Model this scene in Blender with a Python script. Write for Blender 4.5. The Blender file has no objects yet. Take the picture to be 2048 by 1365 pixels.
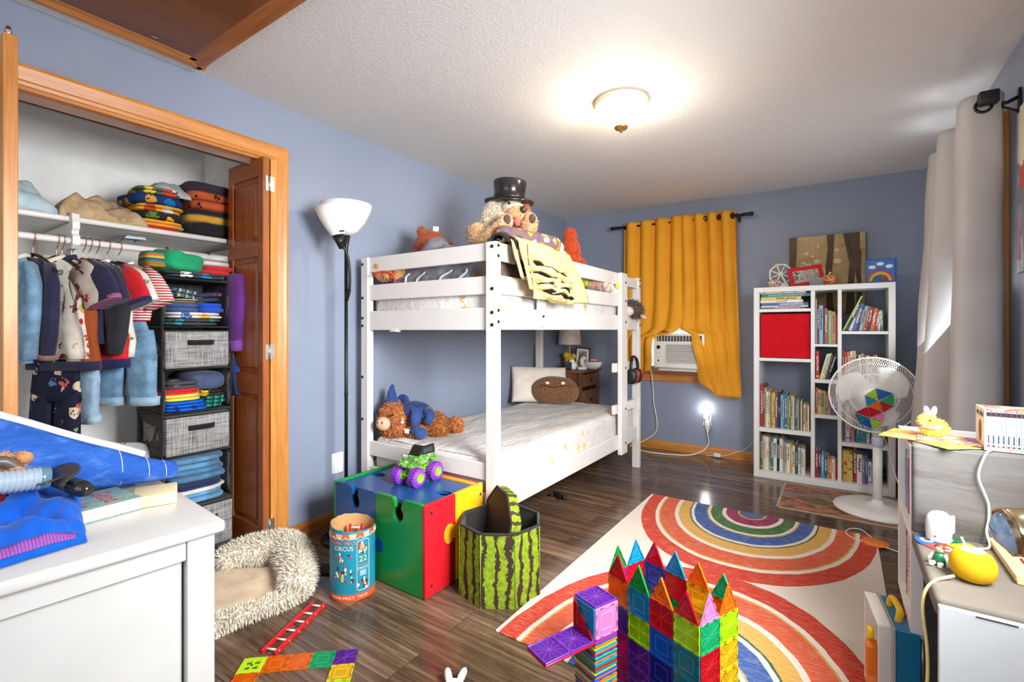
import bpy, bmesh, math, random
from mathutils import Vector, Matrix, noise
sc = bpy.context.scene
COL = sc.collection
random.seed(11)
pi = math.pi
R = math.radians
# ------------------------------------------------------------------ camera
FPX, CPX, CPY, CAMH = 962.0, 1024.0, 660.0, 1.141
YAW = math.atan(656 / 962.)
CT, ST = math.cos(YAW), math.sin(YAW)
cam = bpy.data.objects.new('camera', bpy.data.cameras.new('camera'))
COL.objects.link(cam)
cam.location = (0, 0, CAMH)
cam.rotation_euler = (pi / 2, 0, YAW)
cam.data.sensor_width = 36
cam.data.lens = FPX / 2048 * 36
cam.data.shift_y = -(682.5 - CPY) / 2048
cam.data.clip_start = .02
sc.camera = cam
# ------------------------------------------------------------------ world, lights, exposure
vs = sc.view_settings
vs.view_transform = 'Standard'
vs.look = 'None'
vs.gamma = 1
vs.use_curve_mapping = False
vs.exposure = 0.45
w = bpy.data.worlds.new('world')
sc.world = w
w.use_nodes = True
bg = w.node_tree.nodes['Background']
bg.inputs[0].default_value = (.75, .87, 1, 1)
bg.inputs[1].default_value = 1.0
sc.cycles.transparent_max_bounces = 32
sc.cycles.max_bounces = 8


def lamp(name, kind, loc, energy, color, rot=(0, 0, 0), **kw):
    l = bpy.data.lights.new(name, kind)
    l.energy = energy
    l.color = color
    for k, v in kw.items():
        setattr(l, k, v)
    o = bpy.data.objects.new(name, l)
    o.location = loc
    o.rotation_euler = rot
    COL.objects.link(o)
    return o


lamp('ceiling_bulb', 'POINT', (-.93, 2.36, 2.20), 25, (1, .90, .78), shadow_soft_size=.05)
# daylight from behind the camera and the curtained window, tilted up for the ceiling
lamp('window_daylight', 'AREA', (-.85, -1.38, 1.45), 15, (.9, .95, 1), rot=(R(96), 0, 0), shape='RECTANGLE', size=2.2, size_y=1.4)
lamp('near_side_fill', 'AREA', (.59, 1.1, 1.5), 66, (.95, .975, 1), rot=(R(66), 0, R(68)), shape='RECTANGLE', size=.86, size_y=.9, spread=R(125))  # added fill lamp at the unseen side window, aimed to brighten the left wall
lamp('side_daylight', 'AREA', (.62, 3.45, 1.45), 18, (.84, .92, 1), rot=(R(122), 0, R(90)), shape='RECTANGLE', size=.9, size_y=1.3)
lamp('night_light_bulb', 'POINT', (-1.0, 4.51, .425), .55, (1, .97, .9), shadow_soft_size=.012)


# ------------------------------------------------------------------ pixel helpers: a sight line met with a real plane of the room
def _ray(px, py):
    X = (px - CPX) / FPX
    return (X * CT - ST, X * ST + CT, -(py - CPY) / FPX)


def onz(px, py, z=0.):
    d = _ray(px, py); t = (z - CAMH) / d[2]
    return Vector((d[0] * t, d[1] * t, z))


def onx(px, py, x):
    d = _ray(px, py); t = x / d[0]
    return Vector((x, d[1] * t, CAMH + d[2] * t))


def ony(px, py, y):
    d = _ray(px, py); t = y / d[1]
    return Vector((d[0] * t, y, CAMH + d[2] * t))


# ------------------------------------------------------------------ materials
def lin(c):
    return tuple(((v / 255) / 12.92 if v / 255 <= .04045 else ((v / 255 + .055) / 1.055) ** 2.4) for v in c)


def c4(c):
    return (*lin(c), 1)


_M = {}


class NT:
    def __init__(s, m):
        s.t = m.node_tree; s.n = s.t.nodes; s.l = s.t.links
        s.b = s.n['Principled BSDF']

    def node(s, typ, **kw):
        n = s.n.new(typ)
        for k, v in kw.items():
            if k in n.bl_rna.properties and not k.startswith('i_'):
                setattr(n, k, v)
        return n

    def co(s, kind='Object', scale=(1, 1, 1), rot=(0, 0, 0), loc=(0, 0, 0)):
        tc = s.n.new('ShaderNodeTexCoord')
        mp = s.n.new('ShaderNodeMapping')
        mp.inputs['Scale'].default_value = scale
        mp.inputs['Rotation'].default_value = rot
        mp.inputs['Location'].default_value = loc
        s.l.new(tc.outputs[kind], mp.inputs[0])
        return mp.outputs[0]

    def noise(s, vec, scale=5, detail=4, rough=.55, dist=0):
        n = s.n.new('ShaderNodeTexNoise')
        n.inputs['Scale'].default_value = scale
        n.inputs['Detail'].default_value = detail
        n.inputs['Roughness'].default_value = rough
        n.inputs['Distortion'].default_value = dist
        s.l.new(vec, n.inputs['Vector'])
        return n.outputs['Fac']

    def ramp(s, fac, stops, interp='LINEAR'):
        r = s.n.new('ShaderNodeValToRGB')
        r.color_ramp.interpolation = interp
        e = r.color_ramp.elements
        while len(e) < len(stops):
            e.new(.5)
        for i, (p, c) in enumerate(stops):
            e[i].position = p
            e[i].color = c4(c) if len(c) == 3 else c
        s.l.new(fac, r.inputs[0])
        return r.outputs[0]

    def mix(s, fac, a, b, mode='MIX'):
        m = s.n.new('ShaderNodeMix')
        m.data_type = 'RGBA'; m.blend_type = mode
        for v, i in ((fac, 0), (a, 6), (b, 7)):
            if isinstance(v, (int, float)):
                m.inputs[i].default_value = v
            elif isinstance(v, tuple):
                m.inputs[i].default_value = c4(v) if len(v) == 3 else v
            else:
                s.l.new(v, m.inputs[i])
        return m.outputs[2]

    def math(s, op, a, b=0., c=None):
        m = s.n.new('ShaderNodeMath'); m.operation = op
        for i, v in enumerate((a, b, c)):
            if v is None:
                continue
            if isinstance(v, (int, float)):
                m.inputs[i].default_value = v
            else:
                s.l.new(v, m.inputs[i])
        return m.outputs[0]

    def bump(s, h, st=.2, dist=.01):
        b = s.n.new('ShaderNodeBump')
        b.inputs['Strength'].default_value = st
        b.inputs['Distance'].default_value = dist
        s.l.new(h, b.inputs['Height'])
        s.l.new(b.outputs[0], s.b.inputs['Normal'])

    def base(s, c):
        s.l.new(c, s.b.inputs['Base Color'])


def newmat(name, rough=.5, metal=0., spec=.5, color=(200, 200, 200)):
    m = bpy.data.materials.new(name)
    m.use_nodes = True
    b = m.node_tree.nodes['Principled BSDF']
    b.inputs['Base Color'].default_value = c4(color)
    b.inputs['Roughness'].default_value = rough
    b.inputs['Metallic'].default_value = metal
    b.inputs['Specular IOR Level'].default_value = spec
    m.diffuse_color = c4(color)
    return m


def M(color, rough=.5, metal=0., spec=.5, var=.06, bump=0., bscale=60, emit=0):
    """plain surface with a slight natural variation of tone"""
    k = (tuple(color), rough, metal, spec, var, bump, bscale, emit)
    if k in _M:
        return _M[k]
    m = newmat('surface_%02x%02x%02x' % tuple(int(v) for v in color), rough, metal, spec, color)
    t = NT(m)
    if var or bump:
        vec = t.co()
        n = t.noise(vec, bscale if bump else 9, 3)
        if var:
            n2 = t.noise(vec, 7, 3)
            lo = tuple(max(0, v * (1 - var)) for v in color); hi = tuple(min(255, v * (1 + var)) for v in color)
            t.base(t.ramp(n2, [(.3, lo), (.7, hi)]))
        if bump:
            t.bump(n, bump, .004)
    if emit:
        t.b.inputs['Emission Color'].default_value = c4(color)
        t.b.inputs['Emission Strength'].default_value = emit
    _M[k] = m
    return m


def fabric(color, rough=.9, weave=900, bump=.25, var=.1, color2=None):
    k = ('fab', tuple(color), weave, bump, var, color2)
    if k in _M:
        return _M[k]
    m = newmat('fabric_%02x%02x%02x' % tuple(int(v) for v in color), rough, 0, .2, color)
    t = NT(m)
    vec = t.co()
    n2 = t.noise(vec, 14, 4, .6)
    lo = color2 or tuple(max(0, v * (1 - var)) for v in color); hi = tuple(min(255, v * (1 + var)) for v in color)
    t.base(t.ramp(n2, [(.3, lo), (.7, hi)]))
    t.bump(t.noise(vec, weave / 4, 2), bump, .002)
    t.b.inputs['Sheen Weight'].default_value = .15
    _M[k] = m
    return m


def fur_mat(c1, c2, c3=None):
    k = ('fur', c1, c2, c3)
    if k in _M:
        return _M[k]
    m = newmat('fur_%02x%02x%02x' % c1, .85, 0, .15, c1)
    t = NT(m)
    vec = t.co()
    n = t.noise(vec, 55, 3, .6)
    t.base(t.ramp(n, [(.3, c1), (.55, c2), (.75, c3 or c2)]))
    t.bump(t.noise(vec, 240, 3), .5, .006)
    t.b.inputs['Sheen Weight'].default_value = .3
    _M[k] = m
    return m


def wood(name, c1, c2, c3, axis=2, scale=1., rough=.35, contrast=1., spec=.5):
    k = ('wood', name, axis)
    if k in _M:
        return _M[k]
    m = newmat(name, rough, 0, spec, c2)
    t = NT(m)
    sv = [14 * scale] * 3
    sv[axis] = 1.1 * scale
    vec = t.co('Object', tuple(sv))
    n = t.noise(vec, 2.2, 6, .62, .7)
    sv2 = [90 * scale] * 3; sv2[axis] = 3 * scale
    n2 = t.noise(t.co('Object', tuple(sv2)), 2, 3)
    c = t.ramp(n, [(.28, c1), (.5, c2), (.72, c3)])
    c = t.mix(.22, c, t.ramp(n2, [(.35, c1), (.65, c3)]))
    t.base(c)
    t.bump(n2, .06, .002)
    _M[k] = m
    return m


def printed(name, base, spots, scale=26, size=.33, rough=.9, base2=None):
    """printed cloth: blobs of several colours on a ground colour"""
    k = ('print', name)
    if k in _M:
        return _M[k]
    m = newmat(name, rough, 0, .2, base)
    t = NT(m)
    vec = t.co()
    wob = t.n.new('ShaderNodeTexNoise'); wob.inputs['Scale'].default_value = scale * 1.6
    t.l.new(vec, wob.inputs['Vector'])
    add = t.n.new('ShaderNodeMix'); add.data_type = 'VECTOR'; add.inputs[0].default_value = .035
    t.l.new(vec, add.inputs[4]); t.l.new(wob.outputs['Color'], add.inputs[5])
    vo = t.n.new('ShaderNodeTexVoronoi'); vo.inputs['Scale'].default_value = scale
    t.l.new(add.outputs[1], vo.inputs['Vector'])
    sep = t.n.new('ShaderNodeSeparateColor')
    t.l.new(vo.outputs['Color'], sep.inputs[0])
    n = len(spots)
    col = t.ramp(sep.outputs[0], [(i / n, c) for i, c in enumerate(spots)], 'CONSTANT')
    th = t.math('LESS_THAN', vo.outputs['Distance'], size)
    inner = t.math('GREATER_THAN', t.noise(vec, scale * 3.3, 2), .44)
    th = t.math('MULTIPLY', th, inner)
    n2 = t.noise(vec, 14, 4)
    b = t.ramp(n2, [(.3, tuple(v * .9 for v in base)), (.7, base2 or base)])
    t.base(t.mix(th, b, col))
    t.bump(t.noise(vec, 300, 2), .2, .002)
    _M[k] = m
    return m


def striped(name, cols, axis=2, period=.02, rough=.9, kind='Object', rot=(0, 0, 0)):
    """cols: list of (share, colour) repeated every `period` metres"""
    k = ('stripe', name)
    if k in _M:
        return _M[k]
    m = newmat(name, rough, 0, .25, cols[0][1])
    t = NT(m)
    vec = t.co(kind, rot=rot)
    sep = t.n.new('ShaderNodeSeparateXYZ')
    t.l.new(vec, sep.inputs[0])
    f = t.math('FRACT', t.math('DIVIDE', sep.outputs[axis], period))
    st, acc = [], 0
    for sh, c in cols:
        st.append((acc, c)); acc += sh
    t.base(t.ramp(f, st, 'CONSTANT'))
    _M[k] = m
    return m


def tile_mat(name, color, alpha=.62):
    """clear coloured plastic: part of the light passes straight through, tinted"""
    k = ('tile', name)
    if k in _M:
        return _M[k]
    m = newmat(name, .12, 0, .5, color)
    t = NT(m)
    tr = t.n.new('ShaderNodeBsdfTransparent')
    tr.inputs[0].default_value = c4(tuple(min(255, v * .85 + 45) for v in color))
    mx = t.n.new('ShaderNodeMixShader')
    mx.inputs[0].default_value = alpha
    out = t.n['Material Output']
    t.l.new(tr.outputs[0], mx.inputs[1])
    t.l.new(t.b.outputs[0], mx.inputs[2])
    t.l.new(mx.outputs[0], out.inputs[0])
    _M[k] = m
    return m


# ------------------------------------------------------------------ mesh building
def rotm(rx=0, ry=0, rz=0):
    return Matrix.Rotation(rz, 4, 'Z') @ Matrix.Rotation(ry, 4, 'Y') @ Matrix.Rotation(rx, 4, 'X')


def TR(loc=(0, 0, 0), rx=0, ry=0, rz=0, s=1.):
    return Matrix.Translation(loc) @ rotm(rx, ry, rz) @ (Matrix.Scale(s, 4) if not isinstance(s, tuple) else Matrix.Diagonal((*s, 1)))


class MB:
    def __init__(s):
        s.v = []; s.f = []; s.mi = []; s.sm = []; s.mats = []

    def _m(s, mat):
        if mat not in s.mats:
            s.mats.append(mat)
        return s.mats.index(mat)

    def add(s, verts, faces, mat, smooth=False, X=None):
        o = len(s.v)
        if X is not None:
            s.v += [tuple(X @ Vector(p)) for p in verts]
        else:
            s.v += [tuple(p) for p in verts]
        i = s._m(mat)
        for f in faces:
            s.f.append([o + k for k in f]); s.mi.append(i); s.sm.append(smooth)
        return s

    def box(s, c, d, mat, X=None, bev=0., seg=2):
        a, b, e = (q / 2 for q in d)
        if bev <= 0:
            vs = [(c[0] + x * a, c[1] + y * b, c[2] + z * e) for x in (-1, 1) for y in (-1, 1) for z in (-1, 1)]
            fs = [(0, 1, 3, 2), (4, 6, 7, 5), (0, 4, 5, 1), (2, 3, 7, 6), (0, 2, 6, 4), (1, 5, 7, 3)]
            return s.add(vs, fs, mat, False, X)
        bm = bmesh.new()
        bmesh.ops.create_cube(bm, size=1)
        for v in bm.verts:
            v.co = Vector((v.co.x * d[0] + c[0], v.co.y * d[1] + c[1], v.co.z * d[2] + c[2]))
        bmesh.ops.bevel(bm, geom=bm.edges[:], offset=min(bev, min(d) * .49), segments=seg, profile=.5, affect='EDGES')
        bm.verts.index_update()
        s.add([v.co[:] for v in bm.verts], [[v.index for v in f.verts] for f in bm.faces], mat, seg > 1, X)
        bm.free()
        return s

    def prism(s, poly, a, b, mat, axis=2, X=None, smooth=False, holes=None):
        """polygon drawn in the two axes after `axis`, pushed from a to b along `axis`"""
        def P(p, h):
            q = [0, 0, 0]
            q[axis] = h; q[(axis + 1) % 3] = p[0]; q[(axis + 2) % 3] = p[1]
            return q
        n = len(poly)
        vs = [P(p, a) for p in poly] + [P(p, b) for p in poly]
        fs = [list(range(n))[::-1], list(range(n, 2 * n))] + [(i, (i + 1) % n, n + (i + 1) % n, n + i) for i in range(n)]
        return s.add(vs, fs, mat, smooth, X)

    def cyl(s, p0, p1, r0, mat, r1=None, n=16, X=None, smooth=True, caps=True):
        return s.tube([p0, p1], [r0, r0 if r1 is None else r1], mat, n, X, caps, smooth)

    def tube(s, pts, r, mat, n=8, X=None, caps=True, smooth=True, flat=1.):
        pts = [Vector(p) for p in pts]
        if not isinstance(r, (list, tuple)):
            r = [r] * len(pts)
        vs = []; prev = None
        for i, p in enumerate(pts):
            t = (pts[min(i + 1, len(pts) - 1)] - pts[max(i - 1, 0)])
            if t.length < 1e-9:
                t = Vector((0, 0, 1))
            t.normalize()
            if prev is None:
                ref = Vector((0, 0, 1)) if abs(t.z) < .9 else Vector((1, 0, 0))
                u = t.cross(ref).normalized()
            else:
                u = (prev - t * prev.dot(t))
                u = u.normalized() if u.length > 1e-6 else t.orthogonal().normalized()
            prev = u
            w = t.cross(u)
            for k in range(n):
                a = 2 * pi * k / n
                vs.append(p + u * (r[i] * math.cos(a)) + w * (r[i] * flat * math.sin(a)))
        fs = []
        for i in range(len(pts) - 1):
            for k in range(n):
                fs.append((i * n + k, i * n + (k + 1) % n, (i + 1) * n + (k + 1) % n, (i + 1) * n + k))
        s.add(vs, fs, mat, smooth, X)
        if caps:
            m = len(pts) - 1
            s.add(vs[:n], [list(range(n))[::-1]], mat, False, X)
            s.add(vs[m * n:], [list(range(n))], mat, False, X)
        return s

    def lathe(s, prof, mat, n=24, X=None, smooth=True, sx=1., sy=1., a0=0., a1=2 * pi):
        full = abs(a1 - a0 - 2 * pi) < 1e-6
        m = n if full else n + 1
        vs = []
        for r, z in prof:
            for k in range(m):
                a = a0 + (a1 - a0) * k / n
                vs.append((r * math.cos(a) * sx, r * math.sin(a) * sy, z))
        fs = []
        for i in range(len(prof) - 1):
            for k in range(n):
                k2 = (k + 1) % m
                fs.append((i * m + k, i * m + k2, (i + 1) * m + k2, (i + 1) * m + k))
        return s.add(vs, fs, mat, smooth, X)

    def ball(s, c, r, mat, n=16, X=None, amp=0., freq=8., seed=0, R=None, pw=1.):
        if isinstance(r, (int, float)):
            r = (r, r, r)
        m = max(6, n // 2 + 2)
        vs = []; fs = []
        R = R or Matrix()

        def sg(v):
            return math.copysign(abs(v) ** pw, v)
        for i in range(m + 1):
            th = pi * i / m
            for k in range(n):
                ph = 2 * pi * k / n
                d = Vector((sg(math.sin(th)) * sg(math.cos(ph)), sg(math.sin(th)) * sg(math.sin(ph)), sg(math.cos(th))))
                q = Vector((d.x * r[0], d.y * r[1], d.z * r[2]))
                if amp:
                    q = q + q.normalized() * amp * noise.noise(q * freq + Vector((seed * 3.1, seed, 0)))
                vs.append(Vector(c) + R @ q)
        for i in range(m):
            for k in range(n):
                fs.append((i * n + k, (i + 1) * n + k, (i + 1) * n + (k + 1) % n, i * n + (k + 1) % n))
        return s.add(vs, fs, mat, True, X)

    def grid(s, nu, nv, fn, mat, X=None, smooth=True, thick=0., closed=False):
        vs = [Vector(fn(i / nu, j / nv)) for j in range(nv + 1) for i in range(nu + 1)]
        fs = [(j * (nu + 1) + i, j * (nu + 1) + i + 1, (j + 1) * (nu + 1) + i + 1, (j + 1) * (nu + 1) + i) for j in range(nv) for i in range(nu)]
        if thick:
            nrm = []
            for j in range(nv + 1):
                for i in range(nu + 1):
                    a = vs[j * (nu + 1) + min(i + 1, nu)] - vs[j * (nu + 1) + max(i - 1, 0)]
                    b = vs[min(j + 1, nv) * (nu + 1) + i] - vs[max(j - 1, 0) * (nu + 1) + i]
                    k = a.cross(b)
                    nrm.append(k.normalized() if k.length > 1e-12 else Vector((0, 0, 1)))
            N = len(vs)
            vs = vs + [v - k * thick for v, k in zip(vs, nrm)]
            fs = fs + [tuple(N + q for q in f[::-1]) for f in fs]
            W = nu + 1
            edge = [i for i in range(W)] + [j * W + nu for j in range(1, nv + 1)] + [nv * W + i for i in range(nu - 1, -1, -1)] + [j * W for j in range(nv - 1, 0, -1)]
            for a, b in zip(edge, edge[1:] + edge[:1]):
                fs.append((a, N + a, N + b, b))
        return s.add(vs, fs, mat, smooth, X)

    def loft(s, secs, mat, n=20, X=None, caps=True, pw=.8, smooth=True, fold=0., ff=5, seed=0):
        """secs: (centre, half-width vector, half-thickness vector)"""
        vs = []

        def sg(v):
            return math.copysign(abs(v) ** pw, v)
        for i, (c, u, w) in enumerate(secs):
            c, u, w = Vector(c), Vector(u), Vector(w)
            for k in range(n):
                a = 2 * pi * k / n
                q = c + u * sg(math.cos(a)) + w * sg(math.sin(a))
                if fold:
                    q = q + w.normalized() * fold * noise.noise(Vector((ff * math.cos(a) * u.length * 6, seed * 7.3, ff * .25 * i / max(1, len(secs)) * 3)))
                vs.append(q)
        fs = []
        for i in range(len(secs) - 1):
            for k in range(n):
                fs.append((i * n + k, i * n + (k + 1) % n, (i + 1) * n + (k + 1) % n, (i + 1) * n + k))
        s.add(vs, fs, mat, smooth, X)
        if caps:
            m = len(secs) - 1
            s.add(vs[:n], [list(range(n))[::-1]], mat, False, X)
            s.add(vs[m * n:], [list(range(n))], mat, False, X)
        return s

    def text(s, txt, size, mat, X, depth=.0004, align='CENTER', width=1.):
        cu = bpy.data.curves.new('lettering', 'FONT')
        cu.body = txt; cu.size = size; cu.extrude = depth; cu.align_x = align; cu.align_y = 'CENTER'
        cu.resolution_u = 2
        ob = bpy.data.objects.new('lettering', cu)
        me = ob.to_mesh()
        D = Matrix.Diagonal((width, 1, 1, 1))
        s.add([D @ v.co for v in me.vertices], [list(p.vertices) for p in me.polygons], mat, False, X)
        ob.to_mesh_clear()
        bpy.data.objects.remove(ob)
        bpy.data.curves.remove(cu)
        return s

    def fur(s, mat, count, length, width=.004, droop=.4, src=None, rnd=None, lean=None):
        """short tapering tufts standing on the faces built so far (src: range of face numbers)"""
        rnd = rnd or random.Random(5)
        idx = range(len(s.f)) if src is None else src
        tri = []
        for i in idx:
            f = s.f[i]
            p = [Vector(s.v[k]) for k in f]
            for a in range(1, len(p) - 1):
                n = (p[a] - p[0]).cross(p[a + 1] - p[0])
                if n.length > 1e-12:
                    tri.append((n.length, p[0], p[a], p[a + 1], n.normalized()))
        tot = sum(t[0] for t in tri)
        vs = []; fs = []
        for t in tri:
            q = count * t[0] / tot
            k = int(q) + (rnd.random() < q - int(q))
            for _ in range(k):
                a, b = rnd.random(), rnd.random()
                if a + b > 1:
                    a, b = 1 - a, 1 - b
                p = t[1] + (t[2] - t[1]) * a + (t[3] - t[1]) * b
                d = (t[4] + Vector((rnd.gauss(0, .3), rnd.gauss(0, .3), rnd.gauss(0, .3) - droop)))
                if lean is not None:
                    d = d + Vector(lean)
                d.normalize()
                L = length * rnd.uniform(.6, 1.2)
                sd = d.orthogonal().normalized()
                sd = Matrix.Rotation(rnd.random() * 6.28, 3, d) @ sd
                w = width * rnd.uniform(.6, 1.2)
                o = len(vs)
                md = p + d * L * .55
                tip = p + d * L + Vector((0, 0, -droop * L * .3))
                vs += [p - sd * w, p + sd * w, md + sd * w * .7, md - sd * w * .7, tip]
                fs += [(o, o + 1, o + 2, o + 3), (o + 3, o + 2, o + 4)]
        return s.add(vs, fs, mat, True)


_MAT = {}


def mesh_obj(name, mb, parent=None, world=False):
    me = bpy.data.meshes.new(name)
    v = mb.v
    if world and parent is not None:
        I = _MAT[parent.name].inverted()
        v = [tuple(I @ Vector(p)) for p in v]
    me.from_pydata(v, [], mb.f)
    for m in mb.mats:
        me.materials.append(m)
    me.polygons.foreach_set('material_index', mb.mi)
    me.polygons.foreach_set('use_smooth', mb.sm)
    bm = bmesh.new(); bm.from_mesh(me)
    bmesh.ops.remove_doubles(bm, verts=bm.verts, dist=1e-6)
    bmesh.ops.recalc_face_normals(bm, faces=bm.faces)
    bm.to_mesh(me); bm.free()
    me.update()
    o = bpy.data.objects.new(name, me)
    COL.objects.link(o)
    return o


def tag(o, label=None, cat=None, group=None, kind=None):
    if label:
        o['label'] = label
    if cat:
        o['category'] = cat
    if group:
        o['group'] = group
    if kind:
        o['kind'] = kind
    return o


def thing(name, label, cat, loc=(0, 0, 0), rz=0., group=None, rot=None, scale=1.):
    o = bpy.data.objects.new(name, None)
    COL.objects.link(o)
    o.empty_display_size = .05
    o.location = loc
    o.rotation_euler = rot if rot else (0, 0, rz)
    o.scale = (scale,) * 3
    rx, ry, rzz = o.rotation_euler
    _MAT[o.name] = TR(loc, rx, ry, rzz, scale)
    return tag(o, label, cat, group)


def part(name, mb, parent, label=None, world=False):
    """one mesh below its thing; built in the thing's own axes unless world=True"""
    o = mesh_obj(name, mb, parent, world)
    o.parent = parent
    _MAT[o.name] = _MAT[parent.name] if parent.name in _MAT else Matrix()
    return tag(o, label)


def solo(name, mb, label, cat, group=None, kind=None, loc=None, rz=0., rot=None):
    """a thing that is one mesh; without loc the geometry is in room axes and the origin goes to its base"""
    if loc is None:
        xs = [p[0] for p in mb.v]; ys = [p[1] for p in mb.v]; zs = [p[2] for p in mb.v]
        c = ((min(xs) + max(xs)) / 2, (min(ys) + max(ys)) / 2, min(zs))
        mb.v = [(p[0] - c[0], p[1] - c[1], p[2] - c[2]) for p in mb.v]
        o = mesh_obj(name, mb); o.location = c
        _MAT[o.name] = Matrix.Translation(c)
    else:
        o = mesh_obj(name, mb); o.location = loc
        o.rotation_euler = rot if rot else (0, 0, rz)
        _MAT[o.name] = TR(loc, *o.rotation_euler)
    return tag(o, label, cat, group, kind)


def struct(name, mb, parent=None, label=None):
    o = mesh_obj(name, mb)
    if parent:
        o.parent = parent
    else:
        o['kind'] = 'structure'
    return tag(o, label)


def dup(root, loc, rz=None, label=None, group=None, rot=None):
    r = root.copy(); COL.objects.link(r)
    r.location = loc
    if rot is not None:
        r.rotation_euler = rot
    elif rz is not None:
        r.rotation_euler = (0, 0, rz)
    if label:
        r['label'] = label
    if group:
        r['group'] = group
    for ch in root.children:
        c = ch.copy(); COL.objects.link(c); c.parent = r
        for g in ch.children:
            d = g.copy(); COL.objects.link(d); d.parent = c
    return r


def lerp(a, b, t):
    return a + (b - a) * t


def bez(pts, n=10):
    """smooth curve through points"""
    P = [Vector(p) for p in pts]
    out = []
    for i in range(len(P) - 1):
        p0 = P[max(i - 1, 0)]; p1 = P[i]; p2 = P[i + 1]; p3 = P[min(i + 2, len(P) - 1)]
        for k in range(n):
            t = k / n
            out.append(.5 * ((2 * p1) + (p2 - p0) * t + (2 * p0 - 5 * p1 + 4 * p2 - p3) * t * t + (3 * p1 - p0 - 3 * p2 + p3) * t ** 3))
    out.append(P[-1])
    return out


ORD = ['first', 'second', 'third', 'fourth', 'fifth', 'sixth', 'seventh', 'eighth', 'ninth', 'tenth', 'eleventh', 'twelfth', 'thirteenth',
       'fourteenth', 'fifteenth', 'sixteenth', 'seventeenth', 'eighteenth', 'nineteenth', 'twentieth', 'twenty-first', 'twenty-second',
       'twenty-third', 'twenty-fourth', 'twenty-fifth', 'twenty-sixth']
WHITE = M((236, 234, 230), .38, var=.015)
# ================================================================== THE ROOM
XL, XR, YF, YB, ZC = -2.44, .605, 4.60, -1.4, 2.32


def wall_paint():
    m = newmat('blue_wall_paint', .42, 0, .35, (139, 148, 167))
    t = NT(m)
    vec = t.co()
    n = t.noise(vec, 1.3, 4)
    t.base(t.ramp(n, [(.3, (135, 144, 163)), (.7, (142, 151, 170))]))
    h = t.math('ADD', t.noise(vec, 110, 3), t.math('MULTIPLY', t.noise(vec, 7, 3), 1.6))
    t.bump(h, .09, .004)
    return m


def ceiling_paint():
    m = newmat('textured_white_ceiling', .8, 0, .3, (222, 220, 217))
    t = NT(m)
    vec = t.co()
    n = t.noise(vec, 34, 6, .68, 2.2)
    v = t.n.new('ShaderNodeTexVoronoi'); v.inputs['Scale'].default_value = 70
    t.l.new(vec, v.inputs['Vector'])
    n2 = t.noise(vec, 3.2, 4, .6, .8)
    h = t.math('ADD', t.math('MULTIPLY', n, 1.5), t.math('ADD', t.math('MULTIPLY', v.outputs['Distance'], .6), t.math('MULTIPLY', n2, .8)))
    t.bump(h, .30, .010)
    return m


def floor_boards():
    m = newmat('dark_weathered_floor_boards', .42, 0, .36, (96, 82, 74))
    t = NT(m)
    br = t.n.new('ShaderNodeTexBrick')
    t.l.new(t.co('Object'), br.inputs['Vector'])
    br.offset = .37; br.offset_frequency = 2
    for k, v in (('Scale', 1.), ('Mortar Size', .0011), ('Mortar Smooth', .1), ('Brick Width', 1.22), ('Row Height', .152), ('Bias', 0.)):
        br.inputs[k].default_value = v
    br.inputs['Color1'].default_value = (0, 0, 0, 1); br.inputs['Color2'].default_value = (1, 1, 1, 1); br.inputs['Mortar'].default_value = (.5, .5, .5, 1)
    sep = t.n.new('ShaderNodeSeparateColor'); t.l.new(br.outputs['Color'], sep.inputs[0])
    # each board shifts the grain along its own length
    tc = t.n.new('ShaderNodeTexCoord')
    off = t.n.new('ShaderNodeVectorMath'); off.operation = 'SCALE'; off.inputs[3].default_value = 9.
    t.l.new(br.outputs['Color'], off.inputs[0])
    ad = t.n.new('ShaderNodeVectorMath'); ad.operation = 'ADD'
    t.l.new(tc.outputs['Object'], ad.inputs[0]); t.l.new(off.outputs[0], ad.inputs[1])

    def grain(sc_, scale, det, dist):
        mp = t.n.new('ShaderNodeMapping'); mp.inputs['Scale'].default_value = sc_
        t.l.new(ad.outputs[0], mp.inputs[0])
        return t.noise(mp.outputs[0], scale, det, .62, dist)
    g1 = grain((.75, 7, 1), 2.2, 7, .9)
    g2 = grain((1.1, 26, 1), 2.6, 6, .5)
    g3 = grain((22, 3, 1), 2.5, 4, .2)
    c = t.ramp(g1, [(.27, (54, 38, 29)), (.42, (90, 67, 52)), (.57, (128, 101, 80)), (.74, (178, 152, 128))])
    c = t.mix(.5, c, t.ramp(g2, [(.32, (58, 42, 32)), (.5, (112, 89, 70)), (.68, (170, 145, 122))]))
    c = t.mix(t.math('MULTIPLY', t.math('GREATER_THAN', g3, .66), .16), c, (172, 156, 142))
    c = t.mix(.55, c, t.ramp(sep.outputs[0], [(0, (120, 104, 95)), (.35, (170, 158, 150)), (.6, (205, 197, 190)), (1, (246, 240, 235))]), 'MULTIPLY')
    c = t.mix(br.outputs['Fac'], c, (46, 37, 33))
    t.base(c)
    t.l.new(t.ramp(g1, [(.3, (70, 70, 70)), (.7, (118, 118, 118))]), t.b.inputs['Roughness'])
    t.bump(t.math('SUBTRACT', g2, t.math('MULTIPLY', br.outputs['Fac'], 1.4)), .16, .003)
    return m


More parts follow.
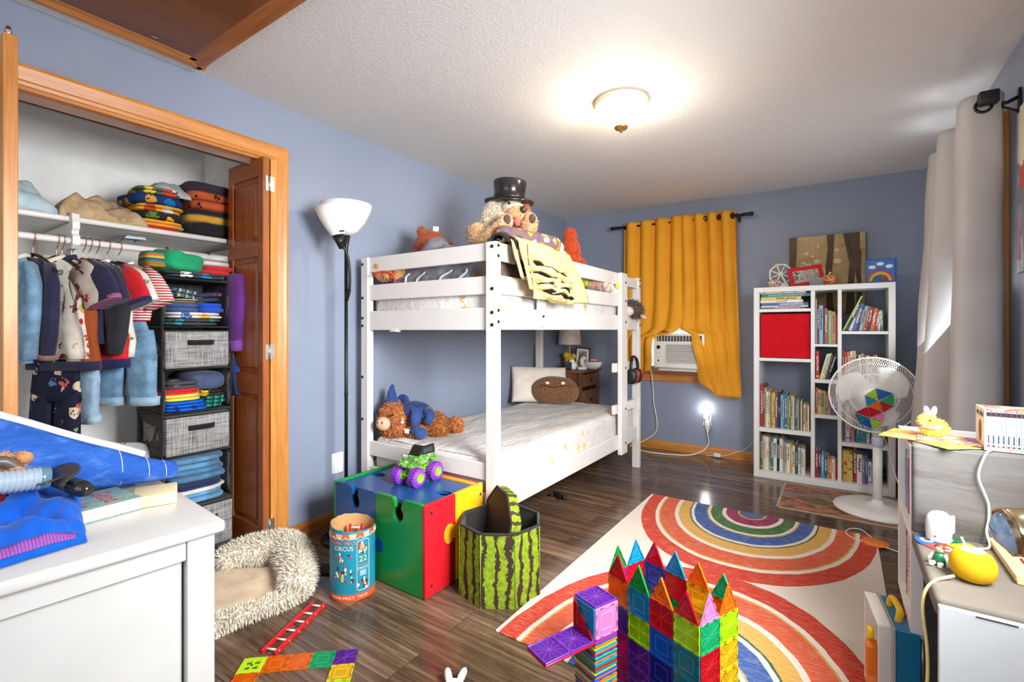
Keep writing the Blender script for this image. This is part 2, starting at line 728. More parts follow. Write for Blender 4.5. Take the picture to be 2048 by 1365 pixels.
PAINT = wall_paint()
CEIL = ceiling_paint()
CLOSET_WHITE = M((246, 244, 239), .6, var=.03)
OAK = wood('honey_oak_trim_upright', (176, 104, 40), (208, 136, 62), (228, 164, 90), 2)
OAKY = wood('honey_oak_trim_along_y', (176, 104, 40), (206, 134, 60), (226, 160, 88), 1)
OAKX = wood('honey_oak_trim_along_x', (168, 98, 40), (198, 128, 60), (220, 154, 84), 0)
OAKD = wood('red_brown_door_wood', (128, 62, 22), (158, 84, 34), (182, 106, 50), 2)
OAKDY = wood('red_brown_door_wood_cross', (128, 62, 22), (160, 86, 36), (182, 106, 50), 0)
HATCHW = wood('brown_hatch_board', (96, 52, 26), (112, 64, 32), (128, 76, 38), 1, .6)
STEEL = M((205, 200, 190), .3, .9, var=.03)
BLACKM = M((28, 26, 26), .4, .3, var=.03)
BLACKP = M((22, 22, 24), .45, var=.04)


def wall(name, axis, pos, th, a0, a1, z0, z1, holes, mat):
    """upright wall lying along the other axis from a0 to a1, with rectangular holes (b0,b1,c0,c1)"""
    b = MB()
    cuts = sorted({a0, a1, *[h[0] for h in holes], *[h[1] for h in holes]})
    for p, q in zip(cuts, cuts[1:]):
        segs = [(z0, z1)]
        for h in holes:
            if h[0] <= p + 1e-6 and h[1] >= q - 1e-6:
                ns = []
                for s0, s1 in segs:
                    if h[2] > s0:
                        ns.append((s0, min(s1, h[2])))
                    if h[3] < s1:
                        ns.append((max(s0, h[3]), s1))
                segs = ns
        for s0, s1 in segs:
            if s1 - s0 < 1e-4:
                continue
            c = [0, 0, (s0 + s1) / 2]; d = [0, 0, s1 - s0]
            c[axis] = pos + th / 2; d[axis] = abs(th)
            c[1 - axis] = (p + q) / 2; d[1 - axis] = q - p
            b.box(c, d, mat)
    return struct(name, b)


CL0, CL1, CLZ = -.30, 1.37, 2.025           # closet opening
W1 = (-1.60, -.82, .735, 2.02)               # far window (x0,x1,z0,z1)
W2 = (3.0, 3.95, .55, 2.02)                  # side window (y0,y1,z0,z1)
W3 = (.65, 1.55, 1.07, 1.97)                   # unseen side window, added to go with the near side fill lamp
W4 = (-2.0, .3, .7, 2.2)                     # window behind the camera
b = MB(); b.box((-1.4, 1.6, -.05), (4.2, 6.4, .1), floor_boards()); struct('floor', b)
b = MB(); b.box((-1.4, 1.6, ZC + .05), (4.2, 6.4, .1), CEIL); struct('ceiling', b)
wall('wall_left', 0, XL, -.11, YB, YF, 0, ZC, [(CL0, CL1, 0, CLZ)], PAINT)
wall('wall_far', 1, YF, .12, -2.55, .73, 0, ZC, [W1], PAINT)
wall('wall_right', 0, XR, .12, YB, YF, 0, ZC, [W2, W3], PAINT)
wall('wall_back', 1, YB, -.12, -2.55, .73, 0, ZC, [W4], PAINT)
wall('wall_closet_back', 0, -3.25, -.06, -.6, 1.5, 0, ZC, [], CLOSET_WHITE)
wall('wall_closet_side', 1, 1.385, .06, -3.25, -2.55, 0, ZC, [], CLOSET_WHITE)
wall('wall_closet_near', 1, -.45, -.06, -3.25, -2.55, 0, ZC, [], CLOSET_WHITE)
# baseboards
b = MB()


def baseboard(name, axis, pos, a0, a1, side, mat):
    b = MB()
    prof = [(0, 0), (.013, 0), (.013, .062), (.009, .075), (.004, .082), (0, .082)]
    if axis == 1:      # runs along x on a y wall
        b.prism([(pos + side * p[0], p[1]) for p in prof], a0, a1, mat, 0)
    else:              # runs along y on an x wall
        b.prism([(p[1], pos + side * p[0]) for p in prof], a0, a1, mat, 1)
    return struct(name, b)


baseboard('baseboard_left', 0, XL, 1.447, YF, 1, wood('baseboard_oak', (140, 78, 34), (172, 104, 50), (196, 128, 68), 1))
baseboard('baseboard_far', 1, YF, XL, XR, -1, OAKX)
baseboard('baseboard_right', 0, XR, YB, YF, -1, OAKY)


# closet casing with a stepped moulding
def casing(name, pts_inner_outer, mat):
    pass


prof = [(0, .0), (0, .012), (.012, .016), (.02, .012), (.05, .018), (.062, .022), (.075, .02), (.075, 0)]
b = MB()
b.prism([(XL + p[1], CL1 - .003 + p[0]) for p in prof], 0, CLZ + .075, OAK, 2)
struct('trim_closet_upright', b)
b = MB()
b.prism([(CLZ - .003 + p[0], XL + p[1]) for p in prof], CL0 - .07, CL1 + .0715, OAKY, 1)
struct('trim_closet_head', b)
b = MB()
b.prism([(XL + p[1], CL0 + .003 - p[0]) for p in prof], 0, CLZ + .075, OAK, 2)
struct('trim_closet_upright_near', b)
# jamb lining and door track
b = MB()
b.box((XL - .055, (CL0 + CL1) / 2, CLZ - .008), (.115, CL1 - CL0, .016), OAKY)
b.box((XL - .055, CL1 - .008, CLZ / 2), (.115, .016, CLZ), OAK)
b.box((XL - .055, CL0 + .008, CLZ / 2), (.115, .016, CLZ), OAK)
struct('trim_closet_jamb', b)
b = MB()
for dx in (-.014, .014):
    b.box((XL - .05 + dx, (CL0 + CL1) / 2, CLZ - .03), (.004, CL1 - CL0 - .04, .028), M((120, 96, 84), .4, .5))
b.box((XL - .05, (CL0 + CL1) / 2, CLZ - .0175), (.03, CL1 - CL0 - .04, .003), M((120, 96, 84), .4, .5))
struct('trim_door_track', b)


# folding doors: two hinged leaves each
def leaf(mb, x0, x1, y, th, z0, z1, mat, matx):
    """panelled leaf standing at right angles to the wall; face on both sides"""
    st = .048
    for xa, xb in ((x0, x0 + st), (x1 - st, x1)):
        mb.box(((xa + xb) / 2, y, (z0 + z1) / 2), (xb - xa, th, z1 - z0), mat, bev=.002, seg=1)
    rails = [(z0, z0 + .14), (z0 + .80, z0 + .90), (z0 + 1.49, z0 + 1.56), (z1 - .09, z1)]
    for a, c in rails:
        mb.box(((x0 + x1) / 2, y, (a + c) / 2), (x1 - x0 - 2 * st, th * .98, c - a), matx)
    for (a, c), (d, e) in zip(rails, rails[1:]):
        mb.box(((x0 + x1) / 2, y, (c + d) / 2), (x1 - x0 - 2 * st, th * .35, d - c), mat)
        iw = (x1 - x0 - 2 * st) - .04
        mb.box(((x0 + x1) / 2, y, (c + d) / 2), (iw, th * .8, d - c - .05), mat, bev=.008, seg=1)


def hinge(mb, x, y, z):
    mb.box((x, y, z), (.003, .045, .075), STEEL, bev=.0008, seg=1)
    mb.cyl((x + .004, y - .004, z - .037), (x + .004, y - .004, z + .037), .0042, STEEL, n=10)
    for dz in (-.026, .026):
        mb.cyl((x + .001, y + .013, z + dz), (x + .003, y + .013, z + dz), .0035, M((150, 146, 138), .3, .8), n=8)


b = MB(); leaf(b, -2.70, -2.352, 1.285, .032, .02, 2.0, OAKD, OAKDY)
d1 = struct('door_1', b); tag(d1, 'folded oak closet door beside the floor lamp')
b = MB(); leaf(b, -2.70, -2.352, 1.324, .032, .02, 2.0, OAK, OAKX); struct('leaf', b, d1)
for z in (1.87, 1.03, .16):
    b = MB(); hinge(b, -2.35, 1.303, z); struct('hinge', b, d1)
b = MB(); leaf(b, -2.42, -2.055, .345, .032, .03, 2.03, OAK, OAKX)
d2 = struct('door_2', b); tag(d2, 'folded oak closet door standing open beside the dresser')
b = MB(); b.cyl((-2.085, .345, 2.03), (-2.085, .345, 2.062), .006, STEEL, n=10); b.cyl((-2.085, .345, 2.045), (-2.085, .345, 2.052), .009, STEEL, n=10)
struct('pivot_pin', b, d2)


# windows -----------------------------------------------------------
GLASS = newmat('window_glass', .02, 0, .5, (230, 240, 245))
GLASS.node_tree.nodes['Principled BSDF'].inputs['Alpha'].default_value = .12
SASH = M((232, 232, 228), .4, var=.02)


def window(name, axis, wpos, inward, a0, a1, z0, z1, label):
    """wood casing, white sash, glass; axis is the wall's normal axis; inward = +1/-1 into the room"""
    def bx(mb, a, n, z, da, dn, dz, mat, bev=.002):
        c = [0, 0, z]; d = [0, 0, dz]
        c[axis] = n; d[axis] = dn; c[1 - axis] = a; d[1 - axis] = da
        mb.box(c, d, mat, bev=bev, seg=1)
    am, zm = (a0 + a1) / 2, (z0 + z1) / 2
    alongm = OAKX if axis == 1 else OAKY
    b = MB()
    n = wpos + inward * .009
    bx(b, a0 - .035, n, zm, .075, .018, z1 - z0 + .14, OAK)
    bx(b, a1 + .035, n, zm, .075, .018, z1 - z0 + .14, OAK)
    bx(b, am, n + inward * .001, z1 + .035, a1 - a0 + .15, .02, .075, alongm)
    bx(b, am, n, z0 - .05, a1 - a0 + .1, .018, .07, alongm)
    root = struct(name, b); tag(root, label)
    b = MB()
    bx(b, am, wpos + inward * .018 - inward * .05, z0 + .002, a1 - a0 + .06, .13, .024, alongm, .005)
    struct('window_sill', b, root)
    b = MB()
    n = wpos - inward * .05
    for a in (a0 + .022, a1 - .022):
        bx(b, a, n, zm, .044, .04, z1 - z0, SASH)
    for z in (z0 + .032, zm, z1 - .022):
        bx(b, am, n, z, a1 - a0 - .088, .038, .044, SASH)
    struct('sash', b, root)
    b = MB()
    bx(b, am, n, zm, a1 - a0 - .05, .004, z1 - z0 - .05, GLASS, 0)
    struct('glass', b, root)
    return root


window('window_1', 1, YF, -1, *W1, 'window behind the mustard curtain, air conditioner in its lower half')
window('window_2', 0, XR, -1, *W2, 'side window behind the grey curtain')
window('added_window', 0, XR, -1, *W3, 'added unseen side window beside the camera')
window('window_4', 1, YB, 1, *W4, 'wide window behind the camera')

# attic hatch in the ceiling ------------------------------------------
hx0, hx1, hy0, hy1 = -2.365, -1.42, -.1, 1.0
h = thing('attic_hatch', 'brown wooden hatch with moulded frame in the ceiling above the closet', 'hatch', ((hx0 + hx1) / 2, (hy0 + hy1) / 2, ZC))
hp = [(0, 0), (0, .008), (.012, .02), (.03, .02), (.05, .011), (.072, .011), (.085, 0)]
HF = wood('hatch_frame_oak_y', (150, 88, 36), (182, 116, 54), (206, 140, 74), 1)
HFX = wood('hatch_frame_oak_x', (124, 66, 28), (150, 86, 40), (176, 108, 56), 0)
b = MB()
for x, sg in ((hx0, 1), (hx1, -1)):
    b.prism([(ZC - q[1] - .001, x + sg * q[0]) for q in hp], hy0, hy1, HF, 1)
for y, sg in ((hy0, 1), (hy1, -1)):
    b.prism([(y + sg * q[0], ZC - q[1] - .001) for q in hp], hx0, hx1, HFX, 0)
part('frame', b, h, world=True)
b = MB(); b.box(((hx0 + hx1) / 2, (hy0 + hy1) / 2, ZC - .006), (hx1 - hx0 - .15, hy1 - hy0 - .15, .008), HATCHW)
part('panel', b, h, world=True)
for x, y in ((-2.255, .78), (-2.255, .42), (-2.255, .1)):
    b = MB()
    b.tube([(x, y - .012, ZC - .01), (x + .006, y - .012, ZC - .017), (x + .01, y + .01, ZC - .017), (x + .004, y + .014, ZC - .011)], .0012, STEEL, 6)
    part('wire_clip', b, h, world=True)

# ceiling lamp -------------------------------------------------------
lx, ly = -.93, 2.36
h = thing('ceiling_lamp', 'lit ribbed glass dome lamp with brass finial on the white ceiling', 'lamp', (lx, ly, ZC))
BRASS = M((178, 122, 66), .35, .6, var=.05)
b = MB(); b.lathe([(0, -.001), (.13, -.001), (.137, -.012), (.125, -.028), (.0, -.03)], M((232, 214, 190), .4, var=.03), 40)
part('pan', b, h)
g = newmat('frosted_ribbed_glass', .25, 0, .5, (255, 240, 214))
t = NT(g)
t.b.inputs['Emission Color'].default_value = (1, .76, .44, 1)
t.b.inputs['Emission Strength'].default_value = .5
tr = t.n.new('ShaderNodeBsdfTransparent'); tr.inputs[0].default_value = (1, .95, .86, 1)
mx = t.n.new('ShaderNodeMixShader'); mx.inputs[0].default_value = .45
t.l.new(tr.outputs[0], mx.inputs[1]); t.l.new(t.b.outputs[0], mx.inputs[2]); t.l.new(mx.outputs[0], t.n['Material Output'].inputs[0])
b = MB()
n = 160
prof = [(.122, -.026), (.128, -.034), (.126, -.05), (.114, -.078), (.092, -.104), (.06, -.124), (.03, -.134), (.012, -.136)]
vs = []
for r, z in prof:
    for k in range(n):
        rr = r * (1 + (.014 if k % 2 else -.008))
        a = 2 * pi * k / n
        vs.append((rr * math.cos(a), rr * math.sin(a), z))
b.add(vs, [(i * n + k, i * n + (k + 1) % n, (i + 1) * n + (k + 1) % n, (i + 1) * n + k) for i in range(len(prof) - 1) for k in range(n)], g, True)
part('glass_shade', b, h)
b = MB(); b.lathe([(.0, -.13), (.034, -.134), (.036, -.139), (.026, -.148), (.008, -.154), (.006, -.164), (.0, -.168)], BRASS, 28)
part('finial', b, h)
bulbm = newmat('lit_bulb', .4, 0, .5, (255, 250, 235))
bulbm.node_tree.nodes['Principled BSDF'].inputs['Emission Color'].default_value = (1, .9, .72, 1)
bulbm.node_tree.nodes['Principled BSDF'].inputs['Emission Strength'].default_value = 16
b = MB(); b.ball((.02, -.01, -.072), (.027, .027, .033), bulbm, 14)
part('bulb', b, h)

# wall outlets --------------------------------------------------------
h = thing('wall_plate', 'blank white wall plate beside the floor lamp', 'outlet', (XL, 1.755, .36))
b = MB(); b.box((.003, 0, 0), (.006, .078, .118), WHITE, bev=.002)
part('plate', b, h)
for z in (-.042, .042):
    b = MB(); b.cyl((.006, 0, z), (.0072, 0, z), .003, STEEL, n=8); part('screw', b, h)
# ================================================================== BUNK BED
BW = M((224, 219, 213), .42, var=.015)
BOLT = M((70, 66, 62), .35, .8, var=.03)
bx0, bx1, by0, by1 = -2.365, -1.368, 1.866, 3.905
pw, pd = .06, .045                     # post width along x, depth along y
bed = thing('bunk_bed', 'white wooden bunk bed with ladder along the blue wall', 'bed', ((bx0 + bx1) / 2, (by0 + by1) / 2, 0))


def bedpart(name, c, d, bev=.003):
    b = MB(); b.box(c, d, BW, bev=bev, seg=1)
    return part(name, b, bed, world=True)


def bolts(p, pts):
    for c, ax in pts:
        b = MB()
        e = [0, 0, 0]; e[ax[0]] = ax[1] * .0035
        q = Vector(c)
        b.cyl(q - Vector(e) * .3, q + Vector(e), .0085, BOLT, n=12)
        b.cyl(q + Vector(e) * .9, q + Vector(e) * 1.15, .0035, M((20, 20, 20), .5), n=6)
        o = mesh_obj('bolt', b, bed, True); o.parent = p


for x, y in ((bx0, by0), (bx1, by0), (bx0, by1), (bx1, by1)):
    sx = 1 if x == bx0 else -1
    sy = 1 if y == by0 else -1
    p = bedpart('post', (x + sx * pw / 2, y + sy * pd / 2, .785), (pw, pd, 1.57))
    if sy > 0:
        xo = x + (sx * (.016 if sx > 0 else .02))
        bolts(p, [((xo, by0, z), (1, -1)) for z in ((1.545, 1.34, 1.225, 1.165) if sx < 0 else (1.53, 1.33, 1.21, 1.165, .86, .61))])
    if sx < 0:
        yo = y + sy * .022
        bolts(p, [((bx1, yo, z), (0, 1)) for z in (1.55, 1.50, 1.235, 1.18)])
xm = (bx0 + bx1) / 2
ex0, ex1 = bx0 + pw, bx1 - pw
for y, sy in ((by0, 1), (by1, -1)):
    yc = y + sy * .026
    bedpart('end_rail', (xm, yc, 1.525), (ex1 - ex0, .022, .088))
    bedpart('end_rail', (xm, yc, 1.361), (ex1 - ex0, .022, .09))
    bedpart('end_board', (xm, yc, 1.195), (ex1 - ex0, .024, .112))
    bedpart('end_board', (xm, yc, .44), (ex1 - ex0, .024, .085))
    bedpart('end_board', (xm, yc, .29), (ex1 - ex0, .022, .085))
ym = (by0 + by1) / 2
LY = 3.425                                # ladder post
for x, sx in ((bx1, -1), (bx0, 1)):
    xc = x + sx * .026
    gl = (by0 + pd, LY + .13) if sx < 0 else (by0 + pd, by1 - pd)
    bedpart('guard_rail', (xc, (gl[0] + gl[1]) / 2, 1.526), (.022, gl[1] - gl[0], .09))
    bedpart('guard_rail', (xc, (gl[0] + gl[1]) / 2, 1.364), (.022, gl[1] - gl[0], .092))
    bedpart('side_rail', (xc, ym, 1.196), (.024, by1 - by0 - 2 * pd, .11))
    bedpart('side_rail', (xc, ym, .29), (.024, by1 - by0 - 2 * pd, .105))
# short rail at the ladder gap
bedpart('guard_rail', (bx1 - .026, LY + .27, 1.52), (.022, .34, .075))
p = bedpart('guard_brace', (bx1 - .006, 2.305, 1.283), (.02, .075, .25))
bolts(p, [((bx1 + .004, 2.31, z), (0, 1)) for z in (1.365, 1.215)])
p = bedpart('ladder_post', (bx1 + .004, LY + .065, .885), (.034, .115, 1.37))
bolts(p, [((bx1 + .021, LY + .085, z), (0, 1)) for z in (1.5, 1.36, 1.2, .85, .54, .28)])
for z in (.855, .54):
    bedpart('ladder_rung', (bx1 - .03, 3.655, z), (.028, .53, .068))
for z in (1.15, .255):
    for k in range(12):
        pass
b = MB()
for k in range(14):
    y = by0 + .12 + k * (by1 - by0 - .24) / 13
    b.box((xm, y, 1.160), (bx1 - bx0 - .08, .07, .016), M((214, 196, 164), .6))
part('upper_slat_base', b, bed, world=True)
b = MB()
for k in range(14):
    y = by0 + .12 + k * (by1 - by0 - .24) / 13
    b.box((xm, y, .285), (bx1 - bx0 - .08, .07, .016), M((214, 196, 164), .6))
part('lower_slat_base', b, bed, world=True)
b = MB(); b.box((-2.09, by0 + .02, 1.136), (.06, .03, .014), BW, bev=.002); part('pull_tab', b, bed, world=True)


def sheet_mat(name, base, stars, scale, wrinkle=.3):
    m = newmat(name, .85, 0, .2, base)
    t = NT(m)
    vec = t.co()
    vo = t.n.new('ShaderNodeTexVoronoi'); vo.inputs['Scale'].default_value = scale
    vo.inputs['Randomness'].default_value = .8
    t.l.new(vec, vo.inputs['Vector'])
    # little many-armed stars: the reach of the dot changes with the angle round the cell centre
    sub = t.n.new('ShaderNodeVectorMath'); sub.operation = 'SUBTRACT'
    t.l.new(vec, sub.inputs[0])
    sc2 = t.n.new('ShaderNodeVectorMath'); sc2.operation = 'SCALE'; sc2.inputs[3].default_value = 1.
    t.l.new(vo.outputs['Position'], sc2.inputs[0])
    t.l.new(sc2.outputs[0], sub.inputs[1])
    sp = t.n.new('ShaderNodeSeparateXYZ'); t.l.new(sub.outputs[0], sp.inputs[0])
    ang = t.math('ARCTAN2', t.math('ADD', sp.outputs[0], sp.outputs[1]), t.math('ADD', sp.outputs[2], t.math('MULTIPLY', sp.outputs[1], .6)))
    arms = t.math('COSINE', t.math('MULTIPLY', ang, 6.))
    reach = t.math('MULTIPLY_ADD', arms, .07, .19)
    st = t.math('LESS_THAN', vo.outputs['Distance'], reach)
    n = t.noise(vec, 3, 4)
    b_ = t.ramp(n, [(.3, tuple(v * .96 for v in base)), (.7, base)])
    t.base(t.mix(st, b_, stars))
    v2 = t.co('Object', (3, 1.2, 3))
    t.bump(t.noise(v2, 7, 5, .6, .8), wrinkle, .03)
    return m


SHEET = sheet_mat('white_star_sheet', (222, 219, 214), (206, 164, 92), 8.5)
SHEETL = sheet_mat('white_star_sheet_lower', (218, 214, 209), (226, 190, 130), 9, .45)


def mattress(name, x0, x1, y0, y1, z0, z1, mat, label, sag=.0, wr=.006, seed=0, drop=None):
    b = MB()
    nu, nv = 40, 72

    def f(u, v):
        # u across (folds over both long sides), v along
        w = x1 - x0; h = z1 - z0; L = w + 2 * h
        s = u * L
        y = lerp(y0, y1, v)
        if s < h:
            x, z = x0, z0 + s
        elif s < h + w:
            x, z = x0 + (s - h), z1
        else:
            x, z = x1, z1 - (s - h - w)
        # round the edges
        r = .045
        q = Vector((x, y, z))
        cx = min(max(x, x0 + r), x1 - r); cz = min(z, z1 - r)
        cy = min(max(y, y0 + r), y1 - r)
        d = Vector((x - cx, y - cy, z - cz))
        if d.length > r:
            q = Vector((cx, cy, cz)) + d.normalized() * r
        k = noise.noise(Vector((x * 7 + seed, y * 2.6, z * 6))) + .5 * noise.noise(Vector((x * 16, y * 6 + seed, z * 14)))
        top = 1 if z > z1 - .03 else .7
        q.z += wr * k * top
        if drop is not None and s >= h + w * .94:
            e = (s - h - w * .94) / (h + w * .06)
            q.x += drop(y) * e * (1 - .3 * e) + .008 * k
        return q
    b.grid(nu, nv, f, mat)
    for yy in (y0, y1):
        b.box(((x0 + x1) / 2, yy + (.032 if yy == y0 else -.032), (z0 + z1) / 2 - .004), (x1 - x0 - .03, .06, z1 - z0 - .012), mat, bev=.03)
    b.box(((x0 + x1) / 2, (y0 + y1) / 2, z0 + .01), (x1 - x0 - .04, y1 - y0 - .05, .02), mat)
    return solo(name, b, label, 'mattress')


mattress('mattress', bx0 + .05, bx1 - .045, by0 + .045, by1 - .05, 1.171, 1.358, SHEET, 'mattress with white starry sheet on the upper bunk')
mattress('mattress', bx0 + .05, bx1 - .05, by0 + .045, by1 - .05, .296, .505, SHEETL, 'mattress with rumpled white starry sheet on the lower bunk', wr=.011, seed=4,
         drop=lambda y: .012)

# pillow and face cushion on the lower bunk -----------------------------------
PILL = fabric((226, 214, 198), weave=500, var=.03)


def pillow(b, w, h, t, mat, X, n=24, pw=.55, amp=.008, seed=0, corner=.1):
    def f(side):
        def g(u, v):
            a, c = u * 2 - 1, v * 2 - 1
            pr = (1 - abs(a) ** 2.6) * (1 - abs(c) ** 2.6)
            x = a * w / 2 * (1 - corner * (1 - abs(c)) * abs(a) * .0 - corner * .35 * (1 - c * c) * abs(a) ** 3)
            y = c * h / 2 * (1 - corner * .35 * (1 - a * a) * abs(c) ** 3)
            k = noise.noise(Vector((a * 2.2 + seed, c * 2.2, side)))
            z = side * t / 2 * max(0, pr) ** pw + amp * k * (pr > .02)
            return (x, y, z)
        return g
    b.grid(n, n, f(1), mat, X)
    b.grid(n, n, f(-1), mat, X)
    return b


b = MB(); pillow(b, .50, .34, .13, PILL, Matrix())
solo('pillow', b, 'cream pillow leaning at the head of the lower bunk', 'pillow', loc=(-2.19, 3.64, .66), rot=(R(62), R(2), R(40)))
BRN = fur_mat((94, 62, 38), (122, 84, 54), (134, 96, 64))
b = MB(); b.ball((0, 0, 0), (.205, .10, .125), BRN, 28, pw=.9, amp=.012, freq=6)
c = thing('face_cushion', 'round brown velvet cushion with two pale eyes on the lower bunk', 'cushion', (-2.02, 3.62, .618), rot=(R(-16), R(0), R(26)))
part('body', b, c)
b = MB()
for x in (-.062, .07):
    b2 = MB(); b2.ball((x, -.094, .05), (.018, .008, .013), M((238, 216, 204), .6), 12)
    part('eye', b2, c)
b = MB(); b.tube(bez([(-.2, -.02, .035), (-.1, -.09, .03), (0, -.103, .012), (.1, -.092, .03), (.2, -.02, .035)], 6), .0035, fabric((70, 44, 26)), 6); part('mouth_seam', b, c)

# brown furry toy with pink snout and navy dinosaur on the lower bunk ---------
FURO = fur_mat((158, 88, 36), (190, 112, 50), (208, 134, 70))
a = thing('plush_highland_toy', 'long shaggy ginger plush animal with pink snout lying on the lower bunk', 'plush toy', (-2.13, 2.03, .50), rz=R(14), scale=1.08)
b = MB()
b.ball((-.10, .02, .085), (.155, .115, .105), FURO, 22, amp=.012)
b.ball((.07, .10, .065), (.16, .10, .075), FURO, 20, amp=.012, seed=3)
b.ball((.22, .20, .055), (.16, .11, .07), FURO, 20, amp=.012, seed=5)
b.ball((.32, .13, .04), (.085, .05, .04), FURO, 14, amp=.008, seed=6)
b.ball((.17, -.01, .04), (.095, .055, .045), FURO, 14, amp=.008, seed=8)
b.ball((-.01, -.055, .045), (.08, .05, .04), FURO, 14, amp=.008, seed=9)
b.ball((.40, .30, .05), (.09, .06, .045), FURO, 14, amp=.008, seed=2)
b.v = [(q[0] * .56 - .03, q[1] * .62 - .02, q[2] * .98) for q in b.v]
b.fur(FURO, 4600, .024, .0036, .5, rnd=random.Random(3))
part('shaggy_body', b, a)
SNOUT = fabric((222, 168, 140), weave=500)
b = MB(); b.ball((-.095, -.105, .085), (.042, .03, .036), SNOUT, 18); sn = part('snout', b, a)
for x in (-.112, -.082):
    b = MB(); b.ball((x, -.133, .096), (.0035, .003, .008), M((70, 40, 34)), 8)
    o = mesh_obj('nostril', b); o.parent = sn
for x in (-.135, -.045):
    b = MB(); b.ball((x, -.092, .135), .008, M((30, 18, 12), .15), 10); part('eye', b, a)

NAVY = fabric((44, 66, 118), weave=350, bump=.5, var=.25)
a = thing('plush_dinosaur', 'navy blue plush dinosaur sprawled on top of the shaggy ginger toy', 'plush toy', (-2.145, 2.06, .605), rz=R(8))
b = MB()
b.ball((.03, .0, .05), (.115, .062, .058), NAVY, 20, amp=.006)
b.ball((-.14, -.005, .062), (.062, .058, .064), NAVY, 18, amp=.004)
b.ball((-.185, -.025, .028), (.058, .042, .032), NAVY, 16, R=rotm(0, R(-16), 0).to_3x3())
b.tube([(-.145, 0, .10), (-.152, .004, .15), (-.150, .004, .185)], [.034, .025, .012], NAVY, 12)
b.ball((-.145, .004, .185), .013, NAVY, 10)
b.tube([(-.06, -.04, .07), (-.075, -.075, .03), (-.06, -.085, -.03)], [.03, .027, .024], NAVY, 12)
b.ball((-.056, -.088, -.035), (.028, .026, .024), NAVY, 12)
b.tube([(.08, -.045, .06), (.09, -.075, .01), (.10, -.08, -.05)], [.034, .028, .026], NAVY, 12)
b.ball((.10, -.085, -.055), (.03, .028, .026), NAVY, 12)
b.tube([(.13, -.01, .05), (.17, -.03, .03), (.16, -.06, -.01)], [.036, .027, .02], NAVY, 12)
b.ball((.135, -.085, -.06), (.042, .036, .034), NAVY, 14)
b.ball((-.10, .05, .085), (.05, .02, .05), NAVY, 12)
part('body', b, a)
b = MB(); b.tube([(-.03, -.06, .02), (-.01, -.075, .0), (.0, -.078, -.02)], [.002, .016, .012], M((190, 190, 196), .5), 10); part('horn', b, a)
b = MB(); b.box((.06, -.115, -.05), (.03, .003, .026), WHITE); part('care_tag', b, a)

# ================================================================== NIGHTSTAND CORNER
NSW = wood('dark_rustic_pine', (70, 40, 22), (104, 62, 34), (140, 92, 54), 2, .9, .45)
NSWX = wood('dark_rustic_pine_cross', (74, 42, 22), (110, 66, 36), (146, 96, 56), 0, .9, .45)
nx0, nx1, ny0, ny1 = -2.36, -2.015, 4.10, 4.52
n_ = thing('nightstand', 'dark brown rustic wooden nightstand in the corner behind the bunk bed', 'nightstand', ((nx0 + nx1) / 2, (ny0 + ny1) / 2, 0))
b = MB(); b.box(((nx0 + nx1) / 2, (ny0 + ny1) / 2, .74), (nx1 - nx0 + .04, ny1 - ny0 + .03, .025), NSWX, bev=.004); part('top', b, n_, world=True)
for yy in (ny0 + .012, ny1 - .012):
    b = MB(); b.box(((nx0 + nx1) / 2, yy, .385), (nx1 - nx0 - .03, .022, .68), NSW, bev=.002); part('side_panel', b, n_, world=True)
for x in (nx0 + .02, nx1 - .02):
    for y in (ny0 + .02, ny1 - .02):
        b = MB(); b.box((x, y, .364), (.04, .04, .728), NSW, bev=.003); part('leg', b, n_, world=True)
b = MB(); b.box(((nx0 + nx1) / 2 - .01, (ny0 + ny1) / 2, .2), (nx1 - nx0 - .06, ny1 - ny0 - .05, .02), NSWX); part('shelf', b, n_, world=True)
for zc, hh in ((.655, .12), (.46, .2)):
    b = MB(); b.box((nx1 - .005, (ny0 + ny1) / 2, zc), (.02, ny1 - ny0 - .09, hh), NSWX, bev=.004)
    d = part('drawer', b, n_, world=True)
    b = MB(); b.ball((nx1 + .014, (ny0 + ny1) / 2, zc), .013, BLACKM, 12); o = mesh_obj('knob', b, n_, True); o.parent = d

NT0 = .7525
l = thing('table_lamp', 'unlit table lamp with beige drum shade and yellow figured base on the nightstand', 'lamp', (-2.265, 4.36, NT0))
YEL = M((226, 178, 40), .35, var=.06)
b = MB(); b.ball((0, 0, .075), (.055, .05, .078), YEL, 20, amp=.01, freq=14); b.ball((-.03, -.02, .13), (.03, .03, .034), YEL, 14)
b.ball((.05, -.01, .12), (.026, .026, .03), YEL, 12); b.lathe([(0, 0), (.06, 0), (.058, .012), (.03, .02)], YEL, 20); part('base', b, l)
b = MB(); b.cyl((0, 0, .13), (0, 0, .30), .008, YEL, n=10); part('stem', b, l)
SHADE = fabric((226, 212, 196), weave=900)
b = MB()
b.lathe([(.115, .24), (.098, .47)], SHADE, 36); b.lathe([(.113, .24), (.096, .47)], SHADE, 36)
b.lathe([(.113, .24), (.1155, .238), (.1155, .244)], SHADE, 36); b.lathe([(.096, .47), (.0985, .47)], SHADE, 36)
part('lamp_shade', b, l)


def picture_mat(name, cols, scale=9., seed=0., stretch=(1, 1, 1), kind='Object'):
    k = ('pic', name)
    if k in _M:
        return _M[k]
    m = newmat(name, .35, 0, .4, cols[0])
    t = NT(m)
    vec = t.co(kind, stretch, loc=(seed, seed * .7, 0))
    n = t.noise(vec, scale, 5, .6, .6)
    k_ = len(cols)
    t.base(t.ramp(n, [(.36 + .28 * i / max(1, k_ - 1), c) for i, c in enumerate(cols)]))
    _M[k] = m
    return m


